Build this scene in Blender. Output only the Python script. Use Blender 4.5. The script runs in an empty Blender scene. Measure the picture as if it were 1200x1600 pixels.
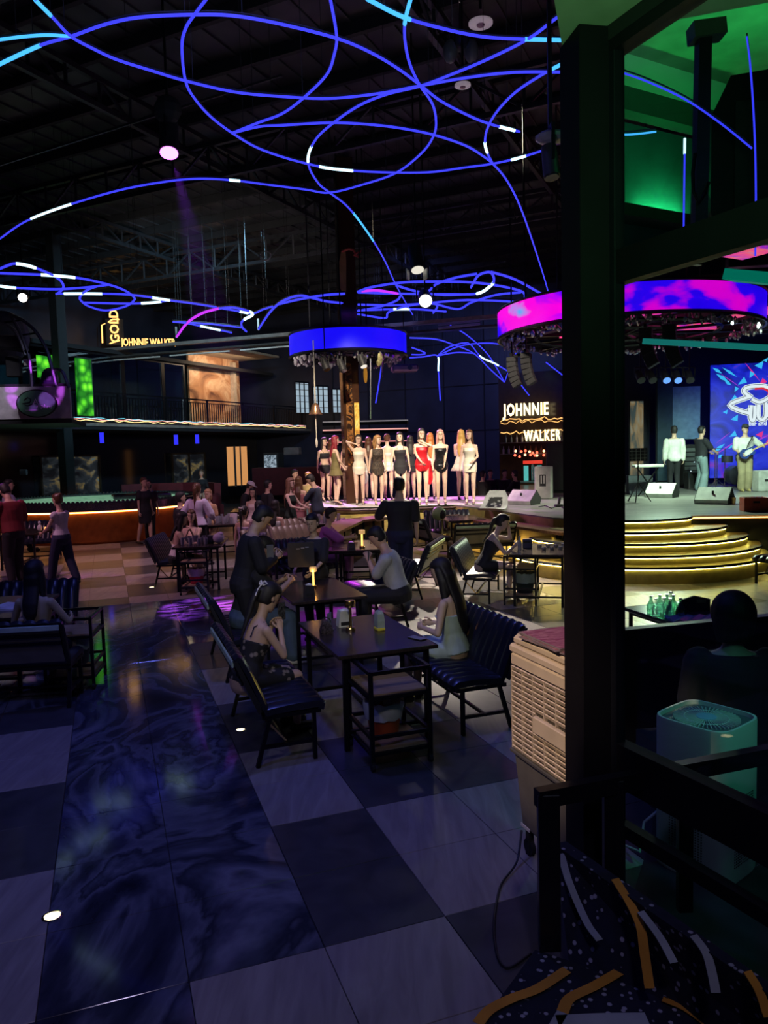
import bpy, bmesh, math, random
from mathutils import Vector, Matrix, noise
random.seed(7)
S = bpy.context.scene
C = S.collection
V = Vector
PI = math.pi
# ------------------------------------------------------------------ camera
CH, CF, CROLL = 2.24, 1180.0, 0.027            # eye height (m), focal length in px of the 1200 px wide frame, roll
CP = math.atan(95 / CF)
_f = V((0, math.cos(CP), -math.sin(CP))); _r0 = V((1, 0, 0)); _u0 = _r0.cross(_f)
_r = math.cos(CROLL) * _r0 - math.sin(CROLL) * _u0
_u = math.sin(CROLL) * _r0 + math.cos(CROLL) * _u0
cam_d = bpy.data.cameras.new('camera'); cam = bpy.data.objects.new('camera', cam_d); C.objects.link(cam)
cam.matrix_world = Matrix.Translation((0, 0, CH)) @ Matrix((_r, _u, -_f)).transposed().to_4x4()
cam_d.sensor_fit = 'HORIZONTAL'; cam_d.sensor_width = 36; cam_d.lens = 36 * CF / 1200
cam_d.clip_start = 0.05; cam_d.clip_end = 200
S.camera = cam


def ray(x, y):
    return _r * (x - 600) - _u * (y - 800) + _f * CF


def G(x, y, z=0.0):
    """point of the horizontal plane at height z"""
    d = ray(x, y); t = (z - CH) / d.z
    return V((d.x * t, d.y * t, z))


def W(x, y, Y):
    """point of the vertical plane at distance Y"""
    d = ray(x, y); t = Y / d.y
    return V((d.x * t, Y, CH + d.z * t))


def A(x, Y, z=0.0):
    """ground spot at distance Y below column x"""
    p = W(x, 705 - .027 * (x - 600) + (CH - z) * CF / Y, Y)
    return V((p.x, Y, z))


# ------------------------------------------------------------------ view, world
vs = S.view_settings
vs.view_transform = 'Standard'; vs.look = 'None'; vs.gamma = 1; vs.use_curve_mapping = False
vs.exposure = 0.0
wd = bpy.data.worlds.new('world'); S.world = wd; wd.use_nodes = True
wd.node_tree.nodes['Background'].inputs[0].default_value = (0.10, 0.12, 0.40, 1)
wd.node_tree.nodes['Background'].inputs[1].default_value = 0.012
S.cycles.max_bounces = 5; S.cycles.diffuse_bounces = 2; S.cycles.glossy_bounces = 3
S.cycles.transparent_max_bounces = 12; S.cycles.volume_bounces = 0
S.cycles.sample_clamp_indirect = 3.0
S.cycles.caustics_reflective = False; S.cycles.caustics_refractive = False
S.cycles.use_denoising = True


# ------------------------------------------------------------------ lamps of the room and added fill spots
def spot(name, loc, aim, energy, col, deg=50, blend=.6, size=.12, gobo=None):
    d = bpy.data.lights.new(name, 'SPOT'); d.energy = energy; d.color = col
    d.spot_size = math.radians(deg); d.spot_blend = blend; d.shadow_soft_size = size
    o = bpy.data.objects.new(name, d); C.objects.link(o); o.location = loc
    o.rotation_euler = (V(aim) - V(loc)).to_track_quat('-Z', 'Y').to_euler()
    if gobo:
        d.use_nodes = True
        nt = d.node_tree; em = nt.nodes['Emission']
        tc = nt.nodes.new('ShaderNodeTexCoord'); mp = nt.nodes.new('ShaderNodeMapping')
        mp.inputs['Scale'].default_value = gobo[0]
        vo = nt.nodes.new('ShaderNodeTexVoronoi'); vo.inputs['Scale'].default_value = 1
        cr = nt.nodes.new('ShaderNodeValToRGB')
        cr.color_ramp.elements[0].position = gobo[1]; cr.color_ramp.elements[0].color = (1, 1, 1, 1)
        cr.color_ramp.elements[1].position = gobo[1] + .12; cr.color_ramp.elements[1].color = (.02, .02, .02, 1)
        nt.links.new(tc.outputs['Normal'], mp.inputs['Vector']); nt.links.new(mp.outputs[0], vo.inputs['Vector'])
        nt.links.new(vo.outputs['Distance'], cr.inputs[0]); nt.links.new(cr.outputs[0], em.inputs['Strength'])
        em.inputs['Color'].default_value = (1, 1, 1, 1)
    return o


def area(name, loc, aim, energy, col, sx, sy):
    d = bpy.data.lights.new(name, 'AREA'); d.energy = energy; d.color = col; d.shape = 'RECTANGLE'; d.size = sx; d.size_y = sy
    o = bpy.data.objects.new(name, d); C.objects.link(o); o.location = loc
    o.rotation_euler = (V(aim) - V(loc)).to_track_quat('-Z', 'Y').to_euler()
    return o


BLUE = (.14, .17, 1.0)
# added wash spots, unseen, standing in for the hall's ambient light
spot('wash_fill', (-4.5, 1.0, 7.5), (-3.0, 5.5, 0), 330, BLUE, 75, 1, .3)
spot('wash_fill', (0.5, -2.0, 7.0), (-0.6, 4.2, 0), 260, (.62, .52, .95), 60, 1, .3)
spot('wash_fill', (-1.5, 6.0, 9.0), (-.4, 7.5, 0), 520, BLUE, 75, 1, .3)
spot('guest_key_lamp', (-1.2, -1.0, 5.5), (-.2, 8.6, .9), 620, (.9, .86, .62), 30, .9, .3)
spot('wash_fill', (-9.0, 10.0, 8.0), (-6.5, 14.5, 0), 1500, (.85, .40, .60), 80, 1, .3)
spot('wash_fill', (-0.8, 13.8, 8.5), (-2.4, 16.5, 0), 1500, (.85, .58, .75), 60, 1, .3)
spot('roof_fill', (-.6, 3.4, 3.0), (0.0, 8.5, 9.6), 330, (.45, .42, .75), 95, 1, .3)
spot('back_fill', (.5, 24.5, 8.4), (2.6, 36, 4.5), 1700, (.22, .28, 1), 75, 1, .3)
spot('ceiling_beam_fill', (-3.0, 14.0, 4.0), (-5.0, 26.0, 6.5), 2600, (1, .9, .8), 60, 1, .2)  # added spot that lifts the pale ceiling beam, no fixture
spot('balcony_fill', (-3.0, 20.0, 8.0), (-9.5, 30.0, 4.5), 3800, (.25, .55, .75), 75, 1, .3)
# warm key on the air cooler and the floor next to it
spot('cooler_key_lamp', (-2.6, 1.2, 5.2), (.84, 3.85, 1.02), 980, (1, .70, .44), 12, .5, .06)
# show lights on the podium and the stage
spot('podium_lamp', (-1.0, 11.0, 8.2), (-.2, 19.4, 1.9), 6500, (1, .84, .60), 26, .5, .15)
spot('podium_lamp', (2.6, 11.5, 8.2), (1.9, 19.3, 1.9), 5400, (1, .86, .66), 26, .5, .15)
spot('podium_lamp', (-2.5, 24.5, 6.5), (0.6, 19.6, .9), 6500, (.9, .22, 1), 45, .6, .1)
spot('ledge_fill', (1.2, 10.5, 8.2), (3.0, 17.6, .9), 2600, (1, .93, .74), 22, .7, .1)  # added spot that brightens the shell chair, wedge monitor and ledge
spot('aisle_lamp', (.93, 16.05, 5.35), (1.9, 11.0, 0), 4200, (1, .86, .70), 42, .7, .08)
spot('floor_fill_lamp', (1.2, .4, 5.5), (.42, 3.75, 0), 60, (1, .55, .5), 22, 1, .1)  # added unseen fill that warms the near floor tiles
spot('stage_lamp', (7.1, 15.7, 4.7), (8.1, 20.5, 1.4), 1700, (.75, 1, .66), 60, .6, .2)
spot('stage_lamp', (8.0, 15.8, 4.6), (10.2, 21.0, 1.4), 1500, (.8, 1, .8), 60, .6, .2)
spot('stage_lamp', (6.9, 18.6, 4.2), (6.4, 17.0, .9), 1500, (.78, 1, .68), 110, .6, .2)
# purple effect lights with gobos
spot('effect_lamp', (-3.9, 14.0, 6.6), (-2.52, 11.1, 0), 11000, (.62, .1, 1), 14, .25, .02, ((16, 80, 40), .42))
spot('effect_lamp', (-9.6, 16.0, 6.6), (-6.2, 13.7, 0), 1100, (.6, .08, 1), 20, .3, .02, ((14, 70, 40), .40))
spot('effect_lamp', (-1.2, 15.5, 6.4), (-.85, 10.6, .2), 2200, (.75, .06, 1), 12, .4, .02)
spot('effect_lamp', (-5.0, 10.0, 6.2), (-9.2, 20.4, 4.0), 5200, (.62, .1, 1), 8, .25, .02, ((26, 26, 26), .42))
spot('booth_lamp', (-7.0, 13.0, 7.5), (-10.8, 20.0, 4.0), 1100, (.85, .8, .95), 24, .8, .2)
# green light of the raised room at the right, seen through and beside the glass
spot('room_lamp', (.6, .9, 2.7), (1.0, 3.2, 4.0), 95, (.35, 1, .4), 90, 1, .2)
# ------------------------------------------------------------------ materials
MATS = {}


def mat(name, col, rough=.5, metal=0.0, em=None, es=0.0, var=.18, sc=6.0, bump=0.0, bs=40.0, spec=None):
    if name in MATS: return MATS[name]
    m = bpy.data.materials.new(name); m.use_nodes = True; nt = m.node_tree; n = nt.nodes; b = n['Principled BSDF']
    b.inputs['Base Color'].default_value = (*col, 1); b.inputs['Roughness'].default_value = rough; b.inputs['Metallic'].default_value = metal
    if spec is not None: b.inputs['Specular IOR Level'].default_value = spec
    if var:
        tc = n.new('ShaderNodeTexCoord'); no = n.new('ShaderNodeTexNoise'); no.inputs['Scale'].default_value = sc; no.inputs['Detail'].default_value = 4
        cr = n.new('ShaderNodeValToRGB'); e = cr.color_ramp.elements
        e[0].position = .3; e[1].position = .7
        e[0].color = (*[c * (1 - var) for c in col], 1); e[1].color = (*[min(1, c * (1 + var)) for c in col], 1)
        nt.links.new(tc.outputs['Object'], no.inputs['Vector']); nt.links.new(no.outputs[0], cr.inputs[0]); nt.links.new(cr.outputs[0], b.inputs['Base Color'])
    if bump:
        tc = n.new('ShaderNodeTexCoord'); no = n.new('ShaderNodeTexNoise'); no.inputs['Scale'].default_value = bs
        bp = n.new('ShaderNodeBump'); bp.inputs['Strength'].default_value = bump
        nt.links.new(tc.outputs['Object'], no.inputs['Vector']); nt.links.new(no.outputs[0], bp.inputs['Height']); nt.links.new(bp.outputs[0], b.inputs['Normal'])
    if em:
        b.inputs['Emission Color'].default_value = (*em, 1); b.inputs['Emission Strength'].default_value = es
    MATS[name] = m
    return m


def ramp_mat(name, stops, scale=(1, 1, 1), detail=4, dist=1.0, rough=.4, metal=0, coord='Object', wave=None, emit=0.0, interp='LINEAR', voro=False, rot=(0, 0, 0), nscale=1.0):
    """noise (or bands, or cells) through a colour ramp"""
    if name in MATS: return MATS[name]
    m = bpy.data.materials.new(name); m.use_nodes = True; nt = m.node_tree; n = nt.nodes; b = n['Principled BSDF']
    b.inputs['Roughness'].default_value = rough; b.inputs['Metallic'].default_value = metal
    if coord == 'World':
        tc = n.new('ShaderNodeNewGeometry'); out = tc.outputs['Position']
    else:
        tc = n.new('ShaderNodeTexCoord'); out = tc.outputs[coord]
    mp = n.new('ShaderNodeMapping'); mp.inputs['Scale'].default_value = scale; mp.inputs['Rotation'].default_value = rot
    nt.links.new(out, mp.inputs['Vector'])
    if wave:
        t = n.new('ShaderNodeTexWave'); t.inputs['Scale'].default_value = wave[0]; t.inputs['Distortion'].default_value = wave[1]
        t.inputs['Detail'].default_value = detail; t.inputs['Detail Scale'].default_value = wave[2]; t.wave_profile = 'SIN'; t.bands_direction = 'Z' if scale[0] == 0 else 'X'
        o = t.outputs['Fac']
    elif voro:
        t = n.new('ShaderNodeTexVoronoi'); t.inputs['Scale'].default_value = nscale; o = t.outputs['Distance']
        if voro == 'color': o = t.outputs['Color']
    else:
        t = n.new('ShaderNodeTexNoise'); t.inputs['Scale'].default_value = nscale; t.inputs['Detail'].default_value = detail; t.inputs['Distortion'].default_value = dist
        o = t.outputs[0]
    nt.links.new(mp.outputs[0], t.inputs['Vector'])
    cr = n.new('ShaderNodeValToRGB'); cr.color_ramp.interpolation = interp; e = cr.color_ramp.elements
    while len(e) > 1: e.remove(e[-1])
    e[0].position = stops[0][0]; e[0].color = (*stops[0][1], 1)
    for p, c in stops[1:]:
        x = e.new(p); x.color = (*c, 1)
    nt.links.new(o, cr.inputs[0])
    nt.links.new(cr.outputs[0], b.inputs['Emission Color' if emit else 'Base Color'])
    if emit:
        b.inputs['Emission Strength'].default_value = emit; b.inputs['Base Color'].default_value = (.01, .01, .01, 1)
    MATS[name] = m
    return m


def glow(name, col, s):
    return mat(name, (0, 0, 0), .6, 0, col, s, var=0)


K = mat('black_metal', (.012, .012, .016), .38, .6)
KM = mat('black_matt', (.012, .012, .014), .8)
LEA = mat('navy_leather', (.014, .016, .028), .28, bump=.15, bs=60)
LEAT = mat('taupe_leather', (.20, .15, .10), .4, bump=.15, bs=60)
BACKP = mat('bench_back_panel', (.16, .15, .13), .5)
CHROME = mat('chrome', (.8, .8, .82), .18, 1, var=0)
BRASS = mat('brass', (.85, .6, .22), .22, 1, var=0)
WOOD = ramp_mat('pale_wood', [(.3, (.34, .22, .13)), (.7, (.5, .36, .23))], scale=(2, 18, 2), rough=.5, nscale=2)
WOODK = ramp_mat('dark_table_top', [(.3, (.018, .014, .014)), (.7, (.05, .035, .028))], scale=(30, 2, 2), rough=.22, nscale=2, dist=2)
BARW = ramp_mat('brown_counter_wood', [(.3, (.16, .07, .035)), (.7, (.32, .16, .08))], scale=(3, 16, 3), rough=.3, nscale=1.5)
WHITE = mat('white_plastic', (.7, .7, .68), .45)
CREAM = mat('cream_plastic', (.62, .53, .42), .5, var=.1, bump=.05)
GREYP = mat('grey_plastic', (.11, .108, .115), .55)
PAPER = mat('paper', (.75, .75, .72), .8)
REDP = mat('red_plastic', (.5, .03, .02), .4)
ORANGEP = mat('orange_plastic', (.75, .13, .03), .4)
MAGP = mat('pink_red_plastic', (.6, .02, .07), .4)
BUCK = mat('dark_bucket_plastic', (.03, .05, .06), .45)
LINER = mat('bag_plastic', (.62, .64, .6), .4, bump=.5, bs=14)
GOLDP = mat('brushed_gold', (.46, .36, .11), .45, .25, bump=.05)
ORB = mat('copper_panel', (.42, .14, .035), .42, .8, bump=.6, bs=45)
CRY = mat('crystal_stones', (.14, .13, .17), .12, .7, var=.6, sc=60, bump=1, bs=60)
STG = ramp_mat('stage_boards', [(.3, (.16, .155, .145)), (.7, (.30, .29, .27))], scale=(1, 5, 1), rough=.28, nscale=1.2, coord='World', dist=.6)
STW = mat('podium_white', (.7, .68, .66), .3)
MONG = mat('monitor_grey', (.42, .42, .39), .6, bump=.2)
NEON = glow('neon_blue', (.045, .05, 1), 1.25)
NEONC = glow('neon_cyan', (.06, .42, 1), 1.5)
NEONM = glow('neon_magenta', (.5, .03, 1), 1.4)
YSTRIP = glow('yellow_led_strip', (1, .76, .16), 42.0)
WSTRIP = glow('warm_led_strip', (1, .42, .12), 9.0)
WHITEE = glow('white_lamp_face', (1, .93, .78), 14)
SIGN = glow('sign_letters', (1, .80, .42), 2.4)
SIGNO = glow('sign_amber', (1, .5, .14), 2.2)
SKIN = mat('skin', (.60, .39, .28), .5, var=.05)
SKIN2 = mat('skin_light', (.72, .50, .38), .5, var=.05)
HAIRK = mat('black_hair', (.012, .01, .01), .6, bump=.5, bs=80)
HAIRB = mat('brown_hair', (.10, .045, .022), .4, bump=.5, bs=80)
HAIRR = mat('red_hair', (.22, .02, .03), .4, bump=.5, bs=80)
HAIRO = mat('orange_hair', (.45, .16, .04), .4, bump=.5, bs=80)
HAIRY = mat('blond_hair', (.62, .38, .10), .4, bump=.5, bs=80)
HAIRP = mat('pink_blond_hair', (.55, .26, .22), .4, bump=.5, bs=80)
EYE = mat('eye_dark', (.015, .01, .01), .2, var=0)
LIP = mat('lip', (.42, .08, .08), .4, var=0)


def cloth(name, col, r=.8):
    return mat(name, col, r, bump=.25, bs=25)


# glass: clear sheet that mirrors a little more at grazing angles
def glass(name, tint, refl=.5, f0=.05):
    if name in MATS: return MATS[name]
    m = bpy.data.materials.new(name); m.use_nodes = True; nt = m.node_tree; n = nt.nodes; n.remove(n['Principled BSDF'])
    tr = n.new('ShaderNodeBsdfTransparent'); tr.inputs[0].default_value = (*tint, 1)
    gl = n.new('ShaderNodeBsdfGlossy'); gl.inputs['Roughness'].default_value = .01; gl.inputs[0].default_value = (refl, refl, refl, 1)
    lw = n.new('ShaderNodeLayerWeight'); lw.inputs[0].default_value = .5
    pw = n.new('ShaderNodeMath'); pw.operation = 'POWER'; pw.inputs[1].default_value = 4
    fr = n.new('ShaderNodeMath'); fr.operation = 'MULTIPLY_ADD'; fr.inputs[1].default_value = .8; fr.inputs[2].default_value = f0
    nt.links.new(lw.outputs['Facing'], pw.inputs[0]); nt.links.new(pw.outputs[0], fr.inputs[0])
    mx = n.new('ShaderNodeMixShader')
    nt.links.new(fr.outputs[0], mx.inputs[0]); nt.links.new(tr.outputs[0], mx.inputs[1]); nt.links.new(gl.outputs[0], mx.inputs[2])
    nt.links.new(mx.outputs[0], n['Material Output'].inputs[0])
    MATS[name] = m
    return m


GLASS = glass('window_glass', (.86, .93, .95))
GLASSD = glass('tinted_glass', (.5, .58, .62), 1, .18)
BOTG = glass('bottle_glass', (.80, .88, .88), 1, .22); BOTG2 = glass('green_bottle_glass', (.35, .62, .5), 1, .22)


# ------------------------------------------------------------------ mesh helpers
def frame_axes(d):
    d = d.normalized(); a = V((0, 0, 1)) if abs(d.z) < .9 else V((1, 0, 0))
    x = d.cross(a).normalized(); return x, x.cross(d).normalized()


class MB:
    def __init__(s): s.v = []; s.f = []

    def add(s, vs, fs, M=None):
        o = len(s.v)
        s.v += [tuple(M @ V(p)) if M else tuple(p) for p in vs]
        s.f += [tuple(i + o for i in f) for f in fs]
        return s

    def box(s, c, d, rz=0, ch=0.0, M=None):
        x, y, z = d[0] / 2, d[1] / 2, d[2] / 2
        T = Matrix.Translation(c) @ Matrix.Rotation(rz, 4, 'Z')
        if M: T = M @ T
        if ch <= 0:
            vs = [(a * x, b * y, e * z) for e in (-1, 1) for b in (-1, 1) for a in (-1, 1)]
            return s.add(vs, [(0, 2, 3, 1), (4, 5, 7, 6), (0, 1, 5, 4), (2, 6, 7, 3), (0, 4, 6, 2), (1, 3, 7, 5)], T)
        h = ch; X, Y = x - h, y - h
        oc = lambda zz, X1, Y1, x1, y1: [(-X1, -y1, zz), (X1, -y1, zz), (x1, -Y1, zz), (x1, Y1, zz), (X1, y1, zz), (-X1, y1, zz), (-x1, Y1, zz), (-x1, -Y1, zz)]
        rs = [oc(-z, X - h * .3, Y - h * .3, x - h, y - h), oc(-z + h, X, Y, x, y), oc(z - h, X, Y, x, y), oc(z, X - h * .3, Y - h * .3, x - h, y - h)]
        vs = sum(rs, []); fs = [tuple(reversed(range(8))), tuple(range(24, 32))]
        for k in range(3):
            for i in range(8):
                j = (i + 1) % 8; fs.append((k * 8 + i, k * 8 + j, k * 8 + 8 + j, k * 8 + 8 + i))
        return s.add(vs, fs, T)

    def bar(s, p0, p1, w, h=None, ch=0):
        """square bar between two points"""
        p0 = V(p0); p1 = V(p1); h = h or w; d = p1 - p0; L = d.length
        if L < 1e-5: return s
        z = d.normalized(); up = V((0, 0, 1)) if abs(z.z) < .95 else V((0, 1, 0))
        x = z.cross(up).normalized(); y = z.cross(x).normalized()
        T = Matrix.Translation((p0 + p1) / 2) @ Matrix((x, y, z)).transposed().to_4x4()
        return s.box((0, 0, 0), (w, h, L), 0, ch, T)

    def loft(s, rings, cap=True, closed=False):
        n = len(rings[0]); vs = [p for r in rings for p in r]; fs = []
        K_ = len(rings)
        for k in range(K_ if closed else K_ - 1):
            a, b = k * n, ((k + 1) % K_) * n
            for i in range(n):
                j = (i + 1) % n; fs.append((a + i, a + j, b + j, b + i))
        if cap and not closed: fs += [tuple(reversed(range(n))), tuple((K_ - 1) * n + i for i in range(n))]
        return s.add(vs, fs)

    def cyl(s, p0, p1, r0, r1=None, n=12, sc=1.0):
        p0 = V(p0); p1 = V(p1); r1 = r0 if r1 is None else r1; x, y = frame_axes(p1 - p0)
        R = lambda p, r: [p + x * (r * math.cos(2 * PI * i / n)) + y * (r * sc * math.sin(2 * PI * i / n)) for i in range(n)]
        return s.loft([R(p0, r0), R(p1, r1)])

    def cap(s, p0, p1, r0, r1, n=8):
        """capsule"""
        p0 = V(p0); p1 = V(p1); d = (p1 - p0).normalized(); x, y = frame_axes(d)
        R = lambda p, r: [p + x * (r * math.cos(2 * PI * i / n)) + y * (r * math.sin(2 * PI * i / n)) for i in range(n)]
        return s.loft([R(p0 - d * r0 * .95, r0 * .3), R(p0 - d * r0 * .6, r0 * .8), R(p0, r0), R(p1, r1), R(p1 + d * r1 * .6, r1 * .8), R(p1 + d * r1 * .95, r1 * .3)])

    def tube(s, pts, r, n=6, closed=False):
        pts = [V(p) for p in pts]; rs = []
        m = len(pts)
        for i, p in enumerate(pts):
            a = pts[(i - 1) % m if closed else max(0, i - 1)]; b = pts[(i + 1) % m if closed else min(m - 1, i + 1)]
            d = b - a
            if d.length < 1e-6: d = V((1, 0, 0))
            x, y = frame_axes(d); rr = r[i] if isinstance(r, (list, tuple)) else r
            rs.append([p + x * (rr * math.cos(2 * PI * k / n)) + y * (rr * math.sin(2 * PI * k / n)) for k in range(n)])
        return s.loft(rs, closed=closed)

    def lathe(s, prof, c=(0, 0, 0), n=20, sx=1, sy=1):
        c = V(c)
        return s.loft([[c + V((sx * r * math.cos(2 * PI * i / n), sy * r * math.sin(2 * PI * i / n), z)) for i in range(n)] for r, z in prof])

    def prism(s, poly, z0, z1):
        n = len(poly)
        return s.loft([[V((p[0], p[1], z0)) for p in poly], [V((p[0], p[1], z1)) for p in poly]])

    def ell(s, c, r, nu=10, nv=7, M=None):
        c = V(c); rs = []
        for k in range(nv):
            a = PI * (k + .5) / nv - PI / 2
            rs.append([V((r[0] * math.cos(a) * math.cos(2 * PI * i / nu), r[1] * math.cos(a) * math.sin(2 * PI * i / nu), r[2] * math.sin(a))) for i in range(nu)])
        T = Matrix.Translation(c) @ (M or Matrix.Identity(4))
        rs = [[T @ p for p in q] for q in rs]
        return s.loft(rs)

    def wallbox(s, p0, p1, th, z0, z1):
        """upright slab along the ground line p0-p1"""
        p0 = V((p0[0], p0[1], 0)); p1 = V((p1[0], p1[1], 0)); d = (p1 - p0).normalized(); nn = V((-d.y, d.x, 0)) * th / 2
        return s.prism([p0 - nn, p1 - nn, p1 + nn, p0 + nn], z0, z1)

    def build(s, name, m, parent=None, smooth=None, loc=None):
        me = bpy.data.meshes.new(name); me.from_pydata(s.v, [], s.f); me.materials.append(m); me.update()
        if smooth is not None:
            for p in me.polygons: p.use_smooth = True
            try: me.set_sharp_from_angle(angle=math.radians(smooth))
            except Exception: pass
        o = bpy.data.objects.new(name, me); C.objects.link(o)
        if parent: o.parent = parent
        if loc is not None: o.location = loc
        return o


def tag(o, label=None, cat=None, group=None, kind=None):
    if label: o['label'] = label
    if cat: o['category'] = cat
    if group: o['group'] = group
    if kind: o['kind'] = kind
    return o


def thing(name, label, cat, loc=(0, 0, 0), rz=0.0, group=None):
    o = bpy.data.objects.new(name, None); C.objects.link(o); o.location = loc; o.rotation_euler = (0, 0, rz)
    return tag(o, label, cat, group)


def hang(t, h=None, top=None):
    p = t.location; top = top or (5.55 if p.x > 6.6 and p.y > 18.4 and p.z < 5.5 else RZ)
    return MB().bar((0, 0, .15), (0, 0, top - p.z), .03).build('drop_rod', K, t)


def struct(o):
    o['kind'] = 'structure'; return o


def copy_tree(o, loc=None, rz=None, label=None, group=None):
    r = o.copy(); C.objects.link(r)
    for a in o.children:
        b = a.copy(); C.objects.link(b); b.parent = r
        for c in a.children:
            d = c.copy(); C.objects.link(d); d.parent = b
    if loc is not None: r.location = loc
    if rz is not None: r.rotation_euler = (0, 0, rz)
    if label: r['label'] = label
    if group: r['group'] = group
    return r


def smoothpts(p, k=6):
    """Catmull-Rom through the points"""
    p = [V(q) for q in p]; out = []
    q = [2 * p[0] - p[1]] + p + [2 * p[-1] - p[-2]]
    for i in range(1, len(q) - 2):
        a, b, c, d = q[i - 1], q[i], q[i + 1], q[i + 2]
        for j in range(k):
            t = j / k
            out.append(.5 * ((2 * b) + (c - a) * t + (2 * a - 5 * b + 4 * c - d) * t * t + (3 * b - a - 3 * c + d) * t ** 3))
    out.append(p[-1]); return out


FONT = bpy.data.fonts.load if False else None


def text_mesh(body, size, ext, font=None, spacing=1.0, shear=0.0, align='LEFT', off=0.0):
    c = bpy.data.curves.new('t', 'FONT'); c.body = body; c.size = size; c.extrude = ext; c.space_character = spacing; c.shear = shear; c.align_x = align; c.offset = off
    c.resolution_u = 2
    o = bpy.data.objects.new('t', c); C.objects.link(o)
    TEXTS.append(o); return o


TEXTS = []


def text(name, body, size, ext, M, m, parent=None, off=0.0, spacing=1.0, shear=0.0):
    """flat lettering turned into a mesh later (all in one evaluation)"""
    o = text_mesh(body, size, ext, off=off, spacing=spacing, shear=shear)
    o.matrix_world = M
    o.data.materials.append(m)
    TQ.append((o, name, m, parent, M))


TQ = []


def finish_texts():
    dg = bpy.context.evaluated_depsgraph_get()
    for o, name, m, parent, M in TQ:
        me = bpy.data.meshes.new_from_object(o.evaluated_get(dg))
        me.materials.clear(); me.materials.append(m)
        n = bpy.data.objects.new(name, me); C.objects.link(n)
        n.matrix_basis = M
        if parent: n.parent = parent
    for o in TEXTS: bpy.data.objects.remove(o)


T20 = math.radians(20)
EU = V((math.cos(T20), math.sin(T20), 0)); EV = V((-math.sin(T20), math.cos(T20), 0))     # floor tile directions
TB = math.radians(-25.5)                                                              # building grid: heading 25.5 deg right
BV = V((math.sin(-TB), math.cos(TB), 0)); BU = V((BV.y, -BV.x, 0))
O3 = (0, 0, 0)
# ------------------------------------------------------------------ floor: base slab and single tiles
M_LIGHT = ramp_mat('light_tile', [(.3, (.23, .205, .20)), (.7, (.34, .31, .30))], scale=(9, 1.2, 1), rot=(0, 0, .5), nscale=1.4, coord='World', dist=1.5, rough=.33)
M_DARK = ramp_mat('dark_tile', [(.3, (.040, .042, .050)), (.7, (.075, .075, .085))], scale=(3, 3, 1), nscale=1.5, coord='World', dist=1.0, rough=.3)
M_MARB = ramp_mat('swirl_marble_tile', [(.30, (.012, .015, .028)), (.42, (.045, .05, .08)), (.50, (.13, .14, .19)), (.54, (.03, .035, .055)), (.60, (.09, .10, .14)), (.66, (.19, .20, .25)), (.72, (.05, .055, .08))], scale=(1.1, .7, 1), rot=(0, 0, -.35), coord='World', nscale=.75, dist=2.6, detail=5, rough=.09)
M_GROUT = mat('grout', (.02, .02, .024), .7)
TO = G(695, 1431)
fl = struct(MB().box((2, 18, -.06), (44, 44, .1)).build('floor', M_GROUT))


def tile_kind(u, v):
    if v < 0: mar = -2.35 < u < -1.05 + .4 * v
    elif v < 4.2: mar = -1.8 < u < -.6
    elif v < 9.0: mar = -3.0 < u < (0 if v > 6 else -.6)
    else: mar = False
    if mar: return 2
    if v < 4.2 and u < -1.8: return 1 if (math.floor((u + 1.8) / 1.2) + math.floor(v / 1.2)) % 2 == 0 else 0
    return (math.floor(u / 1.2) + math.floor(v / 1.2)) % 2


def in_view(p, m=.06):
    d = p - V((0, 0, CH)); z = d.dot(_f)
    return z > .3 and abs(d.dot(_r) / z) < .51 + m and abs(d.dot(_u) / z) < .68 + m


tmesh = MB().box((0, 0, 0), (.596, .596, .012), T20, .002)
TM = []
for m_ in (M_LIGHT, M_DARK, M_MARB):
    me = bpy.data.meshes.new('tile'); me.from_pydata(tmesh.v, [], tmesh.f); me.materials.append(m_); me.update(); TM.append(me)
spots_ = []
for i in range(-70, 70):
    for j in range(-8, 75):
        u, v = .6 * i + .3, .6 * j + .3
        p = TO + EU * u + EV * v
        spots_.append((p.length, p, tile_kind(u, v), i, j))
spots_.sort(key=lambda a: a[0])
far = [MB(), MB(), MB()]; cnt = 0
for L, p, k, i, j in spots_:
    if L < 12.5 and cnt < 290:
        if in_view(p, .08):
            o = bpy.data.objects.new('tile', TM[k]); C.objects.link(o); o.parent = fl
            o.location = (p.x, p.y, -.006); cnt += 1
            continue
    if L < 26: far[k].box((p.x, p.y, -.006), (.596, .596, .012), T20)
for k, nm in enumerate(('light_tiles', 'dark_tiles', 'marble_tiles')):
    if far[k].v: tag(far[k].build(nm, (M_LIGHT, M_DARK, M_MARB)[k], fl), kind='stuff')

# recessed floor lamps
def floor_lamp(x, y, r, label):
    p = G(x, y); t = thing('recessed_floor_light', label, 'floor light', (p.x, p.y, 0), group='recessed floor lights')
    MB().lathe([(r, .0), (r, .006), (r * .78, .008), (r * .74, .002)], n=20).build('trim_ring', CHROME, t, 40)
    MB().lathe([(r * .74, .001), (r * .6, .006), (.001, .008)], n=20).build('lens', glow('floor_lens', (1, .8, .42), 5), t, 60)


floor_lamp(82, 1433, .05, 'glowing round floor light sunk into the tiles beside the marble strip')
floor_lamp(376, 1141, .045, 'glowing round floor light behind the nearest bench')
floor_lamp(237, 918, .06, 'small floor light near the legs of the far left bench')

# ------------------------------------------------------------------ roof
RZ = 9.6
M_ROOF = mat('roof_sheet', (.05, .05, .055), .5, .4, var=.5, sc=1.2)
rf = struct(MB().box((2, 20, RZ + .1), (50, 52, .05)).build('ceiling', M_ROOF))
pur = None
BO = V((0, 20, 0))


def bpt(a, b, z): return V((0, 20, 0)) + BU * a + BV * b + V((0, 0, z))


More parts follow.
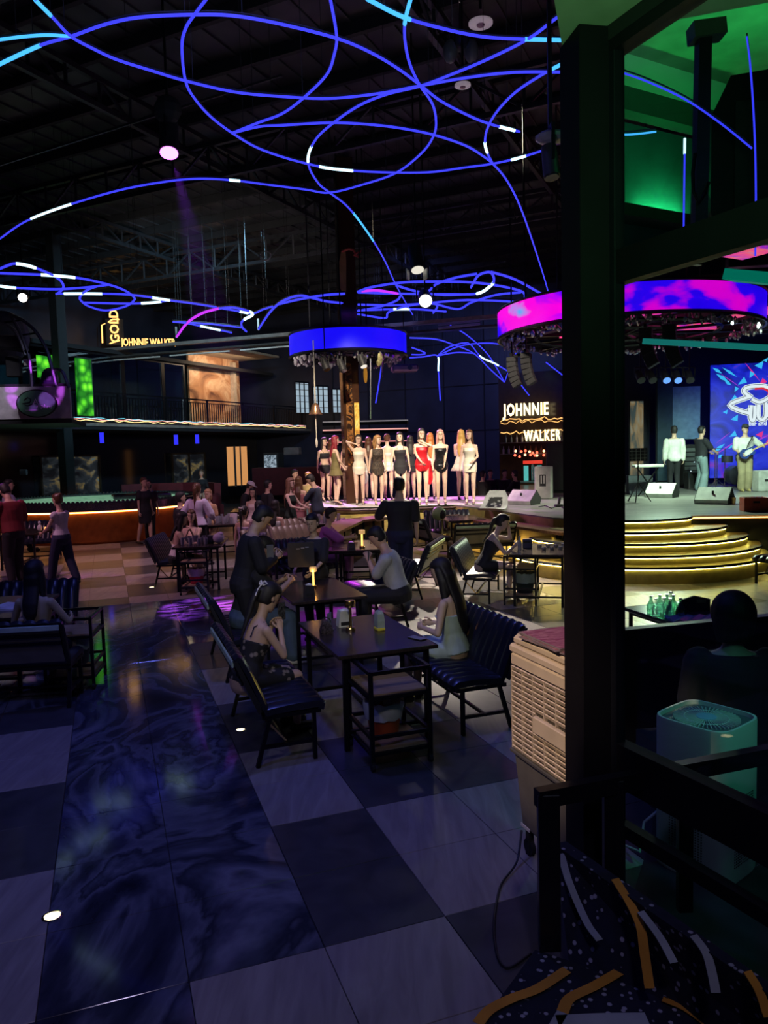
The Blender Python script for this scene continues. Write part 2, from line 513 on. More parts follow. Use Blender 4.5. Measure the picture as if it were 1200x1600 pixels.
for k in range(-15, 16):                                                          # purlins across the hall
    b = k * 1.45
    m = MB().bar(bpt(-22, b, RZ - .05), bpt(22, b, RZ - .05), .1, .22)
    m.build('purlin', KM, rf)
for k in range(-12, 13):                                                          # raised ribs of the roof sheets
    m = MB()
    for q in (-.6, 0, .6): m.bar(bpt(k * 1.8 + q, -22, RZ + .06), bpt(k * 1.8 + q, 22, RZ + .06), .06, .05)
    m.build('sheet_rib', M_ROOF, rf)


def truss(name, p0, p1, h, n, label=None):
    p0 = V(p0); p1 = V(p1); m = MB(); up = V((0, 0, h))
    m.bar(p0, p1, .1); m.bar(p0 + up, p1 + up, .1)
    for i in range(n):
        a = p0.lerp(p1, i / n); b = p0.lerp(p1, (i + 1) / n)
        if i % 2: m.bar(a, b + up, .05)
        else: m.bar(a + up, b, .05)
        m.bar(a, a + up, .05)
    return struct(m.build(name, M_TRUSS))


M_TRUSS = mat('dark_steel', (.035, .035, .04), .5, .5)
for b, z in ((-10.5, 8.5), (-4.2, 8.3), (2.4, 8.3)):
    truss('roof_truss_beam', bpt(-18, b, z), bpt(18, b, z), .7, 36)
for a in (-9, -2.5, 4, 10.5):
    truss('roof_truss_beam', bpt(a, -18, 8.9), bpt(a, 14, 8.9), .5, 40)
# long pale cable tray / duct under the roof
pa, pb = G(60, 556, 6.5), G(900, 484, 6.5)
t = struct(MB().bar(pa, pb, .22, .12).build('ceiling_beam', mat('pale_steel', (.22, .20, .18), .5, .3)))
MB().bar(pa + V((0, 0, -.3)), pb + V((0, 0, -.3)), .35, .06).build('beam_tray', mat('dark_tray', (.06, .055, .05), .5, .3), t)
d_ = (pb - pa)
m = MB()
for i in range(0, 7):
    if i in (0, 1, 2, 3): m.bar(pa + d_ * (i / 7 + .01) + V((0, 0, -.42)), pa + d_ * ((i + 1) / 7 - .012) + V((0, 0, -.42)), .06, .05)
m.build('light_bar', mat('pale_bar', (.5, .47, .42), .5), t)
# thin pipes and a hanging cable
for a, b in (((0, 258), (440, 118)), ((590, 372), (885, 325)), ((560, 456), (790, 408))):
    d0, d1 = (7.6, 6.9) if a[1] > 200 else (7.6, 6.9)
    struct(MB().bar(G(*a, 7.4), G(*b, 7.4), .03).build('roof_pipe_trim', M_TRUSS))
tag(MB().tube([W(414 + 9 * math.cos(x / 2.5), 400 + 7 * math.sin(x / 2.5), 16) for x in range(16)], .012, 5, True).build('cable_loop', mat('grey_cable', (.3, .3, .3), .5)), 'thin grey cable loop hanging under the dark roof', 'cable')

# ------------------------------------------------------------------ walls
M_WALL = mat('wall_black_blue', (.022, .026, .045), .45, var=.3, sc=1)
bw0 = V((-2.65, 39, 0)); bw1 = bw0 + BU * 24; 
wb = struct(MB().wallbox(bw0 - BU * 10, bw1, .2, 0, RZ).build('wall_back', M_WALL))
for i in range(0, 24, 2):                                                          # panel joints
    q = bw0 + BU * (i + .3) - BV * .12
    MB().box((q.x, q.y, RZ / 2), (.06, .04, RZ), TB).build('wall_batten', KM, wb)
for z in (3.1, 5.2, 7.2):
    MB().bar(bw0 - BV * .13 + V((0, 0, z)), bw1 - BV * .13 + V((0, 0, z)), .05, .04).build('wall_rail', KM, wb)
P1 = V((-10.4, 25, 0))
L0 = P1 - BU * 6.4
struct(MB().wallbox(L0 - BV * 22, L0 + BV * 18, .2, 0, RZ).build('wall_left', M_WALL))
# two building columns
cc = A(110, 25.1)
struct(MB().box((cc.x, cc.y, 4.8), (.36, .36, 9.6), TB, .02).build('column_left', KM))
# ------------------------------------------------------------------ mezzanine on the left
mz = bpt
F_ = lambda t, off=0.0, z=0.0: P1 + BV * t - BU * off + V((0, 0, z))                 # along the balcony edge
sl = MB(); a, b, c_, d2 = F_(-7), F_(15.6), F_(15.6, 6.2), F_(-7, 6.2)
sl.prism([a, b, c_, d2], 3.25, 3.5)
struct(sl.build('mezzanine_floor', KM))
struct(MB().bar(F_(-7, -.02, 3.42), F_(15.6, -.02, 3.42), .04, .1).build('trim_1', mat('slab_edge', (.2, .19, .17), .5)))
# wavy light garland on the slab edge
rg = random.Random(3)
for nm, mm, z, r in (('led_garland', glow('garland_pink', (1, .35, .3), 2.2), 3.60, .012), ('led_garland', glow('garland_gold', (1, .75, .3), 1.8), 3.55, .012), ('led_garland', glow('garland_cyan', (.2, .8, 1), 1.2), 3.63, .008)):
    pts = [F_(.3 + q * .25, -.08, z + rg.uniform(-.035, .035)) for q in range(60)]
    tag(MB().tube(pts, r, 4).build(nm, mm), {3.60: 'pink glowing rope light along the balcony edge', 3.55: 'golden glowing rope light along the balcony edge', 3.63: 'thin cyan rope light along the balcony edge'}[z], 'rope light')
# railing
rl = thing('balcony_railing', 'long black balcony railing of thin upright bars above the doors', 'railing', (0, 0, 0))
MB().bar(F_(0, .1, 4.55), F_(15.4, .1, 4.55), .06, .05).build('handrail', K, rl)
MB().bar(F_(0, .1, 4.42), F_(15.4, .1, 4.42), .03).build('upper_rail', K, rl)
MB().bar(F_(0, .1, 3.6), F_(15.4, .1, 3.6), .05).build('lower_rail', K, rl)
bm_ = MB().box((0, 0, 4.01), (.028, .028, .85), TB).build('baluster', K, rl); bm_.location = F_(.1, .1)
for i in range(1, 104):
    o = bm_.copy(); C.objects.link(o); o.parent = rl; o.location = F_(.1 + i * .148, .1)
for i in range(0, 7):
    MB().box(F_(2.5 * i, .1, 4.03), (.07, .07, 1.05), TB).build('railing_post', K, rl)
# glass fronts of the rooms on the mezzanine
Wf = lambda t, z: F_(t, 2.2, z)
struct(MB().wallbox(F_(-3, 4.6), F_(15.4, 4.6), .1, 3.5, 6.4).build('wall_room_rear', mat('room_dark', (.06, .13, .15), .6)))
struct(MB().prism([F_(-3, 2.0), F_(15.4, 2.0), F_(15.4, 6.2), F_(-3, 6.2)], 6.3, 6.45).build('trim_2', KM))
gp = 0
for t0, t1 in ((.2, 2.1), (2.2, 4.9), (5.0, 7.2), (7.3, 8.6)):
    w_ = MB().wallbox(Wf(t0, 0), Wf(t1, 0), .02, 3.55, 6.25).build('window_%d' % (gp + 1), GLASSD); struct(w_); gp += 1
    fr_ = MB()
    for tt in (t0, t1): fr_.box(Wf(tt, 4.9), (.09, .09, 2.8), TB)
    fr_.bar(Wf(t0, 6.25), Wf(t1, 6.25), .08); fr_.bar(Wf(t0, 3.55), Wf(t1, 3.55), .08)
    fr_.build('window_frame', K, w_)
# leaf pictures on two green LED screens behind the glass, one beside the booth
M_LEAF = ramp_mat('green_leaf_picture', [(.0, (.35, 1, .05)), (.25, (.12, .75, .02)), (.5, (.02, .25, .01)), (.8, (.0, .06, .0))], scale=(1, 1, 1), voro=True, nscale=3.2, emit=1.15)
for x0, y0, x1, y1, D, lab in ((117, 559, 146, 650, 25.0, 'tall green leaf picture glowing on a screen right of the column'), (57, 552, 86, 592, 24.6, 'green leaf picture glowing on a screen behind the booth frame')):
    q0, q1 = W(x0, y0, D), W(x1, y1, D + .6)
    t = thing('led_screen', lab, 'screen', (0, 0, 0), group='green leaf screens')
    MB().wallbox(q0, q1, .06, q1.z, q0.z).build('picture_panel', M_LEAF, t)
    MB().wallbox(q0 + V((0, .08, 0)), q1 + V((0, .08, 0)), .06, q1.z - .06, q0.z + .06).build('screen_case', KM, t)
# mural wall room further along
M_MURAL = ramp_mat('ochre_relief_mural', [(.25, (.10, .035, .015)), (.45, (.42, .20, .09)), (.6, (.62, .40, .24)), (.75, (.30, .12, .05))], scale=(1, 1, 1), nscale=.55, dist=3.0, detail=6, rough=.6)
q0, q1 = F_(9.4, 2.6), F_(13.2, 2.6)
mw = struct(MB().wallbox(q0, q1, .1, 3.5, 6.9).build('wall_mural', M_MURAL))
MB().box(F_(12.55, 2.5, 5.1), (.35, .2, 3.3), TB).build('mural_pilaster', mat('plaster_buff', (.5, .4, .3), .6), mw)
area('mural_lamp', F_(10.8, .9, 6.6), F_(10.9, 2.6, 4.6), 110, (1, .72, .45), 3.2, .15)
tag(MB().prism([F_(9.3, .3), F_(13.4, .3), F_(13.4, 2.6), F_(9.3, 2.6)], 6.9, 7.0).build('room_canopy', mat('plaster_buff2', (.45, .36, .26), .6)), 'pale soffit panel over the ochre relief mural', 'panel')
# bright striped blinds in the windows right of the mural
M_STRIPE = ramp_mat('lit_window_bands', [(.42, (.55, .72, .85)), (.47, (.06, .05, .05)), (.58, (.06, .05, .05)), (.63, (.5, .66, .8))], scale=(0, 0, 1), wave=(.55, 0, 1), detail=0, emit=.62)
for k, (xa, ya, xb, yb) in enumerate(((461, 597, 484, 645), (489, 603, 514, 645), (519, 608, 543, 645))):
    q0, q1 = W(xa, ya, 36.5), W(xb, yb, 37.0)
    w_ = struct(MB().wallbox(q0, q1, .05, q1.z, q0.z).build('window_%d' % (5 + k), M_STRIPE))
    fr_ = MB()
    for s_ in (0, .33, .66, 1):
        p = q0.lerp(q1, s_); fr_.box((p.x, p.y - .05, (q0.z + q1.z) / 2), (.05, .04, q0.z - q1.z), TB)
    fr_.bar((q0.x, q0.y - .06, q0.z), (q1.x, q1.y - .06, q0.z), .06); fr_.build('window_frame', K, w_)
# ground floor below the balcony: doors, panes, small blue signs
struct(MB().wallbox(F_(-7, 3.4), F_(15.6, 3.4), .1, 0, 3.25).build('wall_below_balcony', mat('black_gloss', (.012, .012, .016), .12, var=0)))
M_DG = ramp_mat('door_reflections', [(.45, (.01, .012, .015)), (.56, (.04, .05, .06)), (.64, (.30, .22, .08)), (.75, (.1, .25, .35))], scale=(1.5, 1.5, 2.5), nscale=1.0, detail=8, dist=.5, rough=.1, emit=.35)  # reflections and lit interior painted into the panes as a faint glow


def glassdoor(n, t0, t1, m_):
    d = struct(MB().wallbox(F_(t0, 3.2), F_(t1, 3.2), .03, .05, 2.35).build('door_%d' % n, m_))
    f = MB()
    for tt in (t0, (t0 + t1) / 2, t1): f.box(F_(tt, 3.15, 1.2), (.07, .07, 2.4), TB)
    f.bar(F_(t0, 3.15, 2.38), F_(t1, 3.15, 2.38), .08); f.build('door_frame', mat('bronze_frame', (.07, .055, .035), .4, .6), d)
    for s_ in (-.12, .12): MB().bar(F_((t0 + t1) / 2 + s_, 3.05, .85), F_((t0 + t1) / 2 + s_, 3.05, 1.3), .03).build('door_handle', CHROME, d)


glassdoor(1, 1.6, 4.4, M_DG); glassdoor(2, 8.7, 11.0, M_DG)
od = struct(MB().wallbox(W(356, 742, 33.4).xy.to_3d(), W(387, 742, 33.9).xy.to_3d(), .04, .9, 2.62).build('door_3', mat('lit_orange_doorway', (.3, .15, .05), .6, em=(1, .42, .13), es=.55, var=.1)))
q = W(367, 720, 33.3); MB().box((q.x, q.y, 1.75), (.08, .06, 1.8)).build('door_frame', KM, od)
q = W(376, 720, 33.35); MB().box((q.x, q.y, 1.75), (.05, .06, 1.8)).build('door_frame', KM, od)
for i, (x, y) in enumerate(((159, 684), (275, 687), (308, 686))):
    q = W(x, y, 24.5 + i * 2)
    tag(MB().box(q, (.14, .05, .34), TB).build('wall_sign', glow('blue_sign', (.03, .03, .9), 1.1)), ('small upright blue sign nearest the column under the balcony', 'small upright blue sign left of the pair under the balcony', 'small upright blue sign right of the pair under the balcony')[i], 'sign', 'small blue signs under the balcony')
q = W(37, 738, 26); tag(MB().box(q, (.34, .08, .2), TB, .02).build('wall_box', GREYP), 'small pale control box on the dark wall at far left', 'box')
q = W(457, 705, 30); tag(MB().box(q, (.7, .25, .3), TB, .03).build('air_conditioner', GREYP), 'pale split air conditioner unit under the balcony', 'air conditioner')
# lit bar fridge with plants in front, right of the orange door
q = W(428, 728, 32.5)
fg = thing('drinks_fridge', 'white lit drinks fridge far back right of the orange door', 'fridge', (q.x, q.y, 0), TB)
MB().box((0, 0, 1.3), (.75, .5, 2.0), 0, .03).build('body', KM, fg)
MB().box((0, -.27, 1.4), (.6, .03, 1.6)).build('lit_door', ramp_mat('lit_bottles', [(.4, (.06, .09, .12)), (.6, (.6, .75, .9))], scale=(8, 8, 6), nscale=1.6, detail=2, emit=.55), fg)
# curved dark red sofa between round podium and doors
sf = thing('curved_sofa', 'long dark red curved sofa behind the copper podium', 'sofa', (0, 0, 0))
pts = [A(x, D, 0) for x, D in ((192, 28.5), (240, 29), (290, 29), (325, 28.6), (342, 27.4))]
mb1 = MB(); mb2 = MB(); M_RED = mat('dark_red_velvet', (.13, .012, .02), .7)
for a, b in zip(pts, pts[1:]): mb1.wallbox(a, b, .25, 0, 1.25); mb2.wallbox(a + V((.1, -.5, 0)), b + V((-.05, -.5, 0)), .7, .0, .5)
mb1.build('backrest', M_RED, sf); mb2.build('seat', M_RED, sf)
MB().box((pts[-1].x, pts[-1].y - .4, .45), (.3, .8, .9), 0, .12).build('armrest', M_RED, sf, 60)
tag(MB().bar(A(400, 31, 1.15), A(560, 29, 1.15), .5, 1.1).build('bar_counter', mat('deep_red_front', (.06, .006, .012), .6)), 'long dark red counter far behind the seated crowd', 'counter')

# ------------------------------------------------------------------ booth on the left
bt = thing('music_booth', 'raised white booth with curved steel arches and purple light', 'booth', (0, 0, 0))
D0 = 19.6
b0 = V((-14.5, 19.2, 0)); b1 = W(112, 650, 20.0); b1.z = 0
zt, zb = W(0, 604, D0).z, W(0, 655, D0).z
MB().wallbox(b0, b1, .12, zb, zt).build('front_panel', mat('booth_white', (.55, .5, .52), .5), bt)
MB().prism([b0, b1, b1 + V((-.8, 3, 0)), b0 + V((-.8, 3, 0))], zb - .12, zb).build('deck', KM, bt)
MB().bar(b0 + V((0, .1, zt + .03)), b1 + V((0, .1, zt + .03)), .1).build('top_edge', KM, bt)
def arch(px, D, r): return MB().tube(smoothpts([W(x, y, D) for x, y in px], 5), r, 6)
for k, px in enumerate((((15, 490), (27, 510), (38, 535), (46, 560), (50, 605)), ((17, 492), (35, 500), (55, 517), (72, 545), (80, 570), (88, 605)), ((0, 503), (18, 512), (30, 528), (40, 555)), ((85, 577), (97, 580), (104, 595), (108, 606)))):
    arch(px, 19.9, .045).build('steel_arch', mat('grey_steel', (.22, .22, .25), .35, .7), bt)
MB().bar(W(0, 543, 19.9), W(76, 555, 19.9), .07).build('crossbar', K, bt)
MB().bar(W(6, 504, 19.9), W(34, 500, 19.9), .04).build('crossbar', K, bt)
MB().bar(W(34, 524, 19.9), W(57, 520, 19.9), .04).build('crossbar', K, bt)
MB().prism([b0 + V((.3, .5, 0)), b1 + V((-.3, .4, 0)), b1 + V((-.5, 1.2, 0)), b0 + V((.3, 1.3, 0))], zt - .25, zt - .1).build('desk', KM, bt)
for k, (x, y, w, h, lab) in enumerate(((10, 535, .75, .35, 'dark monitor screen on a stand in the booth'), (18, 573, .35, .55, 'black amplifier standing in the booth'))):
    tag(MB().box(W(x + 4, y, 20.6), (w, .3, h), .2, .02).build('equipment_box', KM), lab, 'equipment')
tag(MB().ell(W(78, 592, 20.5), (.22, .22, .3), 12, 8).build('booth_light', mat('dark_fixture', (.05, .03, .09), .4)), 'rounded moving lamp head lit purple on the booth ledge', 'lamp')
tag(MB().box(W(41, 566, 20.4), (.13, .03, .18)).build('paper_note', PAPER), 'small white paper notice hanging inside the booth', 'notice')
tag(MB().ell(W(5, 528, 21.5), (.75, .3, .75), 16, 10).build('round_backdrop', mat('pale_grey_disc', (.2, .24, .24), .5)), 'pale grey rounded panel behind the booth', 'panel')
# oval sign on the booth front
q = W(60, 631, 19.65)
od_ = (b1 - b0).normalized(); on_ = V((od_.y, -od_.x, 0))
Mo = Matrix((od_, V((0, 0, 1)), on_)).transposed().to_4x4(); Mo.translation = q + on_ * .12
ov = thing('oval_sign', 'oval green sign with emblem on the white booth front', 'sign')
ov.matrix_world = Mo
oval = lambda rx, rz, z0, z1: MB().loft([[V((rx * math.cos(2 * PI * i / 36), rz * math.sin(2 * PI * i / 36), z)) for i in range(36)] for z in (z0, z1)])
oval(.50, .36, -.02, .03).build('rim', KM, ov); oval(.465, .33, .0, .045).build('face', mat('green_enamel', (.10, .28, .15), .4), ov)
IW = mat('pale_lettering', (.7, .72, .75), .5)
e_ = MB().tube([(-.30, .08, .05), (-.2, .15, .05), (-.12, .1, .05), (-.16, .02, .05), (-.33, .0, .05), (-.22, -.06, .05), (-.1, -.02, .05)], .016, 5).build('emblem', KM, ov)
text('lettering', 'A', .2, .004, Matrix.Translation((-.08, -.02, .05)), IW, ov)
text('lettering', 'Aphru', .15, .004, Matrix.Translation((.0, -.1, .05)) @ Matrix.Rotation(-.12, 4, 'Z'), IW, ov)
MB().box((-.12, -.17, .05), (.3, .012, .006)).build('underline', IW, ov)

# ------------------------------------------------------------------ amber sign above the balcony
Ms = lambda p, dx, sc=1: (lambda x, z: (lambda y: Matrix((x, y, z)).transposed().to_4x4())(z.cross(x)))(dx.normalized(), V((0, 0, 1)).cross(dx.normalized()) * -1)
def upright(p, dx):
    x = V(dx).normalized(); y = V((0, 0, 1)); z = x.cross(y)
    m = Matrix((x, y, z)).transposed().to_4x4(); m.translation = p; return m
sg = thing('amber_sign', 'amber sign with upright word and lettering high on the left', 'sign', (0, 0, 0))
DS = 34.0
q = W(173, 519, DS)
MB().box((q.x + .15, q.y + .1, q.z), (.75, .12, 1.15), .25).build('sign_box', KM, sg)
tb = [W(x, y, DS) for x, y in ((160, 536), (159, 508), (170, 503), (176, 499), (186, 499))]
MB().tube(tb, .035, 5).build('neon_outline', SIGNO, sg)
MB().tube([W(x, y, DS) for x, y in ((171, 537), (187, 532))], .03, 5).build('neon_outline', SIGNO, sg)
mm_ = upright(W(187, 536, DS) + V((0, -.05, 0)), (1, .25, 0)) @ Matrix.Rotation(PI / 2, 4, 'Z')
text('lettering', 'GOLD', .52, .02, mm_, SIGNO, sg, .012)
text('lettering', 'JOHNNIE WALKER', .46, .02, upright(W(190, 540, DS), (1, .25, 0)) @ Matrix.Diagonal((.60, 1, 1, 1)), SIGNO, sg, .014)
# ------------------------------------------------------------------ big illuminated lettering and bar under it (back, beside the pillar)
DB = 30.0
ORD = ('first', 'second', 'third', 'fourth', 'fifth', 'sixth', 'seventh', 'eighth', 'ninth', 'tenth', 'eleventh', 'twelfth', 'thirteenth', 'last')
bd = V((.93, -.36, 0))
sg = thing('lettering_sign', 'warm glowing two line lettering above the back bar', 'sign', (0, 0, 0))
text('lettering', 'JOHNNIE', .66, .04, upright(W(787, 650, DB), bd) @ Matrix.Diagonal((.58, 1, 1, 1)), SIGN, sg, .018, 1.15)
text('lettering', 'WALKER', .62, .04, upright(W(819, 689, DB), bd) @ Matrix.Diagonal((.51, .95, 1, 1)), SIGN, sg, .018, 1.2)
q0, q1 = W(784, 700, DB + .5), W(905, 700, DB - 1); q0.z = q1.z = 0
bk = struct(MB().wallbox(q0 + V((0, .4, 0)), q1 + V((0, .4, 0)), .2, 0, 5.2).build('wall_bar', mat('bar_back_wall', (.035, .022, .015), .2)))
for z, r in ((3.35, .02), (3.25, .015), (2.85, .02)):
    rg = random.Random(int(z * 100))
    tag(MB().tube([q0.lerp(q1, i / 24) + V((0, .2, z + rg.uniform(-.07, .07))) for i in range(25)], r, 4).build('rope_light', glow('garland_amber', (1, .5, .15), 1.4)), {3.35: 'upper wavy amber rope light behind the bar lettering', 3.25: 'second wavy amber rope light close below the upper one', 2.85: 'lowest wavy amber rope light beside the lower word'}[z], 'rope light')
sh = thing('bar_shelf', 'back bar shelf with bottles below the glowing lettering', 'shelf')
for z in (2.45, 2.0): MB().wallbox(q0 + V((0, .1, 0)), q1 + V((0, .1, 0)), .3, z - .03, z).build('shelf_board', mat('shelf_grey', (.12, .12, .13), .4), sh)
rb = random.Random(5)
bcols = [mat('bottle_a', (.25, .12, .03), .15), mat('bottle_b', (.1, .15, .18), .15), mat('bottle_c', (.4, .38, .4), .2)]
bprof = [(.03, 0), (.04, .01), (.04, .17), (.015, .23), (.013, .30)]
for i in range(26):
    z = 2.45 if i % 2 else 2.0; p = q0.lerp(q1, .03 + i * .036) + V((0, .1, z))
    tag(MB().lathe(bprof, n=8).build('bottle', bcols[rb.randrange(3)], None, 40, p), '%s bottle from the left on the %s shelf of the back bar' % (ORD[i // 2], 'upper' if i % 2 else 'lower'), 'bottle', 'bottles on the back bar')
for i in range(14):
    p = W(806 + (i % 7) * 7 + rb.uniform(-2, 2), 706 + (i // 7) * 6 + rb.uniform(-2, 2), DB - .6)
    tag(MB().ell(p, (.05, .05, .05), 8, 6).build('fairy_light', glow('red_bulb' if i % 3 else 'amber_bulb', (1, .12, .06) if i % 3 else (1, .55, .25), 3)), '%s tiny glowing bulb in the %s row over the bar taps' % (ORD[i % 7], ('upper', 'lower')[i // 7]), 'light', 'bulbs over the bar')
tp = thing('beer_tower', 'red topped beer tap unit with two teal cylinders on the bar', 'beer tap', A(833, DB - 1.6))
for x in (-.25, .25): MB().cyl((x, 0, 1.0), (x, 0, 1.55), .09).build('cylinder', mat('teal_glow', (.1, .4, .4), .3, em=(.15, .8, .75), es=.5), tp, 40)
MB().bar((-.35, 0, 1.68), (.35, 0, 1.68), .12).build('red_top', mat('red_top', (.6, .03, .02), .4, em=(1, .05, .03), es=.7), tp)
MB().cyl((0, 0, 1.0), (0, 0, 1.7), .05).build('tap_column', CHROME, tp, 40)
a, b = A(800, DB - 2, 0), A(885, DB - 3, 0)
bc = thing('back_bar_counter', 'wooden bar counter with teal lit top below the lettering', 'counter')
MB().wallbox(a, b, .6, 0, .95).build('front', mat('bar_front_wood', (.22, .11, .04), .4), bc); MB().wallbox(a, b, .75, .95, 1.0).build('worktop', mat('teal_top', (.25, .4, .38), .3), bc)

# ------------------------------------------------------------------ stage with curved steps
SZ = .9
cx, cy = 4.65, 13.9
ell = lambda a, b, n=28, c=(cx, cy): [V((c[0] + a * math.cos(t), c[1] - b * math.sin(t), 0)) for t in [PI - PI * i / n for i in range(n + 1)]]
stage = [V((-.9, 21.3, 0)), V((-1.75, 20.6, 0)), V((-1.9, 19.4, 0)), V((-1.5, 18.6, 0)), V((-.8, 18.25, 0)), V((1.7, 18.25, 0)), V((3.2, 14.25, 0))] + ell(1.0, .56)[1:] + [V((7.0, 13.7, 0)), V((14, 16.5, 0)), V((14, 27, 0)), V((3.2, 27, 0)), V((3.2, 21.6, 0))]
st = struct(MB().prism(stage, 0, SZ - .03).build('stage_floor', GOLDP))
MB().prism(stage, SZ - .03, SZ).build('stage_top', STG, st)
pod = [V((-1.0, 21.2, 0)), V((-1.75, 20.6, 0)), V((-1.95, 19.4, 0)), V((-1.55, 18.55, 0)), V((-.8, 18.2, 0)), V((1.7, 18.2, 0)), V((2.6, 18.2, 0)), V((3.0, 18.9, 0)), V((3.0, 20.6, 0)), V((2.4, 21.2, 0))]
MB().prism(pod, SZ, SZ + .015).build('podium_sheet', STW, st)
m = MB().tube([p + V((0, -.02, SZ - .06)) for p in pod[2:8]], .03, 5).build('edge_bead', mat('dark_edge', (.05, .02, .02), .3), st)
steps = ((1.0, .56, .9), (1.6, 1.07, .745), (1.95, 1.46, .59), (2.15, 1.77, .435), (2.27, 2.0, .28))
for k in range(1, 5):
    a_, b_, z_ = steps[k]; e = ell(a_, b_)
    s_ = struct(MB().prism(e, (steps[k + 1][2] if k < 4 else 0) - .001, z_ - .045).build('stage_step_floor', GOLDP))
    MB().prism(e, z_ - .045, z_ - .002).build('tread', mat('gold_tread', (.40, .33, .16), .35, .5), s_)
    MB().tube([p + V((0, -.012, z_ - .022)) for p in ell(a_ + .012, b_ + .012)], .022, 5).build('nosing', KM, s_)
    MB().tube([p + V((0, -.0, z_ - .052)) for p in ell(a_ + .006, b_ + .006)], .0045, 4).build('light_strip', YSTRIP, s_)
e = ell(1.0, .56)
MB().tube([p + V((0, 0, SZ - .02)) for p in ell(1.015, .575)], .02, 5).build('edge_nosing', KM, st)
MB().tube([p + V((0, 0, SZ - .052)) for p in ell(1.008, .568)], .0045, 4).build('light_strip', YSTRIP, st)
MB().tube([V((5.56, 13.86, .86)), V((6.98, 13.66, .86)), V((14, 16.47, .86))], .008, 4).build('light_strip', WSTRIP, st)
MB().wallbox(V((5.6, 13.87, 0)), V((7.02, 13.68, 0)), .03, 0, .83).build('dark_fascia', KM, st); MB().wallbox(V((7.02, 13.66, 0)), V((14, 16.46, 0)), .03, 0, .83).build('dark_fascia', KM, st)
# low lamps that wash the gold stage front
area('stage_front_lamp', (2.0, 15.4, .30), (2.9, 15.9, .4), 14, (1, .72, .2), 2.6, .1)
# counters in front of podium and stage
def counter(name, label, pts, w, z, th=.05, legs=True, m=BARW):
    t = thing(name, label, 'counter')
    mb = MB()
    for a, b in zip(pts, pts[1:]): mb.wallbox(a, b, w, z - th, z)
    mb.build('worktop', m, t)
    fr = MB(); ln = []
    for a, b in zip(pts, pts[1:]): fr.wallbox(a + V((0, .12, 0)), b + V((0, .12, 0)), .06, .02, z - th)
    fr.build('front_panel', mat('ochre_front', (.42, .30, .13), .5), t)
    for a, b in zip(pts, pts[1:]):
        for s_ in (.02, .35, .68, .98):
            p = a.lerp(b, s_); MB().box((p.x, p.y - .05, (z - th) / 2), (.05, .05, z - th)).build('leg', K, t)
    return t
counter('ledge_counter', 'brown wooden ledge counter left of the standing man, at the podium', [A(508, 13.9), A(552, 16.3), A(600, 17.0)], .55, .78)
counter('ledge_counter', 'brown wooden ledge counter running along the stage edge to the pillar', [V((1.45, 17.3, 0)), V((3.15, 13.55, 0)), V((3.3, 13.2, 0))], .5, .74)

# round copper podium on the left
RC = (-8.4, 22.4)
rp = thing('round_podium', 'large round copper sided podium with green lit top on the left', 'podium', (RC[0], RC[1], 0))
R_ = 2.85
MB().lathe([(R_ - .12, 0), (R_ - .12, .05), (R_ - .05, .06), (R_ - .05, .82), (R_ - .1, .85)], n=40).build('copper_side', ORB, rp, 50)
MB().lathe([(R_, .86), (R_ + .03, .88), (R_ + .03, 1.08), (R_, 1.1), (R_ - .3, 1.1), (R_ - .3, .9)], n=40).build('crystal_rim', CRY, rp, 50)
MB().lathe([(R_ - .02, .835), (R_ + .012, .84), (R_ + .012, .86), (R_ - .02, .865)], n=40).build('light_strip', WSTRIP, rp, 50)
MB().lathe([(R_ - .3, .9), (R_ - .32, 1.05), (.5, 1.06), (.001, 1.06)], n=40).build('lit_top', ramp_mat('lit_green_floor', [(.3, (.10, .32, .16)), (.6, (.32, .62, .42))], scale=(3, 3, 3), nscale=2, emit=.55), rp, 50)
mk = MB()
for i in range(150):
    a = 2 * PI * i / 150; mk.ell(((R_ - .13) * math.cos(a), (R_ - .13) * math.sin(a), 1.11), (.05, .05, .035), 6, 4)
tag(mk.build('crystals', CRY, rp), kind='stuff')
MB().box((1.3, -.3, 1.13), (1.6, 1.1, .12), .4, .03).build('raised_plate', CRY, rp)

# ------------------------------------------------------------------ central column with ring
cl = A(553, 19.7)
cs = struct(MB().box((cl.x, cl.y, RZ / 2), (.42, .42, RZ), math.radians(14), .015).build('column_center', mat('dark_brown_gloss', (.05, .022, .012), .18)))
M_FLAME = ramp_mat('flame_strip', [(.3, (.5, .12, .01)), (.5, (1, .55, .06)), (.65, (1, .8, .2)), (.8, (.5, .15, .01))], scale=(3, 3, 1.5), nscale=1.6, dist=3, emit=1.0)
e2 = V((math.cos(math.radians(14)), math.sin(math.radians(14)), 0)); n2 = V((e2.y, -e2.x, 0))
q = cl + n2 * .22 + e2 * .13; MB().box((q.x, q.y, 2.65), (.12, .02, 1.7), math.radians(14)).build('flame_picture', M_FLAME, cs)
q = cl + n2 * .22 - e2 * .06; MB().box((q.x, q.y, 3.2), (.16, .02, 2.6), math.radians(14)).build('ornament_panel', ramp_mat('brown_ornament', [(.45, (.02, .008, .004)), (.55, (.35, .15, .04)), (.65, (.02, .008, .004))], nscale=3, dist=3, rough=.3), cs)


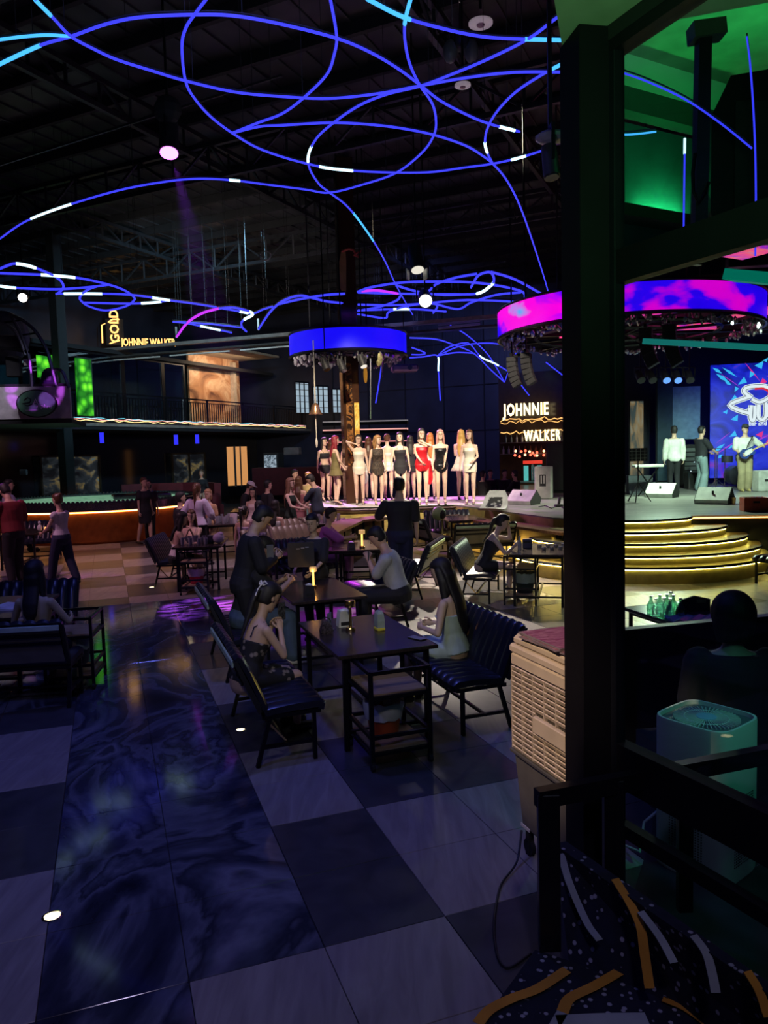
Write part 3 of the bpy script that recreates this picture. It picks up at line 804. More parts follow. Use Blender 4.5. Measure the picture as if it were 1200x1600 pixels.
def led_ring(name, label, c, R, z0, z1, m_, nseg, skirt):
    t = thing(name, label, 'led ring', (c[0], c[1], 0))
    for i in range(4): a = i * PI / 2 + .5; MB().bar((R * .7 * math.cos(a), R * .7 * math.sin(a), z0), (R * .7 * math.cos(a), R * .7 * math.sin(a), RZ), .03).build('hanging_rod', KM, t)
    n = 72
    ring = lambda r0, r1, a, b: MB().loft([[V((r * math.cos(2 * PI * i / n), r * math.sin(2 * PI * i / n), z)) for i in range(n)] for r, z in ((r0, a), (r1, a), (r1, b), (r0, b))], closed=True)
    ring(R - .02, R, z0, z1).build('screen_band', m_, t, 30)
    ring(R - .12, R - .03, z0 - .05, z1 + .04).build('backing', KM, t, 30)
    o = MB()
    o.tube([(R * math.cos(2 * PI * i / n), R * math.sin(2 * PI * i / n), z0 - .05) for i in range(n)], .035, 5, True)
    o.tube([(R * math.cos(2 * PI * i / n), R * math.sin(2 * PI * i / n), z1 + .03) for i in range(n)], .025, 5, True)
    o.build('rim', K, t)
    f = MB()
    for i in range(12):
        a = 2 * PI * i / 12; f.bar((0, 0, z0 - .02), ((R - .1) * math.cos(a), (R - .1) * math.sin(a), z0 - .02), .06)
    for rr in (.35, .7): f.tube([(rr * R * math.cos(2 * PI * i / 24), rr * R * math.sin(2 * PI * i / 24), z0 - .04) for i in range(24)], .04, 4, True)
    f.build('truss_spokes', K, t)
    rg = random.Random(9); g = MB()
    for i in range(skirt):
        a = rg.uniform(0, 2 * PI); r = R - rg.uniform(.1, .45)
        g.ell((r * math.cos(a), r * math.sin(a), z0 - rg.uniform(.06, .2)), (.04, .04, .06), 5, 4)
    tag(g.build('crystal_drops', mat('crystal_clear', (.6, .55, .6), .1, .6, var=.5, sc=3), t), kind='stuff')
    return t


M_RB = ramp_mat('blue_led_picture', [(.3, (.005, .0, .9)), (.62, (.01, .005, .95)), (.74, (.15, .18, 1))], scale=(.45, .6, .9), nscale=.8, emit=1.0)
led_ring('small_led_ring', 'small round blue screen ring around the central column', (cl.x, cl.y), 1.5, 4.72, 5.2, M_RB, 24, 160)
M_RM = ramp_mat('magenta_led_picture', [(.36, (.01, .0, .85)), (.50, (.03, .0, 1)), (.56, (.9, .0, .75)), (.64, (1, .0, .7)), (.70, (.02, .45, .9))], scale=(.4, .4, .8), nscale=1.0, dist=.6, emit=1.0)
RG = (5.75, 17.9)
led_ring('large_led_ring', 'large round magenta and blue screen ring above the stage', RG, 2.95, 4.85, 5.4, M_RM, 40, 260)
# slanted picture panels inside the big ring
M_PP = ramp_mat('red_led_picture', [(.3, (.15, .02, .6)), (.5, (1, .03, .25)), (.6, (1, .15, .12)), (.75, (.1, .05, .9))], scale=(1.2, 3, 1), nscale=1.5, dist=2, emit=1.1)
for i, (x, y, z, w, d) in enumerate(((4.6, 17.2, 5.15, 1.2, .8), (6.6, 17.0, 5.2, 1.5, .7), (7.3, 18.6, 5.0, 1.6, .9), (5.3, 19.2, 4.95, 1.4, .8), (9.2, 17.4, 5.2, 2.2, .9))):
    tag(MB().box((x, y, z), (w, d, .06), TB).build('ceiling_screen', M_PP), ('ceiling screen with red picture at left rim of the big ring', 'ceiling screen with red picture near the front of the big ring', 'ceiling screen with red picture at the right of the big ring', 'ceiling screen with red picture at the rear of the big ring', 'wide ceiling screen with red picture beyond the big ring')[i], 'screen', 'picture panels under the stage ceiling')
# stage ceiling grid
for k in range(5):
    struct(MB().bar((7.2, 15.9 + k * 1.6, 5.9), (15, 14.6 + k * 1.6, 5.9), .25, .2).build('stage_ceiling_beam', M_TRUSS))
struct(MB().box((12.3, 22.5, 5.6), (11, 8, .1)).build('stage_ceiling', mat('stage_ceiling_black', (.02, .02, .025), .6)))
for k in range(6): struct(MB().bar((7.4, 18.3 + k * .9, 5.4), (15, 17.4 + k * .9, 5.4), .06, .1).build('stage_ceiling_slat_trim', mat('slat_grey', (.08, .08, .085), .5)))
struct(MB().box((12, 27, 3.4), (9.6, .2, 5.0)).build('wall_stage', mat('stage_wall_black', (.018, .02, .024), .5)))
struct(MB().wallbox((3.4, 27, 0), (3.2, 21.6, 0), .2, SZ, 5.6).build('wall_stage_left', KM)) if False else None
# big screen with logo
DL = 24.0
q0, q1 = W(1109, 742, DL), W(1300, 742, DL - .9)
ls = thing('stage_led_screen', 'big stage screen with white and red emblem on blue shards', 'screen')
z0, z1 = q0.z - .1, W(1109, 571, DL).z
MB().wallbox(q0, q1, .12, z0, z1).build('screen_panel', ramp_mat('blue_burst_picture', [(.3, (.005, .01, .25)), (.5, (.01, .02, .8)), (.65, (.03, .05, 1)), (.75, (.35, .02, .6))], scale=(1.0, 1, 1.6), nscale=1.0, dist=1.5, emit=.8), ls)
sd = (q1 - q0).normalized(); sn = V((sd.y, -sd.x, 0)).normalized()
Msc = upright(V((q0.x, q0.y, z0)) + sn * .07, sd)
SWD, SHT = (q1 - q0).xy.length, z1 - z0
def s2(x, y):                                                                     # picture position on the screen
    return ((x - 1109) / 51.0, (742 - y) / 171.0 * SHT * 1.0)
E_C = glow('shard_cyan', (.05, .55, 1), 1.1); E_M = glow('shard_pink', (1, .03, .3), 1.0); E_W = glow('logo_white', (1, 1, 1), 1.1); E_R = glow('logo_red', (1, .03, .05), 1.0); E_V = glow('streak_violet', (.6, .05, .9), .9); E_N = glow('logo_navy', (.05, .08, .25), .3)
def shard(px, m_, z=.004, th=.004, nm='screen_shard'):
    p = [s2(*a) for a in px]; n = len(p)
    o = MB().loft([[V((a, b, z)) for a, b in p], [V((a, b, z + th)) for a, b in p]]).build(nm, m_, ls); o.matrix_basis = Msc
for cx_, cy_, s_, an, mm in ((1154, 597, 7, .3, E_C), (1167, 587, 6, 2, E_C), (1178, 574, 7, 1, E_C), (1145, 608, 5, 2, E_C), (1142, 621, 5, .2, E_C), (1130, 642, 4, 1, E_C), (1144, 652, 6, .8, E_C), (1195, 588, 6, .5, E_M), (1183, 599, 7, 0, E_M), (1142, 676, 6, .4, E_C), (1151, 684, 5, 2, E_C), (1181, 677, 6, 1, E_M), (1192, 690, 6, 0, E_M), (1187, 567, 4, 1, E_C)):
    shard([(cx_ + s_ * math.cos(an + k * 2 * PI / 3 + .3 * k), cy_ + s_ * math.sin(an + k * 2 * PI / 3)) for k in range(3)], mm)
for x0_, y0_, x1_, y1_, w_, mm in ((1110, 575, 1124, 584, 2.5, E_C), (1115, 584, 1134, 597, 3, E_C), (1124, 575, 1146, 590, 2, E_C), (1128, 595, 1138, 602, 2.5, E_C), (1113, 703, 1130, 690, 3, E_C), (1120, 712, 1127, 706, 2.5, E_C), (1135, 698, 1146, 690, 2, E_C), (1157, 569, 1180, 598, 1, E_M), (1114, 708, 1150, 684, 1, E_V), (1120, 583, 1152, 606, .6, E_V), (1116, 690, 1140, 671, .6, E_V), (1170, 690, 1200, 675, 1, E_V)):
    dx, dy = x1_ - x0_, y1_ - y0_; L = math.hypot(dx, dy); nx, ny = -dy / L * w_, dx / L * w_
    shard([(x0_, y0_), ((x0_ + x1_) / 2 + nx, (y0_ + y1_) / 2 + ny), (x1_, y1_), ((x0_ + x1_) / 2 - nx, (y0_ + y1_) / 2 - ny)], mm, .003)
def stroke(px, r, m_, z, closed=False):
    pts = smoothpts([V((*s2(*a), z)) for a in px], 4)
    flat = MB().tube(pts, r, 6); flat.v = [(a, b, z + (c - z) * .12) for a, b, c in flat.v]
    o = flat.build('emblem_stroke', m_, ls); o.matrix_basis = Msc
LG = [(1168, 622), (1157, 613), (1160, 607), (1175, 605), (1190, 607), (1197, 614), (1194, 622), (1180, 629), (1168, 624)]
L1 = [(1165, 620), (1136, 632), (1165, 645), (1164, 637)]
L2 = [(1168, 633), (1167, 652), (1172, 655), (1173, 634)]; L3 = [(1178, 632), (1178, 650), (1184, 655), (1189, 650), (1189, 630)]; L4 = [(1193, 632), (1194, 652), (1203, 640), (1212, 652), (1212, 632)]
for r, m_, z in ((.085, E_W, .010), (.062, E_N, .018), (.045, E_W, .026)):
    for s_ in (LG, L1, L2, L3, L4): stroke(s_, r, m_, z)
stroke([(1172, 609), (1185, 609), (1193, 615), (1191, 619)], .03, E_R, .034)
text('lettering', 'bar and r', .17, .002, Msc @ Matrix.Translation((*s2(1165, 663), .03)), E_W, ls, .004)
# ------------------------------------------------------------------ neon line tubes under the roof
NZ = 6.0
def NZ_ok(D, sp): return D is None or D > 20
def neon(label, px, m_=NEON, z=NZ, r=.014, D=None, marks=()):
    pts = [W(x, y, D) if D else G(x, y, z) for x, y in px]
    sp = smoothpts(pts, 6)
    o = MB().tube(sp, r, 5).build('neon_tube', m_)
    tag(o, label, 'neon light', 'neon line lights under the roof')
    mb = MB()
    mb.tube([p + V((0, 0, r + .012)) for p in sp], r * .8, 4); mb.build('channel', KM, o)
    for f0, f1, mm in marks:
        a, b = int(f0 * (len(sp) - 1)), max(int(f0 * (len(sp) - 1)) + 1, int(f1 * (len(sp) - 1)))
        MB().tube([p for p in sp[a:b + 1]], r * 1.25, 6).build('bright_section', mm, o)
    if NZ_ok(D, sp):
        for f0 in (.12, .45, .8):
            p = sp[int(f0 * (len(sp) - 1))]; MB().bar(p, (p.x, p.y, RZ), .006).build('hanging_wire', KM, o)
    return o
NW = glow('neon_white_section', (.55, .85, 1), 2.2)
neon('long blue neon line from top left sweeping right below the big loops', [(55, 0), (84, 29), (111, 57), (147, 77), (183, 93.5), (235, 110), (290, 126.5), (367, 144), (440, 151), (513, 154), (587, 147), (658, 134), (733, 121), (807, 113), (895, 113)], marks=((0, .07, NEONC),))
neon('blue neon arc rising from the left edge over the loops and down to the right', [(-20, 110), (0, 100), (63, 71), (111, 57), (165, 38), (220, 27), (305, 23), (367, 25), (440, 38), (526, 60), (579, 82), (623, 108), (658, 134), (689, 158), (733, 181), (766, 194), (812, 206)], marks=((.03, .13, NEONC), (.96, .99, NW)))
neon('short cyan neon line at the upper left edge', [(-15, 64), (0, 62), (40, 57), (75, 55), (111, 57)], NEONC)
neon('blue neon curve dropping from the top then bowing far right below', [(324, -3), (305, 22), (290, 45), (284, 75), (290, 127), (305, 155), (330, 183), (363, 208), (400, 230), (440, 245), (480, 256), (521, 264), (587, 269), (667, 269.5), (726, 262), (770, 256), (814, 246), (867, 229)], marks=((.62, .68, NW), (.93, .96, NW)))
neon('blue neon half loop at upper centre closing near the left knot', [(363, 208), (403, 192), (440, 178), (473, 154), (510, 117), (522.5, 84), (526, 55), (516, -3)])
neon('blue neon arc from the left knot over to the right knot', [(363, 208), (405, 198), (440, 196), (513, 192), (568, 194), (623, 200), (678, 211), (726, 227), (752, 242), (770, 256), (792, 282), (814, 326), (836, 389), (852, 440), (860, 470)])
neon('blue neon line across the top right corner of the hall', [(573, -2), (631, 27), (697, 46), (752, 57), (807, 61), (900, 63)], marks=((0, .25, NEONC), (.86, 1, NEONC)))
neon('blue neon loop from the top edge down and back along the long left arc', [(642, -3), (633, 33), (632.5, 62), (640, 99), (656, 133), (675, 161), (681, 187), (678, 211), (660, 238), (620, 269.5), (568, 288), (515, 301), (477, 296), (414, 288), (367, 282), (312, 279), (257, 284), (183, 298), (99, 323), (40, 346), (0, 373), (-25, 390)], marks=((0, .06, NEONC), (.85, .9, NW), (.66, .68, NW)))
neon('blue neon line crossing the centre, curling and dropping to the beam', [(895, 12), (871, 27), (825, 61), (763, 92), (711, 114), (658, 134), (605, 147), (561, 165), (521, 192), (495, 216), (482, 242), (484, 264), (499, 288), (515, 301), (546, 326), (579, 370), (601, 407), (616, 440), (630, 466), (645, 492)], marks=((0, .05, NEONC), (.5, .56, NW), (.75, .8, NEONC)))
neon('blue neon hook beside the pillar at upper right', [(900, 88), (880, 99), (843, 119), (807, 143), (781, 169), (764.5, 194), (758, 216), (760, 235), (770, 256)], marks=((0, .2, NEONC), (.8, .9, NW)))
neon('left neon hook reaching in from the left edge over the white spotlight', [(0, 420), (12, 415), (25, 412), (50, 417), (82, 430), (96, 440), (99, 449), (95, 455), (88, 459.5)], r=.025, marks=((.25, .4, NW),))
neon('oval neon loop above the amber sign', [(0, 427), (75, 430), (125, 435), (170, 445), (195, 454), (209, 464), (209, 470), (195, 479), (165, 485), (140, 479), (127.5, 471), (125, 464), (135, 454), (150, 448), (170, 445)], r=.025, marks=((.06, .14, NW),))
neon('low flat neon line from the left edge to the oval loop', [(0, 447), (25, 450), (87, 452), (137, 449), (170, 445)], r=.025, marks=((0, .25, NW),))
neon('neon line through the oval loop running right', [(90, 459), (150, 459), (207, 461), (265, 469.5), (300, 474), (338, 480)], r=.025, marks=((.05, .25, NW), (.5, .6, NW)))
neon('short neon line along the lower side of the oval loop', [(131, 473), (200, 474.5), (237, 473), (265, 469.5)], r=.025, marks=((.55, .85, NW),))
neon('violet neon arch standing on the beam right of the amber sign', [(276, 526), (292, 505), (315, 490), (342, 482)], NEONM, r=.035)
neon('blue neon end of the arch curling back to the beam', [(342, 482), (367, 481), (395, 490), (382, 499), (377, 505), (379, 512), (385, 518)], r=.03, marks=((.3, .5, NW),))
neon('neon line joining the arch with the line left of the column', [(347, 482), (370, 486), (395, 490), (410, 484), (426, 479)], r=.025, marks=((.3, .45, NW),))
neon('flat neon line behind the violet arch', [(270, 503), (310, 505), (345, 508), (377, 512)], r=.025)
neon('lower flat neon line behind the violet arch', [(270, 503), (290, 505), (325, 512), (362, 520)], r=.025, marks=((.6, .85, NW),))
neon('neon line rising from the beam to the left of the column', [(404, 514), (420, 490), (435, 475), (452, 466), (470, 462), (485, 465), (510, 471), (537, 474)], r=.03)
neon('second neon line meeting the column from the left', [(437, 475), (472, 467), (510, 461), (539, 459)], r=.03)
for lab, px in (('topmost wide neon arc right of the column', [(559, 456), (580, 449), (625, 442), (670, 440), (730, 441), (775, 446), (814, 455), (820, 464), (815, 473)]),
    ('neon line just under the wide arc right of the column', [(559, 457), (625, 459), (700, 460), (745, 459), (766, 447), (772, 437), (767, 426), (757, 426), (746, 432), (736, 449)]),
    ('neon line sloping down to the big ring from the small loop', [(767, 425), (805, 437), (851, 462)]),
    ('flat neon line level with the bright hanging lamp', [(559, 476), (610, 477), (655, 475), (730, 469), (814, 472)]),
    ('neon curve swinging back under the thick diagonal line', [(559, 486), (595, 479), (619, 470), (626, 462)]),
    ('lowest neon curve right of the column curling up', [(559, 491), (601, 497), (607, 488), (634, 479), (658, 475), (679, 475), (683, 480), (677, 489)]),
    ('neon line from the diagonal down to the bright lamp', [(619, 446), (649, 455), (690, 461), (732, 460)]),
    ('neon line rising above the bright lamp to its right', [(670, 455), (682, 444), (712, 434), (745, 428)]),
    ('neon line falling right of the bright lamp', [(676, 474), (715, 483), (736, 473), (775, 461), (814, 457)]),
    ('pale neon line close above the beam', [(559, 485), (640, 483), (697, 487)])):
    neon(lab, px, r=.028, marks=((.35, .5, NW),) if 'pale' in lab or 'just' in lab else ())
MB().tube(smoothpts([G(565, 455, NZ), G(590, 454, NZ), G(622, 459, NZ)], 4), .03, 5).build('neon_tube', NEONM)
tag(bpy.data.objects[[o.name for o in C.objects][-1]], 'short magenta neon piece right of the column', 'neon light', 'neon line lights under the roof')
DR = 27.0
for lab, px in (('far neon arc leaving the small ring to the right', [(640, 528), (680, 530), (707, 538), (740, 552), (766, 577), (788, 597)]),
    ('far neon line dropping from the lamp track to the right', [(703, 508), (730, 524), (760, 551), (778, 578), (788, 597)]),
    ('far neon arch ending beside the back lettering', [(683.5, 555.5), (700, 543), (724, 536), (736, 539), (752, 558), (775, 569), (802, 587), (827, 618)]),
    ('far neon arc reaching the left line speaker', [(683, 555.5), (694, 551), (715, 542), (742, 537), (775, 537), (811, 545)]),
    ('far low neon arc between the two drops', [(683, 556), (712, 551), (742, 552)]),
    ('far small neon hook beside the small ring', [(643, 543), (664, 551), (658, 554), (643, 554)]),
    ('far neon line ending in a straight upright drop', [(640, 559), (662, 557.5), (683.5, 556), (685, 580), (688, 626)]),
    ('far upright neon drop right of the column', [(597, 566), (592, 600), (587, 630)]),
    ('far short neon line under the line speakers', [(810, 543), (797, 572), (788, 597)]),
    ('far neon line falling behind the pillar', [(853, 566), (880, 587), (905, 607)])):
    neon(lab, px, r=.025, D=DR, marks=((.55, .75, NW),) if 'lettering' in lab or 'upright drop' in lab and 'line' in lab else ())
for x, y in ((276, 526), (404, 514)):
    a = G(x, y + 2, NZ); tag(MB().bar(a, a + V((0, 0, .35)), .05).build('neon_bracket', mat('pale_steel', (.2, .2, .2), .5)), 'small steel bracket at the foot of the %s neon line on the beam' % ('violet' if x < 300 else 'steep blue'), 'bracket')
# ------------------------------------------------------------------ lamps, projector and other things hanging from the roof
def can(name, label, p, aim, L=.45, r=.13, face=None, rod=2.5):
    t = thing(name, label, 'lamp', p); d = (V(aim) - p).normalized()
    MB().cyl(-d * L * .55, d * L * .45, r * .9, r, 14).build('housing', mat('lamp_black', (.03, .03, .035), .4, .3), t, 40)
    MB().cyl(d * (L * .45), d * (L * .45 + .012), r * .88, r * .88, 14).build('lens', face or mat('lens_dark', (.05, .05, .06), .1), t, 40)
    x, y = frame_axes(d); x = V((x.x, x.y, 0)).normalized() if V((x.x, x.y, 0)).length > .1 else V((1, 0, 0))
    MB().bar(x * (r + .03), x * (r + .03) + V((0, 0, .25)), .025).bar(-x * (r + .03), -x * (r + .03) + V((0, 0, .25)), .025).bar(x * (r + .04) + V((0, 0, .25)), -x * (r + .04) + V((0, 0, .25)), .03).build('yoke', K, t)
    hang(t, rod); return t
p = W(664, 466, 16.5); can('spotlight', 'blazing white spotlight hanging right of the column', p, (1.0, 8, 1.5), .5, .15, WHITEE, 3.0)
p = W(650, 405, 14.0); t_ = can('spotlight', 'spotlight with open barn doors above the blazing one', p, p + V((.1, -.4, -1)), .5, .13, mat('half_lit', (.3, .3, .3), .4, em=(1, .95, .8), es=.8), 2.0)
for s_ in (-1, 1): MB().box((s_ * .16, -.12, -.3), (.02, .2, .18), s_ * .3).build('barn_door', mat('lit_flap', (.6, .6, .55), .4), t_)
p = W(37, 463, 21.0); can('spotlight', 'bright white spotlight above the booth at far left', p, (-6, 8, 1), .4, .13, WHITEE, 3.0)
p = W(264, 218, 11.0); can('moving_light', 'hanging stage light with violet lens at upper left', p, p + V((.1, -.6, -1.6)), .5, .14, glow('violet_lens', (.75, .15, 1), 5), 3.0)
vd_ = (W(322, 460, 10.5) - p).normalized()
spot('violet_beam_lamp', p + vd_ * .35, p + vd_ * 5, 900, (.34, .03, 1), 16, .4, .03)
hz_ = bpy.data.materials.new('beam_haze'); hz_.use_nodes = True; hn = hz_.node_tree.nodes; hn.remove(hn['Principled BSDF'])
vs_ = hn.new('ShaderNodeVolumeScatter'); vs_.inputs['Density'].default_value = .02; vs_.inputs['Anisotropy'].default_value = .0; hz_.node_tree.links.new(vs_.outputs[0], hn['Material Output'].inputs['Volume'])
ho_ = MB().cyl(p + vd_ * .4, p + vd_ * 4.2, .06, .56, 24).build('haze', hz_)
bm_ = bmesh.new(); bm_.from_mesh(ho_.data); bmesh.ops.recalc_face_normals(bm_, faces=bm_.faces); bm_.to_mesh(ho_.data); bm_.free()
tag(ho_, 'thin violet haze lit by the beam of the violet stage light', 'haze', kind='stuff')
tag(MB().ell(p + V((0, 0, .4)), (.2, .16, .2), 8, 6).build('lamp_clamp', KM), 'knobbly black clamp above the violet stage light', 'clamp')
p = W(720, 80, 10.5); t_ = thing('moving_light', 'double headed moving light below the round disc', 'lamp', p)
for s_ in (-1, 1): MB().ell((s_ * .14, 0, 0), (.1, .12, .15), 10, 7).build('lamp_head', mat('dark_fixture2', (.12, .12, .13), .3), t_, 60)
MB().box((0, 0, .12), (.2, .18, .2), 0, .02).build('body', KM, t_); hang(t_, 2.5)
MB().ell((0, -.1, .1), (.012, .012, .012), 6, 4).build('status_light', glow('blue_dot', (.1, .1, 1), 5), t_)
for (x, y, r, lab) in ((751, 35, .15, 'larger pale round disc lamp near the top of the hall'), (723, 132, .10, 'smaller pale round disc lamp under the moving light')):
    p = W(x, y, 9.8); t_ = thing('disc_lamp', lab, 'lamp', p, group='round disc lamps')
    MB().lathe([(r * .3, .02), (r, .0), (r, -.02), (r * .75, -.03), (r * .7, -.02), (r * .3, -.025), (.001, -.025)], n=24).build('disc', mat('pale_disc', (.5, .42, .45), .5, em=(.9, .7, .8), es=.16), t_, 40); hang(t_, 3)
    MB().lathe([(r * .35, -.03), (r * .3, -.045), (.001, -.045)], n=16).build('hub', mat('rose_hub', (.3, .15, .2), .4), t_)
p = W(860, 255, 6.0); t_ = can('security_camera', 'grey cylindrical camera fixed beside the pillar top', p, p + V((.05, -.15, -.9)), .24, .065, mat('lens_dark', (.02, .02, .03), .1), .6)
tag(MB().ell(W(862, 215, 6.0), (.13, .1, .05), 12, 6).build('dome_light', mat('dark_fixture2', (.12, .12, .13), .3)), 'dark shell shaped lamp cap above the camera by the pillar', 'lamp')
p = W(632, 576, 22); t_ = thing('projector', 'dark projector hanging right of the column ring', 'projector', p)
MB().box((0, 0, 0), (.75, .5, .2), .1, .05).build('body', mat('projector_grey', (.10, .10, .11), .4), t_); MB().cyl((.15, -.25, 0), (.15, -.3, 0), .07).build('lens', mat('lens_dark', (.02, .02, .03), .1), t_); hang(t_, 3)
tag(MB().bar(W(685, 513, 20), W(750, 506, 20), .06).bar(W(685, 508, 20), W(750, 501, 20), .04).build('light_track', mat('track_grey', (.15, .15, .16), .4)), 'short dark track rail hanging right of the small ring', 'rail')
# bell on a rope, prize ribbons and inflated figures under the ring
p = W(493, 640, 18.4); t_ = thing('brass_bell', 'brass bell hanging on a rope left of the column', 'bell', p)
MB().lathe([(.17, -.12), (.155, -.10), (.11, .0), (.09, .09), (.05, .15), (.001, .17)], n=20).build('bell_body', mat('bell_brass', (.75, .42, .22), .25, .9), t_, 50)
MB().tube([(0, 0, z * .15) for z in range(1, 12)], .018, 6).build('rope', mat('rope_white', (.55, .5, .42), .8), t_)
MB().cyl((0, 0, -.1), (0, 0, -.75), .012).ell((0, 0, -.8), (.03, .03, .12), 8, 6).build('pull_cord', mat('rope_white', (.55, .5, .42), .8), t_)
p = W(594, 560, 18.3); t_ = thing('garland', 'shiny golden garland hanging under the right side of the small ring', 'garland', p)
MB().ell((0, 0, 0), (.07, .05, .16), 8, 6).ell((-.04, 0, -.1), (.05, .05, .09), 8, 6).build('tinsel', mat('gold_foil', (.8, .6, .3), .3, .8, var=.6, sc=20, bump=1), t_)
MB().tube([(.04, 0, .1 - .07 * i) for i in range(9)], .02, 5).build('chain', CHROME, t_)
p = W(571, 585, 19.0); tag(MB().ell(p, (.05, .05, .22), 8, 8).build('streamer', mat('orange_foil', (.7, .3, .05), .3, .5, em=(1, .45, .05), es=.3)), 'thin orange streamer right beside the column under the ring', 'streamer')
tag(MB().bar(W(579, 560, 18.6), W(579, 655, 18.6), .03).build('steel_pole', CHROME), 'thin steel pole hanging under the small ring right of the column', 'pole')
for k, (x, y, s_) in enumerate(((508, 570, -1), (534, 572, -1), (566, 565, 1))):
    can('ring_spotlight', ('left small spotlight under the blue ring', 'middle small spotlight under the blue ring', 'lit small spotlight under the blue ring at the column')[k], W(x, y, 18.3), (x / 100 - 5, 17, 1), .3, .09, mat('half_lit', (.3, .3, .3), .4, em=(1, .95, .8), es=.8) if k == 2 else None, .35)
p = W(537, 392, 19.4); t_ = thing('ribbon_cloth', 'ochre and red ribbon cloth tied around the top of the column', 'cloth', (0, 0, 0))
MB().loft([[W(x, y, 19.35), W(x, y, 19.42), W(x2, y, 19.42), W(x2, y, 19.35)] for x, x2, y in ((533, 540, 392), (530, 541, 410), (529, 541, 430), (530, 541, 447), (536, 541, 460))]).build('cloth_fall', mat('ochre_cloth', (.42, .22, .06), .8), t_)
MB().tube([W(x, y, 19.3) for x, y in ((534, 393), (545, 389), (552, 391), (556, 397), (564, 392), (559, 401), (553, 398))], .035, 5).build('knot', mat('red_cloth', (.6, .1, .05), .8), t_)
tag(MB().wallbox(A(430, 19.0), A(640, 20.6), .1, 0, .1).build('low_plinth', KM), 'low dark plinth in front of the crowd', 'plinth') if False else None
# chrome rails of the bar behind the podium
for k, (y, m_) in enumerate(((658, 'rail_grey'), (671, 'rail_pink'), (690, 'rail_rose'))):
    t_ = thing('balcony_rail', ('upper', 'middle', 'lowest')[k] + ' thin glowing rail behind the column', 'rail')
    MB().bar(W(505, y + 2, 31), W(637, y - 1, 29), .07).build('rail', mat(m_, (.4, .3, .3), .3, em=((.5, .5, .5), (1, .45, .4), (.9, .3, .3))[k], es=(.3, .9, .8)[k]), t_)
    MB().bar(W(505, y + 5, 31), W(637, y + 2, 29), .12).build('shadow_board', K, t_)
# line array speakers
def linearray(label, top, n, w, h, curve, rz, D):
    p = W(*top, D); t_ = thing('line_speaker', label, 'speaker', p, rz, 'line array speakers')
    y = 0; z = 0
    for i in range(n):
        a = curve * i; MB().box((0, 0, 0), (w, w * 1.1, h * .96), 0, .01, Matrix.Translation((0, y, -z)) @ Matrix.Rotation(-a, 4, 'X')).build('speaker_box', mat('speaker_black', (.012, .012, .015), .7), t_)
        z += h * math.cos(a); y -= h * math.sin(a)
    MB().bar((0, 0, .1), (0, 0, RZ - p.z), .03).bar((-w / 2, 0, h / 2 + .05), (w / 2, 0, h / 2 + .05), .06).build('hanging_bracket', K, t_)
    return t_
for k, (x, y, D, n, h, rz) in enumerate(((800, 562, 17.5, 6, .115, 1.1), (822, 556, 17.2, 6, .12, 1.1), (1009, 518, 16.5, 6, .14, 1.1), (1046, 513, 16.2, 6, .145, 1.1))):
    linearray(('line array speaker hanging leftmost beside the big ring', 'line array speaker second from the left beside the big ring', 'line array speaker hanging inside the big ring beyond the glass', 'wider line array speaker inside the big ring beyond the glass')[k], (x, y), n, .2 if k < 2 else .24, h, .10, rz, D)
tag(MB().bar(W(803, 557, 17.4), W(822, 552, 17.3), .07).build('speaker_crossbar', K), 'dark bar joining the two left line speakers', 'bar')
# row of stage lights
for k, x in enumerate((1000, 1018, 1040, 1058, 1077)):
    can('stage_light', ('leftmost', 'second', 'third', 'fourth', 'rightmost')[k] + ' stage light in the row above the grey stage panel', W(x, 589, 20.5), (x / 100 - 3, 17, 1), .35, .11, glow('blue_stage_lens', (.15, .35, 1), 1.6) if k in (2, 3) else None, .5)
# teal reflection in the glass built as a glowing bar, green LED beam above
tag(MB().bar(W(1005, 533, 12.5), W(1230, 545, 11.0), .05, .09).build('teal_reflection', glow('teal_reflection_glow', (.02, .42, .36), .4)), 'long teal reflection in the glass, built as a glowing bar over the stage', 'light')
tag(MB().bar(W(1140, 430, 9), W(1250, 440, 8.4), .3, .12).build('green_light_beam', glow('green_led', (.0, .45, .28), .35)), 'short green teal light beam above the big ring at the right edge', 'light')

# ------------------------------------------------------------------ glass corner of the raised room: pillar, frames, panes
TG = math.radians(25.8); GD = V((math.sin(TG), -math.cos(TG), 0)); GN = V((GD.y, -GD.x, 0))   # along the glass towards the right, normal
pc = V((.925, 3.42, 0)); WP = V((1.03, 3.36, 0))
pl = struct(MB().box((pc.x + .01, pc.y, 2.0), (.17, .20, 4.0), TG * .4, .004).build('column_right', mat('pillar_black_blue', (.006, .006, .009), .6, spec=.15)))
MB().box((WP.x - .01, WP.y, 1.99), (.06, .10, 3.98), TG, .004).build('frame_post', mat('frame_dark_blue', (.006, .008, .014), .7, spec=.15), pl)
wg = struct(MB().wallbox(WP, WP + GD * 1.6, .012, .50, 3.96).build('window_20', GLASS))
fr = MB()
for z, w_, h_ in ((3.0, .06, .14), (.80, .07, .20), (3.95, .08, .12), (.5, .05, .06)): 
    a = WP + V((0, 0, z)); fr = MB().bar(a, a + GD * 1.6, w_, h_) if False else MB().wallbox(WP, WP + GD * 1.6, w_, z - h_ / 2, z + h_ / 2); fr.build('window_frame', mat('frame_black', (.007, .007, .01), .6, spec=.2), wg)
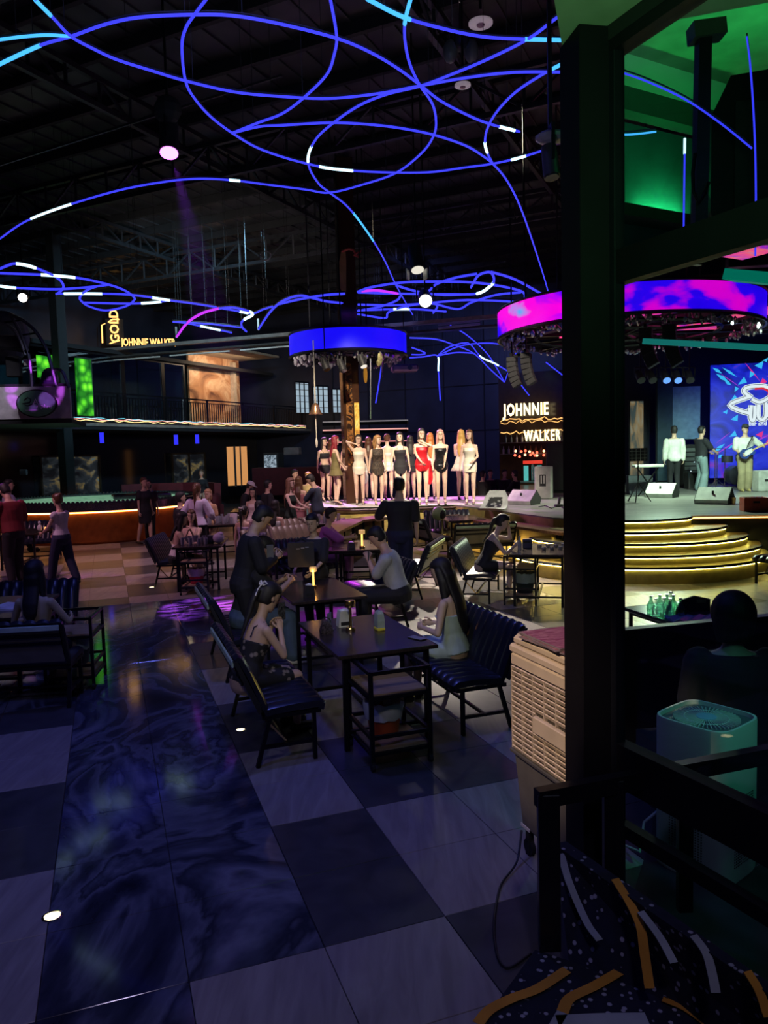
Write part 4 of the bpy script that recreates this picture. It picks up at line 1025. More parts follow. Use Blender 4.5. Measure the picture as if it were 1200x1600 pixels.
# plastered soffit over the corner, pale green
sof = [V((.3, 1.0, 4)), G(862, -60, 4.0), G(866, 0, 4.0), G(883, 100, 4.0), G(903, 92, 4.0), G(1010, 40, 4.0), V((2.2, 3.0, 4)), V((3.2, 1.0, 4))]
struct(MB().prism([p for p in sof], 4.0, 4.2).build('ceiling_soffit', mat('pale_green_plaster', (.34, .40, .28), .8, var=.1)))
struct(MB().bar(G(918, 84, 3.97), G(1100, -46, 3.97), .07, .06).build('soffit_trim', KM))
# reflected green room, built as solid parts behind the glass: cove, bulkhead, tinted wall
rz_ = -TG
def rw(x, D): q_ = W(x, 140, D); return V((q_.x, q_.y, 0))
v0, v1, v2 = rw(935, 5.9), rw(1140, 6.6), rw(1092, 6.42)
vd = (v1 - v0).normalized(); vn = V((vd.y, -vd.x, 0))
zc = lambda y: W(960, y, 6.0).z
struct(MB().wallbox(v0, v1, .06, zc(150), zc(84)).build('wall_cove', mat('cove_plaster', (.5, .6, .5), .8, var=.05)))
struct(MB().wallbox(v0 + vn * .1, v1 + vn * .1, .12, zc(188), zc(152)).build('bulkhead_trim', mat('bulkhead_green_black', (.02, .035, .03), .6)))
struct(MB().prism([v0 - vn * .1, v1 - vn * .1, v1 + vn * 1.6, v0 + vn * 1.6], zc(84) + .0, zc(84) + .1).build('ceiling_room', mat('room_ceiling', (.2, .32, .2), .8)))
vm = v0.lerp(v1, .5) + vn * .9
area('cove_lamp', (vm.x, vm.y, zc(150)), (vm.x, vm.y, 9), 1.5, (.05, 1, .25), 1.2, .6)
area('cove_lamp', (vm.x, vm.y - .3, zc(160)), (vm.x - vn.x, vm.y - vn.y, zc(110)), 3.0, (.05, 1, .25), 1.2, .2)
struct(MB().wallbox(v0 + vn * .02, v2 + vn * .02, .05, zc(400), zc(194)).build('wall_tinted', mat('blue_black_wall', (.02, .055, .075), .35)))
sl_ = (v0 + vd * .13).lerp(v2, .48) + vn * .14
o_ = area('green_strip_lamp', (sl_.x, sl_.y, zc(330)), (sl_.x - vn.x * .12, sl_.y - vn.y * .12, zc(330) + .2), 8, (.05, 1, .2), .5, .03)
struct(MB().wallbox(v0 + vn * .12, v2 + vn * .12, .2, zc(352), zc(334)).build('ledge_trim', mat('bulkhead_green_black', (.02, .035, .03), .6)))
t_ = thing('hanging_speaker', 'large black octagonal speaker hanging behind the glass at upper right', 'speaker', (0, 0, 0))
DS_ = 5.0
oc = [(1112, 180), (1142, 118), (1200, 108), (1260, 118), (1260, 350), (1200, 352), (1118, 358), (1110, 330)]
MB().loft([[W(x, y, DS_) for x, y in oc], [W(x, y, DS_) + V((.12, .5, 0)) for x, y in oc]]).build('cabinet', mat('speaker_cabinet', (.012, .014, .014), .5), t_)
MB().wallbox(W(1150, 0, DS_ - .02).xy.to_3d(), W(1255, 0, DS_ - .02).xy.to_3d(), .02, W(1200, 335, DS_).z, W(1200, 160, DS_).z).build('grille', mat('grille_black', (.02, .022, .022), .7), t_)
t_ = thing('speaker_pole', 'black pole with ceiling plate holding equipment behind the glass', 'pole', (0, 0, 0))
MB().bar(W(1099, 60, 4.7), W(1092, 352, 4.7), .075).build('pole', mat('pole_black', (.012, .014, .014), .5), t_)
MB().bar(W(1079, 53, 4.7), W(1129, 46, 4.7), .12, .09).build('ceiling_plate', mat('plate_green_black', (.03, .05, .035), .5), t_)
MB().tube([W(x, y, 4.65) for x, y in ((1086, 240), (1082, 270), (1083, 300), (1092, 318), (1102, 300), (1108, 285))], .012, 5).build('cable', K, t_)
for lab, px in (('blue neon line seen through the glass falling to the right', [(961, 110), (1010, 127), (1070, 155), (1125, 192), (1175, 232)]), ('long upright blue neon line behind the glass at far right', [(1167, 57), (1172, 100), (1177, 170), (1180, 240), (1181, 320), (1180, 400)]), ('short upright blue neon line behind the glass', [(1070, 216), (1069, 290), (1068, 367)])):
    neon(lab, px, r=.0055, D=4.4, marks=((.05, .2, NW),) if 'short' in lab else ())
neon('short cyan neon line behind the glass', [(960, 211), (990, 210), (1025, 206)], NEONC, r=.0055, D=4.4)
tag(MB().box(W(1160, 392, 7.5), (.55, .4, .03), .5).build('ceiling_screen', M_PP), 'small tilted picture screen seen under the middle glass frame', 'screen', 'picture panels under the stage ceiling')
# dark partition below the view through the glass
a, b = G(968, 983, .95), G(1290, 952, .95)
struct(MB().wallbox(a, b, .08, 0, .95).build('wall_partition', mat('partition_black', (.012, .013, .018), .4)))
tag(MB().wallbox(a + V((-.02, -.75, 0)), b + V((.1, -.95, 0)), .5, .0, .42).build('banquette', mat('banquette_dark', (.02, .022, .035), .4)), 'dark low banquette behind the glass', 'sofa')
# air purifier: its reflection in the glass, built as a solid object behind
struct(MB().prism([WP + GN * -.06, WP + GD * 1.6 + GN * -.06, V((3.6, 3.2, 0)), V((3.2, 6.2, 0)), V((2.0, 5.5, 0)), V((1.5, 4.2, 0))], .001, .006).build('floor_room', mat('room_floor_dark', (.02, .022, .03), .35)))
p = A(1096, 3.86); ap = thing('air_purifier', 'white air purifier tinted teal, a reflection built solid behind the glass', 'air purifier', (p.x + .02, p.y, 0), math.radians(38))
sq = lambda w, n=5, k=.42: [(w * math.copysign(abs(math.cos(t)) ** k, math.cos(t)), w * math.copysign(abs(math.sin(t)) ** k, math.sin(t))) for t in [2 * PI * i / 40 for i in range(40)]]
PW = mat('purifier_white', (.55, .62, .60), .65, var=.03)
MB().loft([[V((x * s_, y * s_, z)) for x, y in sq(.205)] for s_, z in ((.96, .0), (1, .02), (1, .80), (.985, .815), (.93, .815), (.92, .79))]).build('body', PW, ap, 40)
MB().loft([[V((x, y, z)) for x, y in sq(.187)] for z in (.785, .795)]).build('top_recess', mat('purifier_dark', (.10, .14, .14), .5), ap)
rb_ = MB()
for i in range(48):
    a = 2 * PI * i / 48; rb_.bar((.05 * math.cos(a), .05 * math.sin(a), .802), (.165 * math.cos(a), .165 * math.sin(a), .802), .004, .01)
rb_.tube([(.11 * math.cos(2 * PI * i / 30), .11 * math.sin(2 * PI * i / 30), .803) for i in range(30)], .004, 4, True)
tag(rb_.build('fan_grille', PW, ap), kind='stuff'); MB().lathe([(.05, .80), (.05, .81), (.001, .812)], n=20).build('hub', mat('hub_blue', (.1, .3, .4), .4, em=(.05, .3, .45), es=.12), ap)
hp = MB()
for i in range(12):
    for j in range(26): hp.box((-.09 + i * .016, -.2052, .1 + j * .014), (.006, .004, .006)); hp.box((-.2052, -.09 + i * .016, .1 + j * .014), (.004, .006, .006))
tag(hp.build('side_vent', mat('vent_holes', (.03, .05, .05), .7), ap), kind='stuff')
area('purifier_lamp', (2.2, 2.9, 2.3), (1.64, 3.8, .5), .8, (.12, 1, .62), .3, .3).data.spread = 1.1
tag(MB().tube([p + V(q_) for q_ in ((-.2, .1, .25), (-.28, .08, .2), (-.33, .0, .08), (-.4, .2, .03), (-.6, .5, .02))], .008, 5).build('loose_cable', mat('pale_cord', (.4, .45, .42), .5)), 'pale thin cord curving down left of the air purifier', 'cord')
# carpeted step with railing
ZC = .47
crp = ramp_mat('patterned_carpet', [(.0, (.42, .42, .46)), (.22, (.30, .30, .34)), (.27, (.006, .008, .02)), (1, (.01, .012, .03))], voro=True, nscale=26, rough=.95)
c0, c1 = G(874, 1322, ZC), G(1240, 1580, ZC)
low = [G(836, 1484, .13), G(895, 1503, .13), G(1010, 1550, .13), G(1120, 1600, .13), G(1200, 1660, .13), V((.9, 1.0, .13)), V((.15, 1.0, .13)), V((.1, 2.0, .13)), G(752, 1600, .13)]
stp = struct(MB().prism(low, 0, .13).build('carpet_step_floor', crp))
b0_, b1_ = low[1], G(1240, 1690, .13)
tri = MB().loft([[V((c0.x - .02, c0.y + .02, ZC)), V((c1.x, c1.y, ZC)), V((c1.x + .04, c1.y + .02, ZC)), V((c0.x + .04, c0.y + .04, ZC))], [V((b0_.x, b0_.y, .0)), V((b1_.x, b1_.y, 0)), V((c1.x + .04, c1.y + .02, 0)), V((c0.x + .04, c0.y + .04, .0))]])
struct(tri.build('carpet_riser_wall', crp))


def band(px, zs, w, m_, par, label=None):
    """woven stripe lying on the carpet"""
    pts = smoothpts([G(x, y, z) for (x, y), z in zip(px, zs)], 5); L, R = [], []
    for i, p in enumerate(pts):
        d = (pts[min(i + 1, len(pts) - 1)] - pts[max(i - 1, 0)]).normalized(); s_ = d.cross(V((0, 0, 1))).normalized() * w
        L.append(p - s_ + V((0, -.004, .004))); R.append(p + s_ + V((0, -.004, .004)))
    up = V((0, -.004, .004))
    o = MB().loft([[a, b, b + up, a + up] for a, b in zip(L, R)]).build('woven_stripe', m_, par)


YW = mat('woven_orange', (.60, .27, .03), .95); GW = mat('woven_grey', (.33, .36, .36), .95)
rp_ = bpy.data.objects['carpet_riser_wall']
def zr(x, y):                                                                      # height where the ray meets the sloping riser
    a = V((c0.x, c0.y, ZC)); n_ = (c1 - c0).cross(b0_ - V((0, 0, .13)) - c0); d = ray(x, y); o_ = V((0, 0, CH)); t = (a - o_).dot(n_) / d.dot(n_); return CH + d.z * t
for px, w_, m_ in (([(876, 1335), (889, 1380), (915, 1440), (936, 1470)], .016, GW), ([(960, 1374), (985, 1415), (1000, 1450), (1006, 1490), (1014, 1545)], .018, YW), ([(1000, 1425), (1030, 1465), (1052, 1505)], .016, GW), ([(1082, 1462), (1102, 1490), (1112, 1525), (1117, 1552)], .016, GW), ([(1166, 1518), (1185, 1550), (1199, 1590)], .016, YW)):
    band(px, [zr(*q_) + .004 for q_ in px], w_, m_, rp_)
for px, w_, m_ in (([(746, 1600), (765, 1578), (800, 1560), (840, 1545), (885, 1516)], .022, YW), ([(878, 1582), (890, 1560), (930, 1540), (975, 1514)], .022, YW), ([(865, 1605), (878, 1582)], .02, GW), ([(1035, 1556), (1060, 1548), (1115, 1552)], .018, GW), ([(1035, 1560), (1070, 1575), (1110, 1604)], .02, YW), ([(870, 1596), (940, 1593), (1010, 1592)], .03, GW)):
    band(px, [.134] * len(px), w_, m_, stp)
# railing on the step
rl = thing('step_railing', 'black steel railing around the carpeted step', 'railing')
RM = mat('railing_black', (.012, .012, .016), .3, .3)
ra = G(858, 1484, .13); h_ = W(858, 1240, ra.y).z
rb2 = W(1260, 1160, ra.y * 1.15)
MB().bar((ra.x - .045, ra.y, h_ - .02), (rb2.x, rb2.y, h_ - .02), .05, .075).build('handrail', RM, rl)
for x_, w_ in ((857, .09), (958, .085), (1070, .065)):
    y_ = ra.y + (x_ - 857) / 400 * (rb2.y - ra.y); q_ = W(x_, 1300, y_)
    MB().box((q_.x, y_, (h_ + .13) / 2), (w_, .04, h_ - .13), .0, .003).build('post', RM, rl)

# ------------------------------------------------------------------ evaporative air cooler
cf = V((.68, 4.06, 0))                                                              # far lower front corner
ac = thing('air_cooler', 'tall cream air cooler with slatted front and grey water tank', 'air cooler', cf, T20)
# local: +x = away from the hall (EU), -y = towards the camera along the front
FW, DP = .56, .26
MB().box((DP / 2, -FW / 2, .92), (DP - .02, FW, .60), 0, .01).build('inner_housing', mat('cooler_dark', (.10, .09, .08), .7), ac)
MB().box((DP / 2, -FW / 2, 1.205), (DP + .02, FW + .04, .05), 0, .012).box((DP / 2, -FW / 2, 1.255), (DP, FW, .06), 0, .02).build('top_cover', CREAM, ac)
MB().box((DP / 2 - .005, -FW / 2, 1.145), (DP, FW + .02, .07), 0, .01).build('upper_panel', CREAM, ac)
tk = [[V((x, y, z)) for x, y in ((.0 + s_, -.02 * k_ - s_ * .4), (DP - s_, -.02 * k_), (DP - s_, -FW + s_ * .5), (.0 + s_, -FW + s_ * .5))] for s_, z, k_ in ((.05, .19, 1), (.035, .21, 1), (.01, .60, 0), (.0, .62, 0))]
MB().loft(tk).build('water_tank', GREYP, ac)
MB().box((DP / 2, -FW / 2, .63), (DP + .03, FW + .03, .02), 0, .004).build('tank_rim', mat('rim_dark', (.08, .08, .08), .5), ac)
n_sl = 17
for i in range(n_sl):
    z = .655 + i * (1.10 - .655) / (n_sl - 1)
    lo = 9; w0, w1 = -.01, -FW + .01
    o = MB().box((0, 0, 0), (.024, abs(w1 - w0) if i not in (7, 8, 9) else .24, .007), 0, 0, Matrix.Translation((-.004, (w0 + w1) / 2 if i not in (7, 8, 9) else -.13, z)) @ Matrix.Rotation(math.radians(62), 4, 'Y')).build('slat', CREAM, ac)
for i in range(6):
    MB().box((-.001, -.01 - i * (FW - .02) / 5, .88), (.022, .006, .46)).build('divider', CREAM, ac)
MB().box((-.012, -.40, .862), (.03, .30, .085), 0, .004).build('handle_plate', CREAM, ac)
MB().box((-.001, -.12, .24), (.004, .09, .018)).build('rating_label', mat('label_white', (.75, .75, .75), .6), ac)
MB().box((-.001, -.03, 1.16), (.004, .035, .018)).build('small_sticker', mat('label_white', (.75, .75, .75), .6), ac)
for (x, y) in ((.05, -.08), (.21, -.08), (.05, -.48), (.21, -.48)):
    cst = MB().box((x, y, .165), (.035, .035, .06), 0, .004).build('caster', KM, ac)
    MB().cyl((x - .012, y, .1), (x + .012, y, .1), .045, n=14).build('wheel', KM, cst)
    MB().box((x, y, .1), (.03, .04, .09)).build('fork', KM, cst)
ac.location.z = -.055
pts = [cf + V((.03, -.06, .14)), cf + V((-.02, -.18, .03))] + [G(x, y, .01) for x, y in ((784, 1380), (776, 1410), (772, 1440), (773, 1470), (780, 1500), (796, 1512), (830, 1490))]
tag(MB().tube(smoothpts(pts, 5), .006, 6).build('power_cable', mat('cable_black', (.015, .015, .018), .4)), 'thin black cable curving over the floor from the air cooler', 'cable')
# menus lying on the cooler
for k, (dx, dy, rz) in enumerate(((.13, -.3, .05), (.13, -.28, -.08), (.14, -.27, .0))):
    p = cf + EU * dx + EV * dy
    t_ = thing('menu_card', ('bottom menu of the stack on the air cooler', 'middle menu of the stack on the air cooler', 'top menu with dark red printed cover on the air cooler')[k], 'menu', (p.x, p.y, 1.232 + k * .008), T20 + rz, 'menus on the cooler')
    MB().box((0, 0, .003), (.28, .40, .006)).build('card', mat('menu_edge', (.25, .2, .22), .5), t_)
    MB().box((0, 0, .0068), (.26, .38, .0012)).build('printed_cover', ramp_mat('menu_print', [(.4, (.20, .03, .06)), (.6, (.45, .22, .25))], scale=(2, 9, 1), nscale=6, detail=6, rough=.3), t_)
# ------------------------------------------------------------------ benches, tables, trolleys
def ribsheet(L, nr, path, th, amp):
    """cushion with channels: path of (x, z) points along which the ribs run, spread over the length L in y"""
    P_ = [V((x, 0, z)) for x, z in path]; N = []
    for i in range(len(P_)):
        d = (P_[min(i + 1, len(P_) - 1)] - P_[max(i - 1, 0)]).normalized(); N.append(V((d.z, 0, -d.x)))
    ys = []; nsub = 4
    for k in range(nr * nsub + 1):
        t = k / nsub; ys.append((-L / 2 + L * k / (nr * nsub), abs(math.sin(PI * t)) ** .6))
    m = MB(); rings = []
    for y, s in ys:
        e = [p + V((0, y, 0)) + n * (amp * s) for p, n in zip(P_, N)]
        b = [p + V((0, y, 0)) - n * th for p, n in zip(P_, N)]
        rings.append(e + b[::-1])
    return m.loft(rings)


def make_bench(lea, L=1.2, label='', back=BACKP, strip=None):
    t = thing('bench', label, 'bench')
    ribsheet(L, 11, [(.30, .385), (.315, .43), (.27, .462), (.1, .465), (-.14, .45), (-.20, .44)], 0.05, .022).build('seat', lea, t, 50)
    ribsheet(L, 11, [(-.17, .44), (-.215, .55), (-.30, .74), (-.365, .86), (-.40, .878), (-.425, .86)], .035, .022).build('backrest', lea, t, 50)
    MB().loft([[V((x, y, z)) for x, z in ((-.22, .44), (-.255, .54), (-.40, .845), (-.44, .85), (-.30, .54), (-.245, .42))] for y in (-L / 2 - .012, -L / 2 + .02)]).build('side_panel', KM, t)
    MB().loft([[V((x, y, z)) for x, z in ((-.22, .44), (-.255, .54), (-.40, .845), (-.44, .85), (-.30, .54), (-.245, .42))] for y in (L / 2 - .02, L / 2 + .012)]).build('side_panel', KM, t)
    MB().bar((-.258, 0, .46), (-.41, 0, .80), L - .06, .012).build('back_panel', back, t)
    for z0 in (.82, .745, .665):
        x = -.258 - (z0 - .46) * .447 - .018; MB().box((x, 0, z0), (.02, L - .04, .035 if z0 < .8 else .05), 0, .004, ).build('back_slat', K if z0 < .8 else (strip or K), t)
    f = MB()
    for y in (-L / 2 + .02, L / 2 - .02): f.bar((-.22, y, .385), (.28, y, .385), .03)
    for x in (-.20, .26): f.bar((x, -L / 2, .385), (x, L / 2, .385), .03)
    f.build('seat_frame', K, t)
    for y in (-L / 2 + .02, L / 2 - .02):
        MB().bar((.22, y, 0), (.22, y, .39), .032).build('leg', K, t)
        MB().bar((-.27, y, 0), (-.15, y, .39), .032).build('leg', K, t)
        MB().bar((-.225, y, .15), (.22, y, .15), .026).build('stretcher', K, t)
    MB().bar((0, -L / 2, .15), (0, L / 2, .15), .024).build('stretcher', K, t)
    MB().bar((-.2, -L / 2 + .04, .37), (.0, -L / 2 + .04, .15), .014).build('brace', BRASS, t)
    return t


BN0 = make_bench(LEA, label='navy channelled bench closest to the camera, with the woman in the floral dress', strip=mat('pale_rail', (.55, .75, .6), .35, .3))  # green light on the top rail is put into the strip colour
GB = 'channelled benches of the hall'; BN0['group'] = GB; BN0.scale = (.87, 1, .94)


def bench(p, rz, label, proto=None):
    return copy_tree(proto or BN0, (p[0], p[1], 0), rz, label, GB)


TC1 = V((-.2, 6.15, 0)); TC2 = V((-.78, 8.2, 0))
q = TC1 - EU * .78; BN0.location = (q.x, q.y, 0); BN0.rotation_euler = (0, 0, T20)
bench(TC2 - EU * .84 + EV * .02, T20, 'navy bench with green lit top rail, second along the aisle')
bench(TC1 + EU * .79 - EV * .04, T20 + PI, 'navy bench with the woman in white, in front of the air cooler')
q = G(637, 980); bench(q + EU * -.22 + EV * .60, T20 + PI, 'navy bench holding the man in the pale tee shirt')
C17 = math.radians(-15); CU = V((math.cos(C17), math.sin(C17), 0)); CV = V((-math.sin(C17), math.cos(C17), 0))
q = G(658, 937); bench(q - CU * .22 + CV * .6, C17 + PI, 'bench with pale back slats just right of the standing man')
q = G(715, 943); bench(q + CU * .27 + CV * .6, C17, 'bench of the woman in black with crossed legs')
q = G(703, 872); bench(q - EU * .22 + EV * .6, T20, 'empty bench with slatted back right behind the standing man')
q = G(550, 895); bench(q - CU * .0 + CV * 2.4, C17 + PI, 'empty bench with slatted back left behind the standing man')
bench(A(707, 17.2), -PI / 2 + .05, 'long dark bench right below the podium edge, facing the camera')
bench(A(752, 14.6), PI / 2 + .15, 'dark bench turned away, left of the ledge counter')
BT = make_bench(LEAT, 1.5, 'taupe ribbed bench behind the man on the phone'); BT['group'] = GB; BT.scale = (.87, 1, .94)
q = A(447, 14.3); BT.location = q; BT.rotation_euler = (0, 0, math.radians(-48))
bench(A(478, 16.2), math.radians(-48), 'taupe ribbed bench further back toward the podium', BT)
bench(A(470, 12.2), math.radians(-60), 'purple lit ribbed bench left of the woman in black')
q = G(237, 917); bench(q + V((.27, .6, 0)), math.radians(2), 'navy bench at left with the woman in the white top')
q = A(0, 7.0); bench(A(18, 6.85), PI / 2 + .12, 'dark bench at lower left, seen from behind')
bench(A(30, 8.5), -PI / 2 + .12, 'navy bench at the left edge facing the camera')
bench(A(50, 17.3), -PI / 2 + .1, 'dark bench behind the man in the red shirt')
q = G(1178, 917); bench(A(1248, 11.4), PI + .5, 'dark bench end at the right edge beside the gold steps')
bench(A(1222, 7.0), PI / 2 + .9, 'green lit bench at the lower right behind the glass')


def make_table(label, sx=.8, sy=1.25, top=WOODK):
    t = thing('table', label, 'table')
    MB().box((0, 0, .735), (sx, sy, .03), 0, .004).build('tabletop', top, t)
    a = MB(); hx, hy = sx / 2 - .07, sy / 2 - .08
    for s_ in (-1, 1): a.bar((s_ * hx, -hy, .70), (s_ * hx, hy, .70), .03); a.bar((-hx, s_ * hy, .70), (hx, s_ * hy, .70), .03)
    a.build('frame', K, t)
    for x in (-hx, hx):
        for y in (-hy, hy): MB().bar((x, y, 0), (x, y, .71), .036).build('leg', K, t)
    for y in (-hy, hy): MB().bar((-hx, y, .14), (hx, y, .14), .026).build('stretcher', K, t)
    MB().bar((0, -hy, .14), (0, hy, .14), .026).build('stretcher', K, t)
    return t


TB0 = make_table('black topped table nearest the camera, with four things on it'); TB0['group'] = 'black topped tables'; TB0.location = TC1; TB0.rotation_euler = (0, 0, T20)
def table(p, rz, label): return copy_tree(TB0, (p[0], p[1], 0), rz, label, 'black topped tables')
table(TC2, T20, 'black topped table with amber glow between the seated people')
TT = []
for x, D, rz, lab in ((318, 13.0, .1, 'dark table of the two women at left, covered with glasses'), (845, 11.0, C17, 'dark table of the woman in black near the pillar'), (560, 12.05, .05, 'brown table with the glowing lamp left of the standing man'),
                      (352, 16.9, .2, 'dark table crowded with glasses behind the ponytail woman'), (722, 16.4, .1, 'table with a rounded speaker near the ledge counter'), (10, 7.7, .12, 'dark table with papers in front of the woman at lower left'),
                      (45, 16.0, .1, 'dark table beside the man in the red shirt'), (470, 11.6, -1.0, 'low dark table under purple light behind the phone man'), (515, 16.5, .1, 'small dark table with glasses left of the ledge counter'), (388, 20.5, .1, 'far table of the man in the white cap'), (795, 23.5, .1, 'far dark table of the seated group right of the podium'), (1060, 6.6, .3, 'dark table with bottles behind the glass')):
    TT.append(table(A(x, D), rz, lab))
TT[-2].scale = (1.6, 1, 1); TT[-1].scale = (.8, .6, 1)


def make_trolley(label):
    t = thing('side_trolley', label, 'trolley')
    w, d = .44, .52
    for x in (-w / 2, w / 2):
        for y in (-d / 2, d / 2):
            MB().bar((x, y, .06), (x, y, .70), .028).build('upright', K, t)
            c = MB().box((x, y, .05), (.028, .03, .04)).build('caster', KM, t); MB().cyl((x - .012, y, .03), (x + .012, y, .03), .03, n=12).build('wheel', KM, c)
    for z in (.70, .52, .24, .12):
        f = MB()
        for s_ in (-1, 1): f.bar((s_ * w / 2, -d / 2, z), (s_ * w / 2, d / 2, z), .026); f.bar((-w / 2, s_ * d / 2, z), (w / 2, s_ * d / 2, z), .026)
        f.build('rail', K, t)
    MB().box((0, 0, .535), (w - .03, d - .03, .018)).build('shelf', WOOD, t); MB().box((0, 0, .135), (w - .03, d - .03, .018)).build('shelf', WOOD, t)
    return t


TR0 = make_trolley('black side trolley with wooden shelves and orange bucket at the nearest table'); TR0['group'] = 'side trolleys'
q = G(583, 1206); t0 = q + EU * .22 + EV * .26; TR0.location = t0; TR0.rotation_euler = (0, 0, T20)
def trolley(p, rz, lab): return copy_tree(TR0, (p[0], p[1], 0), rz, lab, 'side trolleys')


def bucket(p, m_, label, liner=LINER, z=.145, s=1.0, cat='bucket'):
    t = thing('waste_bucket', label, cat, (p[0], p[1], z)); t.scale = (s, s, s)
    MB().lathe([(.001, 0), (.095, 0), (.105, .01), (.135, .22), (.14, .225), (.13, .22), (.1, .02), (.001, .015)], n=24).build('tub', m_, t, 50)
    if liner:
        rg = random.Random(4); n = 28; rings = []
        for r, z_, j in ((.138, .14, .004), (.146, .19, .005), (.15, .235, .006), (.147, .262, .008), (.13, .255, .01), (.1, .2, .01)):
            rings.append([V(((r + rg.uniform(-j, j)) * math.cos(2 * PI * i / n), (r + rg.uniform(-j, j)) * math.sin(2 * PI * i / n), z_ + rg.uniform(-j, j) * 1.6)) for i in range(n)])
        MB().loft(rings, cap=False).build('bag_liner', liner, t, 70)
        MB().ell((.03, -.04, .25), (.035, .03, .03), 8, 6).build('bag_knot', liner, t, 70)
    return t


bucket(t0 - EU * .03 + EV * .02, ORANGEP, 'orange bucket with white bag on the nearest trolley')
q = G(278, 931); tr1 = q + V((.24, .3, 0)); trolley(tr1, .08, 'side trolley with red bucket beside the two women at left'); bucket(tr1, MAGP, 'red bucket with pale bag on the left trolley', mat('bag_pink', (.55, .4, .5), .4), s=.95)
q = G(786, 946); tr2 = q + CU * .24 + CV * .28; trolley(tr2, C17, 'side trolley with dark bin near the pillar'); bucket(tr2 + CU * .05, BUCK, 'dark bin with grey green bag on the trolley by the pillar', mat('bag_teal', (.22, .3, .3), .4), s=1.1)
q = G(533, 917); tr3 = q + V((.27, .3, 0)); trolley(tr3, .0, 'purple lit side trolley below the lamp table')
q = A(121, 7.45); trolley(q, .15, 'side trolley at lower left beside the seated woman'); bucket(q, BUCK, 'dark bin with pale green bag on the lower left trolley', mat('bag_green', (.3, .42, .36), .4), z=.2, s=1.15)


# things on the tables
def prop(x, y, z=.75): return G(x, y, z)
def lamp_torch(p, s=1.0, lab='', on=False):
    t = thing('table_lamp', lab, 'lamp', p); t.scale = (s, s, s)
    MB().lathe([(.001, 0), (.04, 0), (.042, .008), (.042, .02), (.034, .03), (.018, .032)], n=20).build('base', BRASS, t, 40)
    MB().cyl((0, 0, .03), (0, 0, .20), .013).build('stem', glow('amber_stem', (1, .5, .1), 3.0) if on else BRASS, t, 50)
    MB().lathe([(.015, .195), (.043, .20), (.045, .205), (.045, .25), (.042, .256), (.001, .256)], n=20).build('shade', BRASS if not on else mat('lit_brass', (.85, .6, .3), .3, .6, em=(1, .55, .2), es=.5), t, 40)
    return t
lamp_torch(prop(548, 985), 1.0, 'brass table lamp with round cap on the nearest table')
lamp_torch(prop(490, 918), .9, 'glowing amber table lamp on the second table', True)
lamp_torch(prop(566, 856, .75), 1.1, 'glowing pink white table lamp beside the standing man', True)
def point(name, loc, e, col, r=.03):
    d = bpy.data.lights.new(name, 'POINT'); d.energy = e; d.color = col; d.shadow_soft_size = r
    o = bpy.data.objects.new(name, d); C.objects.link(o); o.location = loc
p = prop(490, 918); point('amber_lamp_light', p + V((.0, -.07, .17)), 1.6, (1, .45, .1))
def tissue(p, rz, lab, body=mat('tissue_box', (.62, .62, .58), .5), s=1.0):
    t = thing('napkin_holder', lab, 'napkin holder', p, rz); t.scale = (s, s, s)
    MB().loft([[V((x, y, z)) for x, z in ((-.06, .0), (.06, .0), (.062, .03), (.05, .13), (-.045, .14), (-.06, .03))] for y in (-.045, .045)]).build('case', body, t)
    MB().box((0, -.047, .03), (.085, .004, .03)).build('slot', KM, t)
    MB().ell((0, 0, .13), (.045, .03, .025), 8, 5).build('paper_tissue', PAPER, t)
    return t
tissue(prop(538, 978), T20, 'white napkin holder with paper on the nearest table')
tissue(prop(483, 932), T20, 'black napkin holder in front of the amber lamp', mat('holder_black', (.03, .03, .035), .4), .9)
tissue(prop(549, 860), .2, 'dark purple lit holder left of the glowing lamp', mat('holder_black', (.03, .03, .035), .4), .9)
t = thing('cutlery_caddy', 'clear caddy with pale bottle shapes and yellow base on the nearest table', 'caddy', prop(593, 984), T20)
MB().box((0, 0, .012), (.07, .10, .024), 0, .004).build('base', mat('yellow_plastic', (.7, .6, .06), .5), t)
MB().loft([[V((x * s_, y * s_, z)) for x, y in ((-.03, -.045), (.03, -.045), (.03, .045), (-.03, .045))] for s_, z in ((1, .024), (1.05, .08), (.9, .14), (.5, .165))]).build('clear_cover', mat('clear_grey', (.35, .42, .38), .15), t)
for y in (-.025, .025): MB().cyl((0, y, .024), (0, y, .15), .018, .012).build('bottle', mat('milk_glass', (.55, .62, .55), .3), t)
t = thing('photo_stand', 'small clear acrylic card stand on the nearest table', 'card stand', prop(515, 985), T20 + .9)
MB().box((0, 0, .075), (.09, .006, .15), 0, .002).build('card', mat('acrylic_blue', (.18, .2, .38), .2), t); MB().box((0, 0, .004), (.1, .05, .008)).build('foot', mat('acrylic_clear', (.3, .3, .4), .1), t)
t = thing('handbag', 'small dark glittering handbag leaning on the nearest table', 'bag', prop(510, 990), T20)
MB().loft([[V((x * a_, y * b_, z)) for x, y in ((-.05, -.03), (.05, -.03), (.05, .03), (-.05, .03))] for a_, b_, z in ((1, 1, 0), (1.05, 1.1, .03), (.8, .8, .07), (.35, .4, .105))]).build('pouch', mat('sequin_dark', (.10, .08, .09), .25, .5, var=.8, sc=60), t)
MB().tube([(.04 * math.cos(a * PI / 8), 0, .09 + .045 * math.sin(a * PI / 8)) for a in range(9)], .005, 5).build('strap', KM, t)
t = thing('phone', 'phone lying face down at the right end of the nearest table', 'phone', prop(652, 998), T20 + .4); MB().box((0, 0, .005), (.075, .15, .008), 0, .003).build('body', KM, t); MB().box((0, 0, .0095), (.07, .145, .001)).build('screen', mat('phone_grey', (.3, .3, .35), .2), t)
